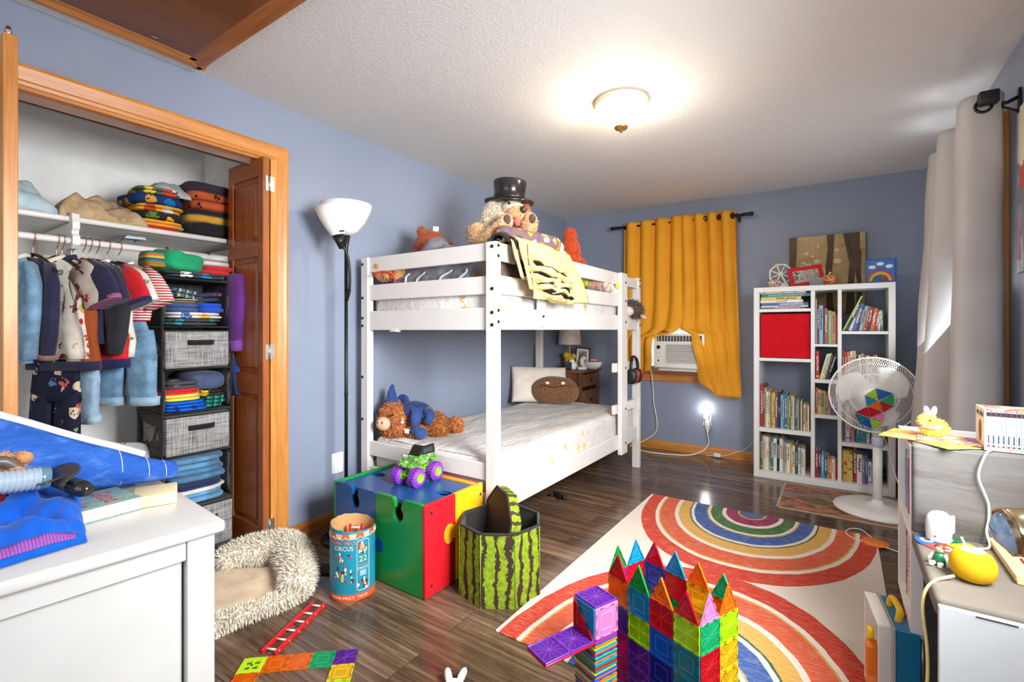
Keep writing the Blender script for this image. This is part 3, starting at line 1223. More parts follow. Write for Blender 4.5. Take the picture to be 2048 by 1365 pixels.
def framed(name, label, w, h, fw, fm, pm, loc, rot, mount=None, stand=True, cat='picture frame', d=.014):
    f = thing(name, label, cat, loc, rot=rot)
    b = MB()
    for x in (-(w - fw) / 2, (w - fw) / 2):
        b.box((x, 0, h / 2), (fw, d, h), fm, bev=.002, seg=1)
    for z in (fw / 2, h - fw / 2):
        b.box((0, 0, z), (w - 2 * fw, d, fw), fm, bev=.002, seg=1)
    part('frame', b, f)
    b = MB(); b.box((0, .002, h / 2), (w - 2 * fw + .004, .004, h - 2 * fw + .004), mount or pm); part('mount' if mount else 'photograph', b, f)
    if mount:
        b = MB(); b.box((0, -.001, h / 2), (w - 2 * fw - .04, .003, h - 2 * fw - .05), pm); part('photograph', b, f)
    if stand:
        b = MB(); b.box((0, .035, h * .3), (.05, .004, h * .6), BLACKP, X=TR((0, 0, 0), rx=R(-10))); part('stand', b, f)
    return f


framed('photo_frame', 'black framed photo with white mount leaning beside the table lamp', .15, .215, .014, BLACKP,
       picture_mat('family_photo', [(60, 44, 40), (150, 90, 78), (120, 100, 96), (206, 180, 160)], 22, 3), (-2.14, 4.38, NT0 + .001), (R(-14), R(6), R(34)), mount=WHITE)
c = thing('alarm_clock', 'small black digital clock in front of the lamp on the nightstand', 'clock', (-2.21, 4.21, NT0), rz=R(40))
b = MB(); b.box((0, 0, .035), (.075, .05, .07), BLACKP, bev=.01, seg=3); part('case', b, c)
b = MB(); b.box((0, -.0255, .038), (.058, .002, .035), M((52, 58, 58), .1)); part('display', b, c)
b = MB(); b.ball((0, 0, .03), (.05, .045, .05), WHITE, 18, amp=.004)
b.ball((.0, -.01, .075), (.03, .03, .028), WHITE, 14)
solo('china_figure', b, 'small white rounded china figure behind the black clock', 'ornament', loc=(-2.185, 4.265, NT0 + .0))
b = MB(); b.box((0, 0, .013), (.085, .035, .026), WHITE, bev=.004)
solo('white_box', b, 'small flat white box between the clock and the china bowl', 'box', loc=(-2.07, 4.25, NT0), rz=R(30))
d = thing('china_snail', 'white china snail dish holding a striped figure on the nightstand', 'ornament', (-1.985, 4.30, NT0), rz=R(25))
b = MB()
b.lathe([(.0, .004), (.04, .006), (.075, .03), (.095, .075), (.09, .078), (.07, .036), (.035, .014), (0, .012)], WHITE, 28, sy=.7)
b.tube(bez([(-.07, 0, .03), (-.10, 0, .06), (-.10, 0, .10), (-.085, 0, .115)], 5), [.02] * 11 + [.018] * 4 + [.015], WHITE, 12)
b.ball((-.082, 0, .112), .022, WHITE, 14)
part('dish', b, d)
b = MB(); b.ball((.01, 0, .055), (.058, .045, .05), striped('terracotta_bands', [(.5, (186, 104, 62)), (.5, (236, 226, 210))], 2, .026), 18); part('figure', b, d)

# ear defenders on the ladder rung
e = thing('ear_defenders', 'black and red ear defenders hanging on the ladder rung', 'ear defenders', (-1.372, 3.74, .735))
b = MB()
b.tube(bez([(.0, -.055, .05), (.004, -.06, .12), (.0, -.03, .178), (-.004, .02, .192), (.0, .075, .165), (.004, .095, .10), (.0, .085, .05)], 6), .008, BLACKP, 8, flat=1.6)
part('headband', b, e)
REDP = M((196, 28, 36), .3, var=.05)
for y, tilt in ((-.045, -.2), (.065, .15)):
    b = MB()
    b.ball((.004, y - .012, .035), (.05, .03, .062), BLACKP, 18, pw=.8)
    q = part('ear_cup', b, e)
    b = MB(); b.ball((.012, y + .014, .035), (.046, .016, .056), REDP, 18, pw=.8); o = mesh_obj('red_shell', b); o.parent = q; o['label'] = 'red shell'
    b = MB(); b.ball((.0, y + .03, .035), (.046, .014, .056), M((36, 34, 36), .7), 18); o = mesh_obj('ear_pad', b); o.parent = q
# ================================================================== ON THE UPPER BUNK
def atd(px, py, D):
    """point on the sight line at distance D along the view axis"""
    d = _ray(px, py)
    return Vector((d[0] * D, d[1] * D, CAMH + d[2] * D))


UZ = 1.362
TANF = fur_mat((166, 120, 78), (206, 164, 118), (224, 188, 146))
PALE = fur_mat((196, 178, 150), (222, 206, 182), (234, 222, 204))
PAD = fabric((92, 70, 60), weave=400)
dg = thing('plush_dog', 'large tan plush dog wearing a top hat and leaning over the upper bunk rail', 'plush toy', (-1.62, 2.3, UZ - .01), rz=YAW, scale=.95)
b = MB()
b.ball((-.10, .07, .17), (.14, .13, .18), TANF, 24, amp=.02, freq=7)
b.ball((-.115, .03, .33), (.10, .10, .10), TANF, 20, amp=.015, freq=9)
b.ball((.0, .02, .475), (.11, .11, .105), PALE, 22, amp=.01, freq=9)
b.ball((.07, -.075, .468), (.072, .07, .058), TANF, 20, amp=.004)
b.ball((.045, -.06, .51), (.07, .06, .045), PALE, 18, amp=.005)
b.tube(bez([(-.17, -.02, .38), (-.13, -.10, .30), (-.06, -.15, .33), (.012, -.165, .395)], 6), [.07] * 6 + [.062] * 7 + [.055] * 5 + [.05], TANF, 14)
b.ball((.008, -.172, .405), (.043, .04, .048), TANF, 16, amp=.004)
b.tube(bez([(.02, .03, .33), (.09, -.04, .34), (.135, -.09, .36), (.15, -.12, .415)], 6), [.06] * 12 + [.052] * 7, TANF, 14)
b.ball((.15, -.12, .425), (.043, .038, .048), TANF, 16, amp=.004)
b.ball((-.01, -.08, .14), (.13, .08, .11), TANF, 18, amp=.012)
b.fur(TANF, 2600, .016, .003, .3, rnd=random.Random(9))
part('body', b, dg)
b = MB(); b.ball((-.085, -.055, .475), (.042, .028, .085), PALE, 18, R=rotm(0, R(14), 0).to_3x3(), amp=.006); b.fur(PALE, 700, .02, .003, .6, rnd=random.Random(2)); part('ear', b, dg)
b = MB(); b.ball((.125, -.02, .50), (.035, .03, .06), fur_mat((130, 70, 34), (160, 92, 48)), 16); part('ear', b, dg)
for x, y, z in ((.018, -.209, .41), (.164, -.154, .428)):
    b = MB(); b.ball((x, y, z), (.021, .009, .029), PAD, 16); part('paw_pad', b, dg)
b = MB(); b.ball((.112, -.135, .485), (.022, .018, .022), M((58, 40, 36), .35), 16); part('nose', b, dg)
b = MB(); b.ball((.028, -.112, .528), .0085, M((16, 12, 12), .1), 12); part('eye', b, dg)
b = MB(); b.ball((.075, -.135, .415), (.022, .02, .028), fabric((226, 104, 96)), 14, R=rotm(R(25), 0, 0).to_3x3()); part('tongue', b, dg)
HATM = M((34, 31, 30), .18, 0, .6, var=.1)
h = thing('top_hat', 'shiny black plastic top hat on the plush dog', 'hat', (-1.62 + .026 * CT, 2.3 + .026 * ST, UZ - .01 + .95 * .573), rot=(R(4), R(3), YAW))
b = MB()
b.lathe([(.0, .118), (.085, .118), (.094, .112), (.098, .10), (.091, .05), (.089, .012), (.094, .002), (.12, -.012), (.142, -.012), (.147, -.004), (.143, -.018), (.12, -.02), (.086, -.004)], HATM, 40, sy=.92)
part('crown_and_brim', b, h)
b = MB(); b.lathe([(.0908, .004), (.0925, .004), (.0935, .026), (.0918, .026)], M((22, 20, 20), .3), 40, sy=.92); part('hat_band', b, h)

RUST = fur_mat((134, 56, 22), (168, 76, 34), (186, 96, 48))
p0 = atd(862, 487, 3.02)
t_ = thing('plush_bear', 'rust brown plush bear with white tag lying behind the end rail of the upper bunk', 'plush toy', (p0.x, p0.y, UZ + .085), rz=YAW)
b = MB(); b.ball((0, 0, .16), (.115, .10, .16), RUST, 22, amp=.012); b.ball((.06, .0, .17), (.09, .08, .11), RUST, 18, amp=.01); b.ball((-.055, -.02, .305), (.028, .02, .038), RUST, 12)
b.fur(RUST, 1200, .012, .003, .2); part('body', b, t_)
b = MB(); b.box((0, -.02, .325), (.035, .004, .03), WHITE, X=TR((0, 0, 0), ry=R(6))); part('care_tag', b, t_)
p0 = atd(1144, 520, 3.55)
RUST2 = fur_mat((164, 56, 20), (192, 74, 30), (206, 96, 46))
t_ = thing('plush_bird', 'orange red furry plush bird sitting at the far rail of the upper bunk', 'plush toy', (p0.x, p0.y, UZ), rz=YAW)
b = MB(); b.ball((0, 0, .14), (.095, .085, .15), RUST2, 22, amp=.01); b.ball((-.01, 0, .27), (.068, .06, .09), RUST2, 18, amp=.01); b.ball((-.012, 0, .35), (.05, .045, .055), RUST2, 16)
b.ball((-.09, .0, .14), (.03, .05, .09), RUST2, 14); b.ball((.075, -.03, .12), (.04, .04, .11), RUST2, 14)
b.fur(RUST2, 1700, .013, .003, .2); b.v = [(q[0], q[1], q[2] * 1.32) for q in b.v]; part('body', b, t_)
b = MB(); b.ball((.01, -.07, .18), (.028, .012, .09), fur_mat((120, 34, 12), (150, 50, 20)), 14); part('belly_seam', b, t_)

# grey quilt heaped along the near end
QG = fabric((112, 110, 118), weave=260, bump=.5, var=.22, color2=(78, 78, 88))


def heap(b, x0, x1, y0, y1, fz, mat, nu=44, nv=28, thick=.012):
    def f(u, v):
        x, y = lerp(x0, x1, u), lerp(y0, y1, v)
        e = min(u, 1 - u, v, 1 - v)
        return (x, y, fz(x, y, min(1, e * 7)))
    b.grid(nu, nv, f, mat, thick=thick)


def qz(x, y, e):
    k = noise.noise(Vector((x * 6, y * 7, 1.7))) * .05 + abs(math.sin(x * 17 + 1.2 * noise.noise(Vector((y * 6, x * 3, 0))) * 3)) * .05
    bump = .17 * math.exp(-((x + 1.93) / .17) ** 2 - ((y - 2.08) / .14) ** 2)
    return UZ + .004 + (.10 + k + bump) * (e ** .5)


b = MB(); heap(b, -2.20, -1.45, 1.925, 2.42, qz, QG)
q = solo('quilt', b, 'grey quilt with pale piping heaped behind the end rail of the upper bunk', 'blanket')
# pale piping along the folds of the quilt
PIPE = fabric((176, 180, 184), weave=300)
for k, (x, w_) in enumerate(((-2.07, .05), (-1.98, .07), (-1.80, .09), (-1.66, .06))):
    b = MB()
    pts = [(x + w_ * (i / 8) + .012 * math.sin(i * .8 + k), 1.926 - .004 * math.sin(i * .7), UZ + .012 + .085 * (i / 8) ** (.6 + .25 * (k % 2))) for i in range(9)]
    b.tube(pts, [.004 + .003 * math.sin(pi * i / 8) for i in range(9)], PIPE, 7)
    o = mesh_obj('piping', b, q, True); o.parent = q
# brown blanket by the long rail
BB = fabric((104, 84, 72), weave=240, bump=.5, var=.2)
b = MB(); heap(b, -1.60, -1.405, 1.93, 2.42, lambda x, y, e: UZ + .004 + (.12 + .03 * noise.noise(Vector((x * 9, y * 8, 4)))) * (e ** .4), BB, 22, 34)
solo('fleece_blanket', b, 'brown fleece blanket seen between the rails beside the near post', 'blanket')

# yellow quilted throw with black lining folded over the long rail
YQ = newmat('yellow_quilted_cotton', .9, 0, .2, (230, 206, 140))
t = NT(YQ); vec = t.co('Object', (1, 1, 1))
n = t.noise(vec, 30, 4)
t.base(t.ramp(n, [(.3, (214, 186, 116)), (.7, (236, 214, 152))]))
wv = t.n.new('ShaderNodeTexVoronoi'); wv.inputs['Scale'].default_value = 46; t.l.new(vec, wv.inputs['Vector']); t.bump(wv.outputs['Distance'], .55, .006)
BLKP = printed('black_lining_with_cream_leaves', (36, 34, 34), [(226, 204, 150), (40, 38, 38), (40, 38, 38)], 16, .3)
th_ = thing('throw', 'yellow quilted throw with black lining folded over the long rail', 'blanket', (-1.37, 2.27, 1.30))


def folded_layer(y0, y1, xo, zt, zb, seed, back=.16, fl=.0):
    """strip: from behind the rail, over its top, down the outside"""
    def f(u, v):
        y = lerp(y0, y1, u) + .03 * math.sin(v * 5 + seed) + fl * v * (u - .3)
        s = v * (back + .06 + (zt - zb))
        if s < back:
            x, z = xo - .05 - (back - s) * .8, zt + .015 + .04 * noise.noise(Vector((u * 4, seed, s * 9)))
        elif s < back + .06:
            a = (s - back) / .06
            x, z = xo - .05 + .05 * a + .006, zt + .018 * math.sin(a * pi / 2 + pi / 2)
        else:
            d = s - back - .06
            x = xo + .012 + .022 * math.sin(u * 11 + seed) * min(1, d * 8) + d * .10
            z = zt - d
        return (x, y, z)
    return f


b = MB(); b.grid(26, 30, folded_layer(1.985, 2.27, -1.355, 1.585, 1.40, 1.3), YQ, thick=.009); part('upper_fold', b, th_, world=True)
b = MB(); b.grid(34, 34, folded_layer(2.03, 2.50, -1.335, 1.59, 1.345, 2.1, fl=.08), YQ, thick=.010); part('middle_fold', b, th_, world=True)
b = MB(); b.grid(30, 30, folded_layer(2.10, 2.50, -1.318, 1.575, 1.30, 3.4, back=.03, fl=.18), YQ, thick=.008); part('lower_fold', b, th_, world=True)
# thick folded layers with the black lining showing between them
for k, (ya, yb, z, x, th_i, m_, nm) in enumerate(((2.06, 2.46, 1.512, -1.318, .017, YQ, 'folded_layer'), (2.10, 2.44, 1.487, -1.318, .005, BLKP, 'black_lining'), (2.045, 2.49, 1.462, -1.305, .019, YQ, 'folded_layer'), (2.09, 2.47, 1.437, -1.306, .005, BLKP, 'black_lining'),
                                                 (2.06, 2.48, 1.414, -1.296, .017, YQ, 'folded_layer'), (2.12, 2.46, 1.391, -1.298, .005, BLKP, 'black_lining'), (2.12, 2.47, 1.366, -1.290, .016, YQ, 'folded_layer'), (2.18, 2.46, 1.342, -1.286, .009, BLKP, 'black_lining'), (2.17, 2.44, 1.321, -1.288, .012, YQ, 'folded_layer'))):
    secs = []
    for i in range(17):
        u = i / 16
        e = min(1, min(u, 1 - u) * 9) ** .5
        secs.append(((x + .010 * math.sin(i * .8 + k), lerp(ya, yb, u), z - .05 * u * (1 - .2 * k * .3) + .007 * math.sin(i * .95 + k * 1.9)), (.05 * (.5 + .5 * e), 0, 0), (0, 0, th_i * (.25 + .75 * e) * (1 + .2 * math.sin(i * 1.3 + k)))))
    b = MB(); b.loft(secs, m_, 18, pw=.85); part(nm, b, th_, world=True)
b = MB()
b.grid(12, 16, lambda u, v: (-1.352 + .015 * math.sin(v * 6 + u * 3) + .03 * v, lerp(1.96, 2.04, u) + .06 * v, 1.60 - .19 * v), BLKP, thick=.006)
b.grid(14, 10, lambda u, v: (-1.50 + .15 * v, lerp(1.95, 2.16, u), 1.565 + .05 * math.sin(v * 3) + .02 * math.sin(u * 9)), fabric((38, 35, 34)), thick=.008)
solo('printed_cloth', b, 'black cloth with cream leaves bunched between the plush dog and the yellow throw', 'cloth')
# halloween roll pillow
HP = printed('halloween_sweets_print', (122, 98, 98), [(226, 138, 36), (238, 190, 60), (226, 138, 36), (236, 226, 214), (98, 76, 140)], 26, .42)
p1, p2 = Vector((-1.52, 2.07, 1.655)), Vector((-1.33, 2.43, 1.612))
b = MB(); d = (p2 - p1)
b.tube([p1, p1 + d * .04, p1 + d * .1, p1 + d * .9, p1 + d * .96, p2], [.02, .045, .054, .056, .045, .012], HP, 20)
rp = solo('bolster', b, 'grey roll pillow with orange halloween print on top of the yellow throw', 'pillow')
b = MB(); b.ball(p2 + Vector((.004, .006, 0)), (.022, .022, .03), fabric((236, 234, 230)), 12); o = mesh_obj('white_tuft', b, rp, True); o.parent = rp

# small soft toys showing between the rails
toy_specs = [
    # px, py, D, rx, rz, colour, label
    (770, 545, 2.86, .07, .055, (214, 150, 88), 'ginger and cream soft toy showing between the end rails'),
    (800, 552, 2.84, .05, .05, (226, 170, 104), 'apricot soft toy between the end rails next to the grey quilt'),
    (1137, 557, 3.25, .05, .05, (128, 192, 176), 'mint green soft toy between the long rails'),
    (1150, 559, 3.30, .032, .045, (220, 110, 170), 'pink soft toy between the long rails'),
    (1164, 562, 3.35, .04, .045, (190, 206, 60), 'lime green soft toy between the long rails'),
    (1182, 565, 3.42, .055, .05, (196, 152, 128), 'dusty beige soft toy between the long rails'),
    (1200, 566, 3.50, .06, .055, (224, 196, 180), 'pale rabbit soft toy slumped between the long rails'),
    (1215, 572, 3.56, .045, .05, (236, 218, 208), 'white soft toy between the long rails near the ladder'),
    (1108, 604, 3.10, .06, .05, (222, 208, 210), 'pale soft toy lying below the middle long rail'),
    (1160, 612, 3.30, .05, .045, (218, 70, 64), 'red soft toy lying below the middle long rail'),
    (1192, 616, 3.48, .05, .04, (228, 210, 196), 'cream soft toy hanging over the side rail of the upper bunk'),
]
for i, (px, py, D, rx, rz, c, lab) in enumerate(toy_specs):
    p = atd(px, py, D)
    F = fur_mat(tuple(int(v * .86) for v in c), c)
    a = thing('soft_toy', lab, 'plush toy', (p.x, p.y, max(UZ, p.z - rz) if py < 600 else p.z - rz), rz=YAW + .3 * (i % 3 - 1), group='soft toys on the upper bunk')
    b = MB(); b.ball((0, 0, rz), (rx, rx * .8, rz), F, 16, amp=.006, freq=14)
    b.ball((rx * .6, -rx * .5, rz * .6), (rx * .45, rx * .5, rz * .45), F, 12)
    b.fur(F, 260, .009, .003, .3); part('body', b, a)
    b = MB(); b.ball((-rx * .25, -rx * .3, rz * 1.55), (rx * .6, rx * .55, rz * .55), F, 14, amp=.004); b.fur(F, 120, .008, .003, .3); part('head', b, a)
    for sx in (-1, 1):
        b = MB(); b.ball((-rx * .25 + sx * rx * .42, -rx * .3, rz * 2.05), (rx * .2, rx * .14, rz * .3), F, 10); part('ear', b, a)
b = MB()
pts = [(770 - 20, 553), (757, 545), (772, 544), (785, 551), (790, 565)]
b.tube(bez([tuple(atd(x, y, 2.77)) for x, y in pts], 5), .009, fabric((206, 36, 40)), 8, flat=.6)
solo('red_ribbon', b, 'red ribbon band looped over the soft toys behind the end rail', 'ribbon')
# white toy with a yellow flower
p = atd(1232, 575, 3.6)
a = thing('soft_toy', 'white soft toy with a yellow flower beside the ladder post', 'plush toy', (p.x, p.y, UZ + .02), rz=YAW, group='soft toys on the upper bunk')
F = fur_mat((216, 206, 196), (238, 230, 222))
b = MB(); b.ball((-.02, .05, .05), (.06, .045, .055), F, 16, amp=.006); b.fur(F, 260, .01, .003, .3); part('body', b, a)
b = MB(); b.ball((.01, .005, .085), (.018, .008, .018), M((236, 206, 50), .6), 12); part('flower', b, a)
# grey and white striped cloth creature under the middle rail
p = atd(1062, 606, 3.0)
b = MB(); b.ball((0, 0, .04), (.075, .05, .045), striped('grey_white_bands', [(.5, (112, 116, 120)), (.5, (228, 226, 222))], 0, .03), 18, amp=.006)
solo('soft_toy', b, 'grey and white striped soft toy under the middle rail beside the brace', 'plush toy', 'soft toys on the upper bunk', loc=(p.x, p.y, p.z - .04), rz=YAW + .4)
# hedgehog
p = atd(1266, 618, 3.83)
HG = fur_mat((70, 54, 44), (104, 84, 70), (150, 132, 116))
a = thing('plush_hedgehog', 'spiky brown plush hedgehog hanging over the upper rail by the mustard curtain', 'plush toy', (p.x, p.y, p.z), rz=YAW)
b = MB(); b.ball((0, 0, 0), (.075, .05, .05), HG, 18, R=rotm(0, R(32), 0).to_3x3()); b.fur(HG, 900, .035, .004, .0, rnd=random.Random(8), lean=(.25, 0, -.1)); part('spiny_back', b, a)
b = MB(); b.ball((.075, -.03, -.065), (.03, .02, .016), fabric((206, 168, 156)), 12, R=rotm(0, R(30), 0).to_3x3()); part('snout', b, a)
b = MB(); b.ball((-.05, -.04, -.02), (.05, .03, .04), fabric((222, 200, 186)), 14); part('belly', b, a)

# ================================================================== FLOOR LAMP
LX, LY_ = -2.235, 1.665
fl = thing('floor_lamp', 'black floor lamp with white bowl shade and small reading shade by the blue wall', 'lamp', (LX, LY_, 0))
b = MB(); b.lathe([(0, .0), (.13, 0), (.132, .008), (.12, .018), (.03, .026), (.014, .04), (0, .04)], BLACKM, 32); part('base', b, fl)
b = MB(); b.cyl((0, 0, .03), (0, 0, 1.60), .0095, BLACKM, n=14); b.cyl((0, 0, .78), (0, 0, .80), .0105, BLACKM, n=14); part('pole', b, fl)
OPAL = newmat('opal_plastic', .3, 0, .5, (240, 238, 232))
OPAL.node_tree.nodes['Principled BSDF'].inputs['Transmission Weight'].default_value = 0.
OPAL.node_tree.nodes['Principled BSDF'].inputs['Subsurface Weight'].default_value = .15
b = MB(); b.lathe([(0, 1.66), (.02, 1.655), (.06, 1.68), (.10, 1.73), (.128, 1.79), (.138, 1.825), (.134, 1.825), (.122, 1.79), (.095, 1.735), (.055, 1.69), (0, 1.672)], OPAL, 44)
part('bowl_shade', b, fl)
b = MB(); b.lathe([(.0095, 1.56), (.012, 1.60), (.024, 1.665), (.0, 1.668)], BLACKM, 24); part('bowl_socket', b, fl)
# reading arm
rv = Vector((CT, ST, 0)); fv = Vector((-ST, CT, 0))
b = MB()
arm = [(0, 0, 1.30)] + [tuple(rv * dx - fv * dy + Vector((0, 0, z))) for dx, dy, z in ((.022, .02, 1.34), (.032, .035, 1.42), (.03, .045, 1.50), (.018, .06, 1.565), (-.005, .075, 1.60))]
b.tube(bez(arm, 7), .0075, BLACKM, 10); part('flexible_arm', b, fl)
b = MB(); b.cyl(arm[0], tuple(rv * .024 - fv * .02 + Vector((0, 0, 1.36))), .011, BLACKM, n=12); part('arm_joint', b, fl)
C0 = Vector(arm[-1])
ax = (Vector((0, 0, 1)) - rv * .22 - fv * .10).normalized()
Q = ax.to_track_quat('Z', 'Y').to_matrix().to_4x4()
X = Matrix.Translation(C0) @ Q
b = MB(); b.lathe([(0, -.03), (.012, -.028), (.02, .0), (.034, .05), (.03, .05), (0, .03)], BLACKM, 24, X=X); part('reading_socket', b, fl)
b = MB(); b.lathe([(.033, .045), (.055, .09), (.072, .145), (.082, .20), (.079, .20), (.069, .145), (.052, .09), (.028, .05)], OPAL, 36, X=X); part('reading_shade', b, fl)
for zz in (.06, .0):
    b = MB(); b.cyl(X @ Vector((.03, .0, zz)), X @ Vector((.045, .0, zz)) + rv * .03, .004, BLACKM, n=8); part('switch', b, fl)

# ================================================================== FAR WALL: curtain, air conditioner, sockets
MUST = newmat('mustard_curtain_cloth', .85, 0, .2, (222, 150, 32))
t = NT(MUST)
n = t.noise(t.co(), 5, 4)
t.base(t.ramp(n, [(.3, (226, 154, 38)), (.7, (236, 166, 48))]))
t.bump(t.noise(t.co(), 260, 2), .2, .002)
CY = 4.475
r_ = thing('curtain_rod', 'black curtain rod with ribbed finials above the mustard curtain', 'curtain rod', (-1.23, CY, 2.125))
b = MB(); b.cyl((-1.80, CY, 2.138), (-.67, CY, 2.118), .0095, BLACKM, n=14); part('rod', b, r_, world=True)
for x, z, sg in ((-1.80, 2.138, -1), (-.67, 2.118, 1)):
    b = MB()
    b.lathe([(0, -.012), (.016, -.01), (.019, 0), (.012, .01), (.014, .02), (.02, .028), (.012, .038), (.016, .046), (.02, .062), (.014, .07), (0, .072)], BLACKM, 18, X=TR((x, CY, z), ry=sg * pi / 2))
    part('finial', b, r_, world=True)
for x, z in ((-1.735, 2.136), (-.725, 2.119)):
    b = MB(); b.box((x, CY + .06, z - .012), (.012, .13, .014), BLACKM, bev=.002); b.box((x, YF - .006, z - .01), (.024, .012, .06), BLACKM, bev=.002); b.cyl((x - .007, CY, z), (x + .007, CY, z), .016, BLACKM, n=14)
    part('bracket', b, r_, world=True)


def panel(name, label, xl, xr, zt, zb, nple, amp, seed, dy=lambda u, z: 0., zbf=None):
    t_ = thing(name, label, 'curtain', ((xl(1.5) + xr(1.5)) / 2, CY, zb))
    b = MB()

    def f(u, v):
        z1 = zbf(u) if zbf else zb
        z = lerp(zt, z1, v)
        a, c = xl(z), xr(z)
        w = (c - a)
        x = lerp(a, c, u)
        ph = u * nple * 2 * pi + seed
        k = amp * (.55 + .45 * math.cos(v * 2.5)) * math.sin(ph + .6 * math.sin(v * 2 + seed)) + .008 * noise.noise(Vector((u * 5, v * 4, seed)))
        return (x + .25 * amp * math.cos(ph) * (1 - .3 * v), CY - .004 + k * .9 + dy(u, z), z)
    b.grid(110, 56, f, MUST, thick=.003)
    part('cloth', b, t_, world=True)
    for i in range(nple * 2):
        u = (i + .5) / (nple * 2)
        g_ = MB()
        x = lerp(xl(zt), xr(zt), u); z = lerp(2.138, 2.118, (x + 1.8) / 1.13)
        k = math.cos(u * nple * 2 * pi + seed)
        X = TR((x, CY, z), rz=R(52 if k > 0 else -52)) @ rotm(R(90), 0, 0)
        g_.lathe([(.017, -.004), (.026, -.004), (.0265, 0), (.026, .004), (.017, .004), (.0165, 0), (.017, -.004)], M((40, 34, 32), .3, .8), 20, X=X)
        part('grommet', g_, t_, world=True)
    return t_


def interp(tab):
    def f(z):
        if z >= tab[0][0]:
            return tab[0][1]
        for (z0, a), (z1, c) in zip(tab, tab[1:]):
            if z >= z1:
                s = (z0 - z) / (z0 - z1)
                s = s * s * (3 - 2 * s)
                return lerp(a, c, s)
        return tab[-1][1]
    return f


bow = lambda u, z: -.16 * math.exp(-((z - .90) / .26) ** 2)
panel('curtain', 'mustard curtain panel pulled aside to the bunk bed side of the air conditioner',
      interp([(2.16, -1.745), (.6, -1.765)]), interp([(2.16, -1.165), (1.16, -1.165), (1.11, -1.23), (1.07, -1.40), (.9, -1.412), (.70, -1.46)]), 2.17, .70, 4, .035, .6,
      lambda u, z: -.17 * math.exp(-((z - 1.0) / .25) ** 2) * u - .03 * u, lambda u: .66 + .10 * u)
panel('curtain', 'mustard curtain panel hanging beside the bookshelf side of the air conditioner',
      interp([(2.16, -1.175), (1.16, -1.175), (1.09, -1.06), (.86, -1.01), (.72, -1.015), (.6, -.97)]), interp([(2.16, -.735), (.9, -.705), (.55, -.69)]), 2.165, .56, 4, .034, 2.4,
      lambda u, z: -.17 * math.exp(-((z - .95) / .25) ** 2) * (1 - u) - .03 * (1 - u), lambda u: lerp(.66, .56, min(1, u * 3)))
b = MB()
b.box((-1.275, CY - .19, 1.125), (.05, .02, .01), M((186, 40, 36), .4), X=None, bev=.003)
b.tube([(-1.305, CY - .195, 1.12), (-1.29, CY - .2, 1.135), (-1.275, CY - .195, 1.118)], .004, M((186, 40, 36), .4), 6)
solo('red_clip', b, 'small red clip holding the mustard curtain just above the air conditioner', 'clip')

ACW = M((232, 228, 218), .4, var=.02)
a0, a1, acy, az0, az1 = -1.395, -1.085, 4.33, .80, 1.105
ac = thing('air_conditioner', 'white window air conditioner with louvred front between the mustard curtains', 'air conditioner', ((a0 + a1) / 2, 4.45, .775))
am = (a0 + a1) / 2
a1 = -.96; am = (a0 + a1) / 2
b = MB()
b.box((am, (acy + .02 + 4.62) / 2, (az0 + az1) / 2), (a1 - a0 - .01, 4.62 - acy - .02, az1 - az0 - .01), ACW)
part('housing', b, ac, world=True)
b = MB()
DK = M((70, 68, 66), .6)
b.box((am, acy + .012, (az0 + az1) / 2), (a1 - a0, .024, az1 - az0), ACW, bev=.008)
part('front_cover', b, ac, world=True)
b = MB(); b.box((am + .005, acy - .001, az1 - .042), (a1 - a0 - .05, .004, .05), DK); part('vent_opening', b, ac, world=True)
for k in range(14):
    x = a0 + .045 + k * (a1 - a0 - .09) / 13
    b = MB(); b.box((x, acy - .004, az1 - .042), (.004, .008, .048), ACW, X=None); part('air_vane', b, ac, world=True)
b = MB(); b.box((am + .045, acy - .001, .93), (a1 - a0 - .13, .004, .17), M((120, 118, 112), .6)); part('grille_backing', b, ac, world=True)
for k in range(13):
    b = MB(); b.box((am + .045, acy - .006, .852 + k * .0131), (a1 - a0 - .13, .012, .0062), ACW, X=None); part('grille_slat', b, ac, world=True)
b = MB(); b.box((a0 + .042, acy - .002, .985), (.03, .004, .03), M((24, 26, 28), .15)); part('display', b, ac, world=True)
for k in range(4):
    b = MB(); b.cyl((a0 + .03 + (k % 2) * .022, acy - .003, .93 - .028 * (k // 2)), (a0 + .03 + (k % 2) * .022, acy + .002, .93 - .028 * (k // 2)), .0065, M((190, 188, 182)), n=12); part('button', b, ac, world=True)
b = MB(); b.cyl((a0 + .042, acy - .004, .865), (a0 + .042, acy + .002, .865), .008, BLACKP, n=14); part('sensor', b, ac, world=True)
b = MB(); b.box((am, 4.48, .785), (a1 - a0 - .06, .22, .03), M((206, 206, 204), .4, .3)); part('mounting_rail', b, ac, world=True)

# socket with night light
s_ = thing('wall_socket', 'white double socket low on the far wall under the mustard curtain', 'outlet', (-.995, YF, .33))
b = MB(); b.box((0, -.003, 0), (.075, .006, .12), WHITE, bev=.002); part('plate', b, s_)
for z in (.03, -.03):
    b = MB(); b.box((0, -.006, z), (.034, .004, .034), M((222, 220, 216), .4), bev=.008); part('receptacle', b, s_)
nl = thing('night_light', 'glowing white plug-in night light in the far wall socket', 'night light', (-1.0, YF - .008, .36))
b = MB(); b.box((0, -.012, .0), (.05, .024, .06), M((236, 234, 230), .3), bev=.006); part('plug_body', b, nl)
ng = newmat('night_light_glow', .3, 0, .5, (255, 255, 250))
ng.node_tree.nodes['Principled BSDF'].inputs['Emission Color'].default_value = (1, .98, .92, 1)
ng.node_tree.nodes['Principled BSDF'].inputs['Emission Strength'].default_value = 14
b = MB(); b.box((-.004, -.018, .062), (.055, .022, .07), ng, bev=.01); part('lit_diffuser', b, nl)
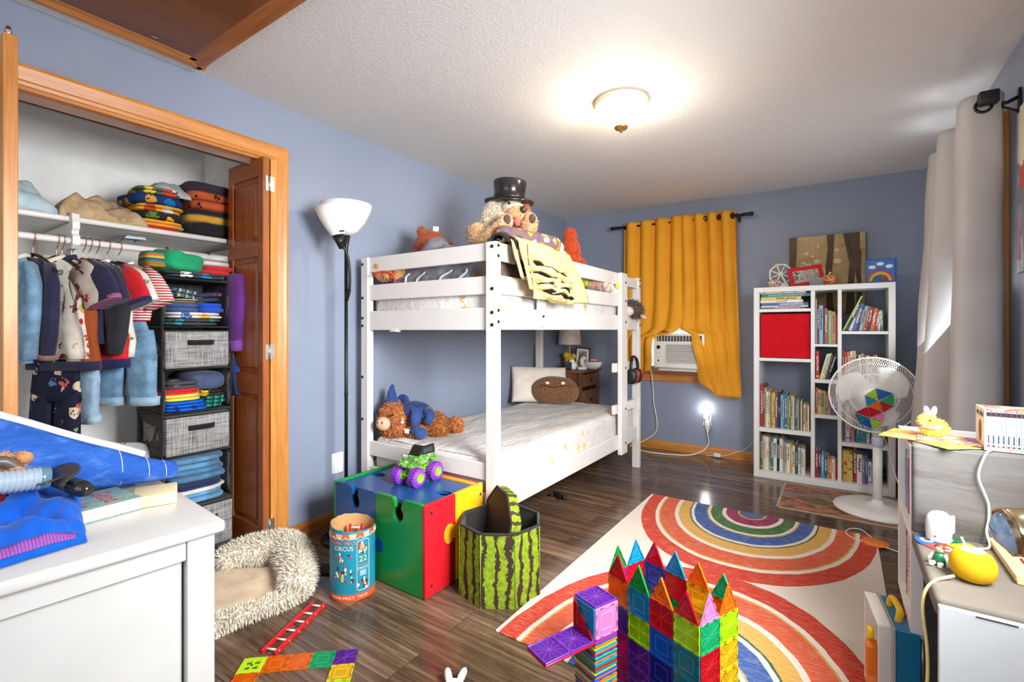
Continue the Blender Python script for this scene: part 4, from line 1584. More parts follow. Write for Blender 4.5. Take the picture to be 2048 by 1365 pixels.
CORD = M((232, 230, 224), .4, var=.01)
b = MB()
q = [(-.985, YF - .03, .325), (-.985, YF - .035, .26), (-.985, YF - .035, .2), (-.975, YF - .03, .12), (-1.02, YF - .06, .05), (-1.12, YF - .12, .012), (-1.25, YF - .17, .007), (-1.38, YF - .2, .007), (-1.5, YF - .2, .007), (-1.62, YF - .16, .007)]
b.tube(bez(q, 8), .0055, CORD, 8)
cd = solo('power_cord', b, 'thick white cord from the far wall socket running along the floor to the bed', 'cord')
b = MB(); b.box((-.985, YF - .025, .285), (.042, .034, .085), M((226, 224, 218), .4), bev=.008); b.cyl((-.985, YF - .03, .245), (-.985, YF - .033, .20), .012, M((226, 224, 218), .4), r1=.006, n=12)
o = mesh_obj('plug', b, cd, True); o.parent = cd
b = MB()
q = [(-1.46, 4.42, .80), (-1.475, 4.52, .70), (-1.48, YF - .03, .55), (-1.47, YF - .03, .42), (-1.445, YF - .03, .28), (-1.45, YF - .035, .17), (-1.52, YF - .05, .10), (-1.60, YF - .09, .05), (-1.68, YF - .11, .012)]
b.tube(bez(q, 8), .005, CORD, 8)
solo('appliance_cord', b, 'white cord hanging down the wall below the air conditioner', 'cord')
b = MB()
sw = ony(1434, 912, YF - .045)
q = [(sw.x - .09, YF - .04, .006), (sw.x, YF - .04, .02), (sw.x + .07, YF - .04, .03), (sw.x + .16, YF - .028, .075), (sw.x + .22, YF - .025, .10), (sw.x + .28, YF - .025, .17), (sw.x + .33, YF - .025, .25), (sw.x + .42, YF - .03, .30)]
b.tube(bez(q, 8), .0028, CORD, 6)
cd = solo('thin_cord', b, 'thin white cord with inline switch climbing behind the bookshelf', 'cord')
b = MB(); b.box((sw.x, YF - .04, .024), (.062, .028, .034), CORD, bev=.007); o = mesh_obj('inline_switch', b, cd, True); o.parent = cd
# ================================================================== BOOKSHELF
SX0, SX1, SY0, SY1, SZ = -.556, .312, 4.16, 4.54, 1.467
V1, V2 = (-.178, -.153), (-.014, .010)
sh = thing('bookshelf', 'white open-backed bookshelf with uneven compartments against the far wall', 'bookshelf', ((SX0 + SX1) / 2, (SY0 + SY1) / 2, 0))
ym_, dy_ = (SY0 + SY1) / 2, SY1 - SY0


def board(name, x0, x1, z0, z1, ins=0.):
    b = MB(); b.box(((x0 + x1) / 2, ym_ + ins / 2, (z0 + z1) / 2), (x1 - x0, dy_ - ins, z1 - z0), WHITE, bev=.0015, seg=1)
    part(name, b, sh, world=True)


board('top_board', SX0, SX1, 1.43, SZ)
board('bottom_board', SX0 + .038, SX1 - .038, .0, .05)
board('side_panel', SX0, SX0 + .038, 0, 1.43)
board('side_panel', SX1 - .038, SX1, 0, 1.43)
board('divider', *V1, .05, 1.43, .004)
board('divider', *V2, .05, 1.43, .004)
C1 = (SX0 + .038, V1[0]); C2 = (V1[1], V2[0]); C3 = (V2[1], SX1 - .038)
for c, zs in ((C1, ((1.277, 1.30), (.90, .924), (.353, .384))), (C2, ((1.018, 1.036), (.752, .778), (.495, .52))), (C3, ((1.11, 1.131), (.70, .722), (.311, .339)))):
    for z0, z1 in zs:
        board('shelf', c[0], c[1], z0, z1, .006)
PAGES = M((226, 216, 198), .8, var=.06)
CN = dict(red=(190, 34, 40), darkred=(140, 26, 36), maroon=(120, 40, 62), orange=(214, 106, 48), peach=(224, 160, 110), rust=(178, 82, 48), yellow=(232, 196, 84), mustard=(206, 160, 70), cream=(230, 216, 178),
          beige=(206, 186, 152), tan=(188, 156, 112), brown=(116, 84, 62), white=(232, 230, 224), grey=(170, 172, 172), darkgrey=(84, 84, 86), black=(40, 38, 40), navy=(46, 60, 104), blue=(66, 100, 160),
          lightblue=(134, 176, 206), skyblue=(84, 150, 196), teal=(44, 132, 138), mint=(150, 200, 180), green=(74, 132, 76), darkgreen=(54, 84, 62), lime=(166, 190, 82), olive=(140, 136, 84), purple=(106, 66, 124),
          mauve=(160, 124, 150), pink=(214, 130, 152))
NAMES = dict(darkred='dark red', lightblue='light blue', skyblue='sky blue', darkgreen='dark green', darkgrey='dark grey')


def bookmesh(t, h, d, col, txt=None, mark=None, seed=0, spiral=False):
    """upright book: x = thickness, y = depth (spine at y=0 facing -y), z = height"""
    b = MB(); c = M(col, .42, var=.04)
    ct = min(.0025, t * .2)
    b.box((-t / 2 + ct / 2, d / 2, h / 2), (ct, d, h), c)
    b.box((t / 2 - ct / 2, d / 2, h / 2), (ct, d, h), c)
    b.box((0, ct / 2, h / 2), (t - 2 * ct, ct, h), c)
    b.box((0, d / 2, h / 2), (t - 2 * ct, d - 2 * ct - .002, h - .006), PAGES)
    lum = sum(col) / 3
    tc = M(mark, .5, var=0) if mark else (M((44, 42, 48), .5, var=0) if lum > 150 else M((226, 220, 204), .5, var=0))
    r = random.Random(seed)
    if txt:
        b.text(txt, min(t * .72, h * .8 / max(1, len(txt)) * 1.5), tc, TR((0, -.0006, h * .5), rx=pi / 2) @ rotm(0, 0, -pi / 2), .0003)
    elif t > .009:
        # faint unreadable title marks down the spine
        z = h * r.uniform(.8, .9)
        while z > h * r.uniform(.25, .45):
            L = r.uniform(.006, .014)
            b.box((r.uniform(-.1, .1) * t, -.0003, z - L / 2), (t * r.uniform(.3, .5), .0006, L), tc)
            z -= L + r.uniform(.002, .006)
        if r.random() < .6:
            b.box((0, -.0003, h * .09), (t * .7, .0006, t * .6), M(r.choice([(206, 50, 46), (60, 90, 150), (236, 200, 80), (240, 238, 230)]), .5, var=0))
    if spiral:
        for k in range(14):
            b.tube([(-t * .5, -.002, h * (k + .7) / 15), (0, -.006, h * (k + .7) / 15), (t * .5, -.002, h * (k + .7) / 15)], .0011, M((220, 220, 220), .3, .8), 5, caps=False)
    return b


def row(x0, z, items, where, group, y=SY0 + .05, gap=.0012, dmax=.26, seed=0, flip='bed side'):
    x = x0
    for i, it in enumerate(items):
        cn, t, h = it[0], it[1], it[2]
        o = it[3] if len(it) > 3 else {}
        lean = R(o.get('lean', 0))
        r = random.Random(seed * 100 + i)
        d = min(dmax, h * r.uniform(.72, .95))
        b = bookmesh(t, h, d, CN[cn], o.get('txt'), o.get('mark'), seed * 50 + i, o.get('spiral', False))
        if lean:
            # pivot on the lower edge
            X = TR((-t / 2, 0, 0)) if lean < 0 else TR((t / 2, 0, 0))
            b.v = [tuple(rotm(0, lean, 0) @ Vector((p[0] + t / 2, p[1], p[2]))) for p in b.v]
            xx = x
            adv = t / math.cos(lean)
            zz = z + abs(math.sin(lean)) * t * (1 if lean > 0 else 0) + .0005
        else:
            b.v = [(p[0] + t / 2, p[1], p[2]) for p in b.v]
            xx, adv, zz = x, t, z + .0005
        lab = f"{o.get('say', NAMES.get(cn, cn))} book, {ORD[i]} from the {flip} {where}"
        solo('book', b, lab, 'book', group, loc=(xx, y + r.uniform(-.004, .012), zz))
        x += adv + gap


# flat pile in the top compartment
pile = [('brown', .012, .30), ('white', .013, .315, {'mark': (190, 60, 60)}), ('blue', .021, .31, {'mark': (230, 230, 226)}), ('white', .02, .285, {'txt': 'DINOSAUR', 'mark': (30, 40, 80)}), ('yellow', .024, .27, {'mark': (60, 54, 40)}),
        ('teal', .026, .33, {'txt': 'THE WONDERS OF THE WORLD', 'mark': (226, 236, 230)}), ('cream', .026, .305)]
z = 1.3005
for i, it in enumerate(pile):
    o = it[3] if len(it) > 3 else {}
    b = MB()
    t, L = it[1], it[2]
    bm_ = bookmesh(t, L, .22, CN[it[0]], o.get('txt'), o.get('mark'), 900 + i)
    # lay it flat: height runs along x, thickness along z
    b.mats = bm_.mats; b.f = bm_.f; b.mi = bm_.mi; b.sm = bm_.sm
    b.v = [(p[2], p[1], p[0] + t / 2) for p in bm_.v]
    if o.get('txt'):
        b.v = [(L - q[0], q[1], t - q[2]) if m_ else q for q, m_ in ((q, False) for q in b.v)]
    solo('book', b, f"{NAMES.get(it[0], it[0])} book lying {ORD[i]} from the bottom of the flat pile in the top compartment", 'book', 'books lying flat on the bookshelf', loc=(C1[0] + .004 + .004 * (i % 3), SY0 + .04 + .006 * (i % 2), z))
    z += t + .0005
row(C1[0] + .003, .384, [('red', .017, .325), ('brown', .011, .315), ('beige', .01, .30), ('white', .012, .275), ('cream', .01, .272), ('olive', .008, .27), ('mustard', .012, .268), ('yellow', .012, .27), ('purple', .017, .275),
                         ('black', .018, .28, {'txt': 'SPACE', 'mark': (236, 234, 230), 'say': 'black and white'}), ('lightblue', .012, .255), ('skyblue', .01, .255), ('blue', .018, .258), ('lime', .008, .25), ('green', .014, .258), ('peach', .01, .258),
                         ('white', .009, .25), ('teal', .009, .24), ('darkgrey', .01, .24), ('tan', .009, .235), ('darkgreen', .009, .225), ('cream', .009, .22), ('navy', .006, .205), ('beige', .014, .20), ('tan', .012, .195), ('cream', .009, .19)],
    'on the wide middle shelf', 'books on the wide middle shelf', dmax=.25, seed=1)
row(C1[0] + .003, .05, [('brown', .013, .265), ('beige', .008, .26), ('cream', .01, .262), ('white', .022, .255, {'txt': 'ANIMALS', 'mark': (150, 50, 40)}), ('tan', .012, .25), ('teal', .018, .25), ('white', .022, .25), ('black', .016, .245),
                        ('white', .021, .25, {'mark': (190, 40, 44)}), ('grey', .011, .24), ('beige', .013, .225), ('white', .021, .22), ('mustard', .016, .222), ('white', .014, .21), ('darkgreen', .018, .225, {'txt': 'NORTH AMERICA', 'mark': (236, 236, 230)}),
                        ('white', .012, .20), ('grey', .01, .198), ('white', .011, .2), ('cream', .009, .195)],
    'on the wide bottom shelf', 'books on the wide bottom shelf', dmax=.25, seed=2)
row(C2[0] + .002, 1.036, [('grey', .009, .33, {'spiral': True}), ('darkred', .014, .29, {'spiral': True}), ('lightblue', .022, .285), ('darkgreen', .008, .265), ('rust', .018, .262), ('skyblue', .006, .245), ('lime', .014, .245), ('tan', .009, .24), ('cream', .011, .235), ('orange', .007, .225), ('red', .009, .21)],
    'in the top narrow compartment', 'books in the top narrow compartment', dmax=.2, seed=3)
row(C2[0] + .004, .778, [('red', .022, .205), ('cream', .009, .19, {'lean': 14}), ('white', .01, .192, {'lean': 14}), ('lime', .01, .196, {'lean': 14}), ('purple', .007, .185, {'lean': 15}), ('black', .015, .2, {'lean': 17, 'mark': (214, 212, 206)})],
    'in the second narrow compartment', 'books in the second narrow compartment', dmax=.18, seed=4)
row(C2[0] + .003, .52, [('orange', .014, .19), ('cream', .012, .178), ('beige', .011, .175), ('tan', .011, .172), ('lime', .009, .17), ('rust', .013, .165), ('lightblue', .012, .15), ('red', .013, .148), ('blue', .013, .14), ('navy', .012, .135)],
    'in the third narrow compartment', 'books in the third narrow compartment', dmax=.17, seed=5)
row(C2[0] + .002, .05, [('red', .018, .2, {'mark': (246, 240, 230)}), ('navy', .015, .2), ('skyblue', .02, .175), ('darkgrey', .016, .17), ('olive', .011, .165), ('orange', .014, .15), ('white', .01, .148), ('cream', .009, .145), ('red', .009, .14)],
    'in the bottom narrow compartment', 'books in the bottom narrow compartment', dmax=.17, seed=6)
row(C3[0] + .004, 1.131, [('lime', .011, .27, {'lean': 24}), ('black', .02, .225, {'lean': 22}), ('white', .02, .2, {'lean': 17, 'mark': (180, 60, 56)}), ('blue', .019, .2, {'lean': 15}), ('navy', .016, .185, {'lean': 14, 'mark': (226, 170, 60)}), ('lightblue', .015, .18, {'lean': 12}),
                          ('mustard', .008, .18, {'lean': 12}), ('rust', .012, .175, {'lean': 11}), ('maroon', .022, .172, {'lean': 9}), ('orange', .021, .16, {'lean': 9}), ('red', .02, .145, {'lean': 9}), ('white', .01, .14, {'lean': 4}), ('green', .02, .148)],
    'in the upper window-side compartment', 'leaning books in the upper compartment', dmax=.19, seed=7)
row(C3[0] + .003, .722, [('brown', .013, .27), ('red', .014, .26), ('orange', .017, .26), ('white', .012, .265), ('beige', .02, .268), ('maroon', .012, .25), ('cream', .014, .24), ('tan', .016, .25), ('rust', .013, .24), ('white', .016, .235), ('darkred', .012, .235), ('cream', .013, .23), ('peach', .017, .24), ('beige', .014, .22), ('brown', .016, .215)],
    'on the shelf behind the fan blades', 'books on the shelf behind the fan', dmax=.2, seed=8)
row(C3[0] + .002, .339, [('grey', .007, .29), ('darkgrey', .006, .285), ('grey', .008, .28), ('white', .018, .255, {'mark': (170, 50, 50)}), ('mauve', .014, .245), ('pink', .012, .24), ('darkgreen', .01, .235), ('teal', .018, .235), ('skyblue', .018, .23), ('teal', .02, .225), ('mint', .017, .215), ('brown', .011, .205), ('cream', .015, .2), ('rust', .013, .205), ('orange', .017, .215), ('yellow', .018, .21)],
    'on the shelf below the fan head', 'books on the shelf below the fan', dmax=.2, seed=9)
row(C3[0] + .068, .05, [('darkred', .02, .235), ('white', .03, .205), ('mauve', .014, .2), ('blue', .017, .198), ('white', .018, .158), ('skyblue', .016, .155), ('white', .018, .148), ('black', .012, .14)],
    'on the bottom shelf behind the fan pole', 'books on the bottom shelf behind the fan', dmax=.18, seed=10)
FLOW = printed('yellow_flowered_board', (224, 196, 110), [(196, 60, 50), (90, 130, 60), (206, 150, 60), (224, 196, 110)], 34, .4)
b = MB(); b.box((0, 0, .11), (.062, .16, .22), FLOW, bev=.004)
solo('patterned_box', b, 'yellow flower-patterned box standing first on the bottom shelf behind the fan', 'box', loc=(C3[0] + .035, SY0 + .14, .0505))
b = MB(); b.ball((0, 0, .05), (.035, .05, .05), printed('dark_basket_pattern', (46, 48, 34), [(120, 120, 60), (46, 48, 34), (150, 140, 110)], 40, .35), 18)
solo('dark_ball', b, 'dark patterned ball at the end of the bottom shelf behind the fan', 'toy', loc=(SX1 - .068, SY0 + .2, .051))
RB = fabric((206, 12, 28), weave=700, bump=.15, var=.05)
rb_ = thing('storage_box', 'bright red fabric storage box filling one bookshelf compartment', 'storage box', ((C1[0] + C1[1]) / 2, SY0 + .03, .9245))
b = MB(); b.box((0, .16, .17), (.33, .32, .335), RB, bev=.008)
part('body', b, rb_)
b = MB(); b.box((0, -.002, .285), (.326, .006, .088), RB, bev=.003); part('front_flap', b, rb_)

# --- on top of the bookshelf
TZ = SZ + .0008
fw_ = thing('ferris_wheel_toy', 'white toy ferris wheel with colourful base on top of the bookshelf', 'toy', (-.395, 4.30, TZ), rz=R(8))
b = MB(); b.box((.0, .0, .018), (.13, .08, .036), M((214, 206, 196), .5), bev=.012); b.ball((-.03, -.03, .035), (.05, .03, .03), printed('toy_base_print', (224, 214, 196), [(200, 60, 50), (236, 200, 70), (90, 150, 90)], 50, .45), 16); part('base', b, fw_)
IV = M((236, 230, 214), .45, var=.02)
b = MB()
wc = Vector((.01, 0, .108)); rr = .08
P8 = [wc + Vector((rr * math.cos(R(22.5 + 45 * k)), 0, rr * math.sin(R(22.5 + 45 * k)))) for k in range(8)]
for yy in (-.022, .022):
    for k in range(8):
        b.tube([P8[k] + Vector((0, yy, 0)), P8[(k + 1) % 8] + Vector((0, yy, 0))], .0055, IV, 6)
        b.tube([wc + Vector((0, yy, 0)), P8[k] + Vector((0, yy, 0))], .0045, IV, 6)
b.cyl(wc + Vector((0, -.03, 0)), wc + Vector((0, .03, 0)), .012, IV, n=14)
part('wheel', b, fw_)
for k, c in enumerate(((200, 50, 50), (236, 196, 60), (70, 120, 170), (90, 150, 90))):
    b = MB(); q = wc + (P8[k * 2] - wc) * .78; b.box(q, (.024, .03, .02), M(c, .4), bev=.004); part('gondola', b, fw_)
for sx in (-1, 1):
    b = MB(); b.tube([wc + Vector((0, sx * .034, 0)), (.01 + .04, sx * .034, .03)], .005, IV, 6); b.tube([wc + Vector((0, sx * .034, 0)), (.01 - .04, sx * .034, .03)], .005, IV, 6); part('support', b, fw_)
FR = M((200, 18, 30), .35, var=.04)
framed('photo_frame', 'bright red photo frame tilted on top of the bookshelf beside the pumpkin', .225, .155, .028, FR, picture_mat('garden_photo', [(60, 66, 52), (150, 140, 128), (206, 200, 196), (120, 112, 92), (226, 220, 216)], 26, 6),
       (-.20, 4.245, TZ + .006), (R(-16), R(-7), R(10)), d=.016)
b = MB(); b.box((0, 0, .032), (.088, .003, .06), M((142, 142, 140), .6), X=rotm(R(-14), 0, 0))
solo('grey_card', b, 'small plain grey card leaning against the red photo frame', 'card', loc=(-.145, 4.205, TZ), rz=R(10))
pk = thing('pumpkin', 'small orange ceramic pumpkin with carved face beside the red photo frame', 'ornament', (-.065, 4.26, TZ))
ORG = M((222, 142, 84), .35, var=.08)
b = MB()
vs = []; n, m = 40, 14
for i in range(m + 1):
    th = pi * i / m
    for k in range(n):
        a = 2 * pi * k / n
        r = .048 * math.sin(th) ** .85 * (1 + .07 * abs(math.cos(a * 4)))
        vs.append((r * math.cos(a), r * math.sin(a), .044 - .043 * math.cos(th) - .008 * math.exp(-((th - pi) / .5) ** 2)))
b.add(vs, [(i * n + k, i * n + (k + 1) % n, (i + 1) * n + (k + 1) % n, (i + 1) * n + k) for i in range(m) for k in range(n)], ORG, True)
part('body', b, pk)
b = MB(); b.tube([(0, 0, .076), (.002, 0, .09), (.008, 0, .10)], [.011, .008, .009], M((214, 194, 140), .5), 10); part('stem', b, pk)
DKB = M((40, 28, 22), .5)
for (x, z_), s in (((-.022, .056), 1), ((.008, .057), 1), ((-.008, .044), .7)):
    b = MB(); b.prism([(z_ - .006 * s, x - .007 * s), (z_ - .006 * s, x + .007 * s), (z_ + .007 * s, x)], -.0505, -.040, DKB, 1)
    part('carved_eye', b, pk)
b = MB(); b.grid(8, 2, lambda u, v: (lerp(-.03, .016, u), -.049 + .008 * (u - .5) ** 2 * 4, .027 - .008 * math.sin(u * pi) + .007 * v), DKB, thick=.003); part('carved_mouth', b, pk)
bl = thing('picture_book', 'blue board books with rainbow picture standing on top of the bookshelf', 'book', (.235, 4.27, TZ), rz=R(-6))
BLU = M((42, 104, 182), .4, var=.05)
b = MB(); b.box((0, 0, .085), (.165, .012, .17), BLU, bev=.002, seg=1); b.box((0.01, .02, .088), (.165, .012, .176), M((60, 120, 196), .4), bev=.002, seg=1, X=rotm(0, 0, R(6))); part('cover', b, bl)
rc = [(206, 50, 46), (236, 150, 50), (240, 214, 80), (90, 160, 80), (50, 90, 160)]
for k, c in enumerate(rc):
    b = MB()
    r0 = .075 - k * .009
    pts = [((r0) * math.cos(R(a)), (r0) * math.sin(R(a))) for a in range(0, 181, 12)] + [((r0 - .009) * math.cos(R(a)), (r0 - .009) * math.sin(R(a))) for a in range(180, -1, -12)]
    b.prism([(z_ + .018, x) for x, z_ in pts], -.0075 - .0002 * k, -.0055, M(c, .5, var=0), 1)
    part('rainbow_band', b, bl)
for x, z_ in ((-.045, .118), (.05, .118), (.0, .138)):
    b = MB(); b.ball((x, -.0075, z_), (.022, .0015, .013), WHITE, 14); part('cloud', b, bl)
b = MB(); b.ball((.02, -.0085, .035), (.02, .002, .024), M((150, 96, 58), .5), 14); part('brown_figure', b, bl)

# painting on the wall behind the shelf
q0, q1 = ony(1579, 480, 4.58), ony(1731, 463, 4.57)
w_ = q1.x - q0.x; zt = (q0.z + q1.z) / 2 + .004; zb = 1.27
pt = thing('canvas_painting', 'sepia canvas of bare tree trunks and pale hanging globes behind the bookshelf', 'painting', ((q0.x + q1.x) / 2, 4.58, zb))
cm = newmat('sepia_canvas', .8, 0, .2, (190, 164, 120)); t = NT(cm)
n = t.noise(t.co('Object', (1, 1, 2.4)), 4, 5)
t.base(t.ramp(n, [(.25, (152, 126, 88)), (.5, (190, 162, 116)), (.75, (208, 184, 140))]))
hh = zt - zb
b = MB(); b.box((0, 0, hh / 2), (w_, .034, hh), cm, bev=.002, seg=1); part('canvas', b, pt)
TK = M((92, 74, 58), .8, var=.2)
for k, pts in enumerate(([(-.5, 0), (-.5, 1), (-.39, 1), (-.40, .72), (-.42, .4), (-.40, 0)], [(.0, 0), (.01, .3), (-.01, .55), (.02, .82), (.01, 1), (.11, 1), (.095, .7), (.09, .66), (.07, .4), (.10, .05), (.12, 0)],
                         [(.25, 0), (.27, .3), (.30, .62), (.22, 1), (.27, 1), (.30, .9), (.37, .55), (.36, .3), (.37, 0)], [(.38, 0), (.40, .35), (.36, .6), (.27, 1), (.43, 1), (.43, .8), (.455, .75), (.44, .55), (.46, .25), (.45, 0)])):
    b = MB(); b.prism([(hh * z_, w_ * x) for x, z_ in pts], -.0182, -.0168, TK, 1); part('painted_trunk', b, pt)
GL = M((222, 204, 164), .8, var=.05)
for x, z_, r in ((-.24, .62, .022), (-.30, .66, .012), (-.27, .50, .014), (-.12, .67, .02), (-.18, .74, .01), (-.05, .54, .03), (.15, .66, .022), (.14, .80, .013), (-.26, .78, .012), (-.1, .86, .008), (-.33, .6, .016)):
    b = MB(); b.ball((w_ * x, -.0172, hh * z_), (r * 1.15, .0014, r), GL, 16); b.box((w_ * x, -.0171, (hh * z_ + hh) / 2), (.0012, .0006, hh - hh * z_), GL); part('painted_globe', b, pt)

# ================================================================== FAN AND PLAY MAT
MATM = newmat('printed_play_mat', .6, 0, .3, (150, 96, 74)); t = NT(MATM)
vec = t.co('Object', (1, 2.2, 1))
n = t.noise(vec, 6, 6, .62, 1.2)
c = t.ramp(n, [(.28, (58, 66, 50)), (.40, (96, 76, 60)), (.5, (158, 102, 76)), (.6, (190, 132, 102)), (.7, (120, 82, 64)), (.8, (70, 60, 54))])
t.base(c)
mx0, mx1, my0, my1 = -.335, .58, 3.52, 4.10
mt_ = thing('play_mat', 'flat play mat printed with roads and red earth under the fan', 'play mat', ((mx0 + mx1) / 2, (my0 + my1) / 2, 0))
b = MB(); b.box(((mx0 + mx1) / 2, (my0 + my1) / 2, .002), (mx1 - mx0, my1 - my0, .004), MATM); part('printed_sheet', b, mt_, world=True)
b = MB(); EDG = M((176, 164, 140), .6)
for x in (mx0, mx1):
    b.box((x, (my0 + my1) / 2, .0025), (.012, my1 - my0 + .012, .005), EDG)
for y in (my0, my1):
    b.box(((mx0 + mx1) / 2, y, .0025), (mx1 - mx0, .012, .005), EDG)
part('border', b, mt_, world=True)
b = MB(); road = bez([(-.33, 3.80, 0), (-.2, 3.86, 0), (-.05, 3.93, 0), (.1, 3.90, 0), (.3, 3.97, 0), (.57, 3.92, 0)], 8)
b.grid(len(road) - 1, 1, lambda u, v: (road[round(u * (len(road) - 1))].x, road[round(u * (len(road) - 1))].y + (v - .5) * .06, .0047), M((112, 116, 124), .6)); part('printed_road', b, mt_, world=True)
b = MB()
for k in range(1, len(road) - 1, 2):
    b.box((road[k].x, road[k].y, .0051), (.02, .004, .0003), M((214, 212, 206)))
o = part('road_dashes', b, mt_, world=True); o['kind'] = 'stuff'
b = MB(); b.prism([(-.2, 3.75), (-.1, 3.70), (-.02, 3.78), (-.12, 3.83)], .0042, .0048, M((86, 108, 66), .7), 2); part('printed_field', b, mt_, world=True)

FX, FY = .195, 3.79
FANW = M((236, 233, 227), .35, var=.01)
fan = thing('pedestal_fan', 'white pedestal fan with round wire guard in front of the bookshelf', 'fan', (FX, FY, .0055))
b = MB(); b.lathe([(0, 0), (.232, 0), (.236, .008), (.228, .018), (.205, .024), (.20, .03), (.16, .034), (.07, .038), (.035, .05), (.026, .07), (0, .07)], FANW, 56); part('base', b, fan)
b = MB(); b.cyl((0, 0, .05), (0, 0, .42), .0255, FANW, n=22); part('lower_pole', b, fan)
b = MB(); b.lathe([(.0262, .40), (.031, .402), (.032, .45), (.027, .462), (0, .462)], M((196, 206, 226), .35), 22); part('height_collar', b, fan)
b = MB(); b.cyl((0, 0, .45), (0, 0, .60), .0225, FANW, n=20); part('upper_pole', b, fan)
b = MB(); b.ball((0, -.01, .64), (.04, .05, .055), FANW, 18); part('neck', b, fan)
HC = Vector((FX - .026, FY - .10, .742))
toC = (Vector((0, 0, .92)) - HC).normalized()
FQ = toC.to_track_quat('Z', 'Y').to_matrix().to_4x4()
FXM = Matrix.Translation(HC) @ FQ
b = MB(); b.lathe([(0, -.13), (.05, -.125), (.062, -.10), (.065, -.05), (.05, -.03), (0, -.03)], FANW, 28, X=FXM); part('motor_housing', b, fan, world=True)
RG = .228


def guard(name, zr, zc, n, bulge):
    b = MB()
    for k in range(n):
        a = 2 * pi * k / n
        pts = []
        for i in range(7):
            r = lerp(.038, RG, i / 6)
            a2 = a + .55 * (i / 6) * bulge
            pts.append((r * math.cos(a2), r * math.sin(a2), lerp(zc, zr, (i / 6) ** 2.4)))
        b.tube(pts, .0015, FANW, 4, X=FXM, caps=False)
    ring = [(RG * math.cos(R(a)), RG * math.sin(R(a)), zr) for a in range(0, 361, 6)]
    b.tube(ring, .0045, FANW, 8, X=FXM, caps=False)
    for rr_, zz in ((.19, lerp(zc, zr, .66)), (.125, lerp(zc, zr, .17))):
        b.tube([(rr_ * math.cos(R(a)), rr_ * math.sin(R(a)), zz) for a in range(0, 361, 6)], .0018, FANW, 6, X=FXM, caps=False)
    part(name, b, fan, world=True)


guard('front_guard', .0, .045, 110, 1)
guard('rear_guard', -.004, -.05, 84, -1)
b = MB(); b.lathe([(0, .05), (.036, .05), (.042, .044), (.042, .038), (0, .036)], FANW, 28, X=FXM); part('centre_badge', b, fan, world=True)
b = MB(); b.lathe([(0, .02), (.034, .018), (.04, -.02), (0, -.03)], FANW, 24, X=FXM); part('blade_hub', b, fan, world=True)
for k in range(3):
    b = MB()

    def bf(u, v, k=k):
        r = lerp(.034, .195, v)
        a = R(120 * k + 25) + (u - .5) * (1.0 + .45 * v) * (1 - .25 * v * v) * 1.25 + .35 * v
        rr = r - .04 * max(0, v - .75) * 4 * (u - .5) ** 2 * 4 * .8
        return (rr * math.cos(a), rr * math.sin(a), .014 - .03 * u + .004 * v)
    b.grid(14, 14, bf, M((238, 236, 232), .4, var=.01), X=FXM, thick=.0018)
    part('fan_blade', b, fan, world=True)
b = MB(); q = [(FX + .03, FY + .06, .50), (FX + .06, FY + .05, .36), (FX + .10, FY - .02, .2), (FX + .16, FY - .10, .09), (FX + .24, FY - .16, .012), (FX + .33, FY - .2, .007)]
b.tube(bez(q, 8), .0032, CORD, 6); part('cord', b, fan, world=True)

# clear magnetic triangles stuck on the fan guard
TC = dict(red=(206, 18, 34), orange=(240, 116, 20), yellow=(240, 204, 30), lime=(178, 220, 20), green=(24, 150, 62), emerald=(30, 176, 110), teal=(14, 128, 140), blue=(24, 92, 196), cyan=(20, 146, 196), navy=(24, 40, 150), purple=(112, 44, 168), pink=(236, 140, 196), magenta=(190, 36, 130))
SAY = dict(cyan='light blue', navy='dark blue', emerald='mint green')
FP = FXM @ Vector((0, 0, .055))


def onfan(px, py):
    d = Vector(_ray(px, py)); o = Vector((0, 0, CAMH))
    s_ = (FP - o).dot(toC) / d.dot(toC)
    return FXM.inverted() @ (o + d * s_)


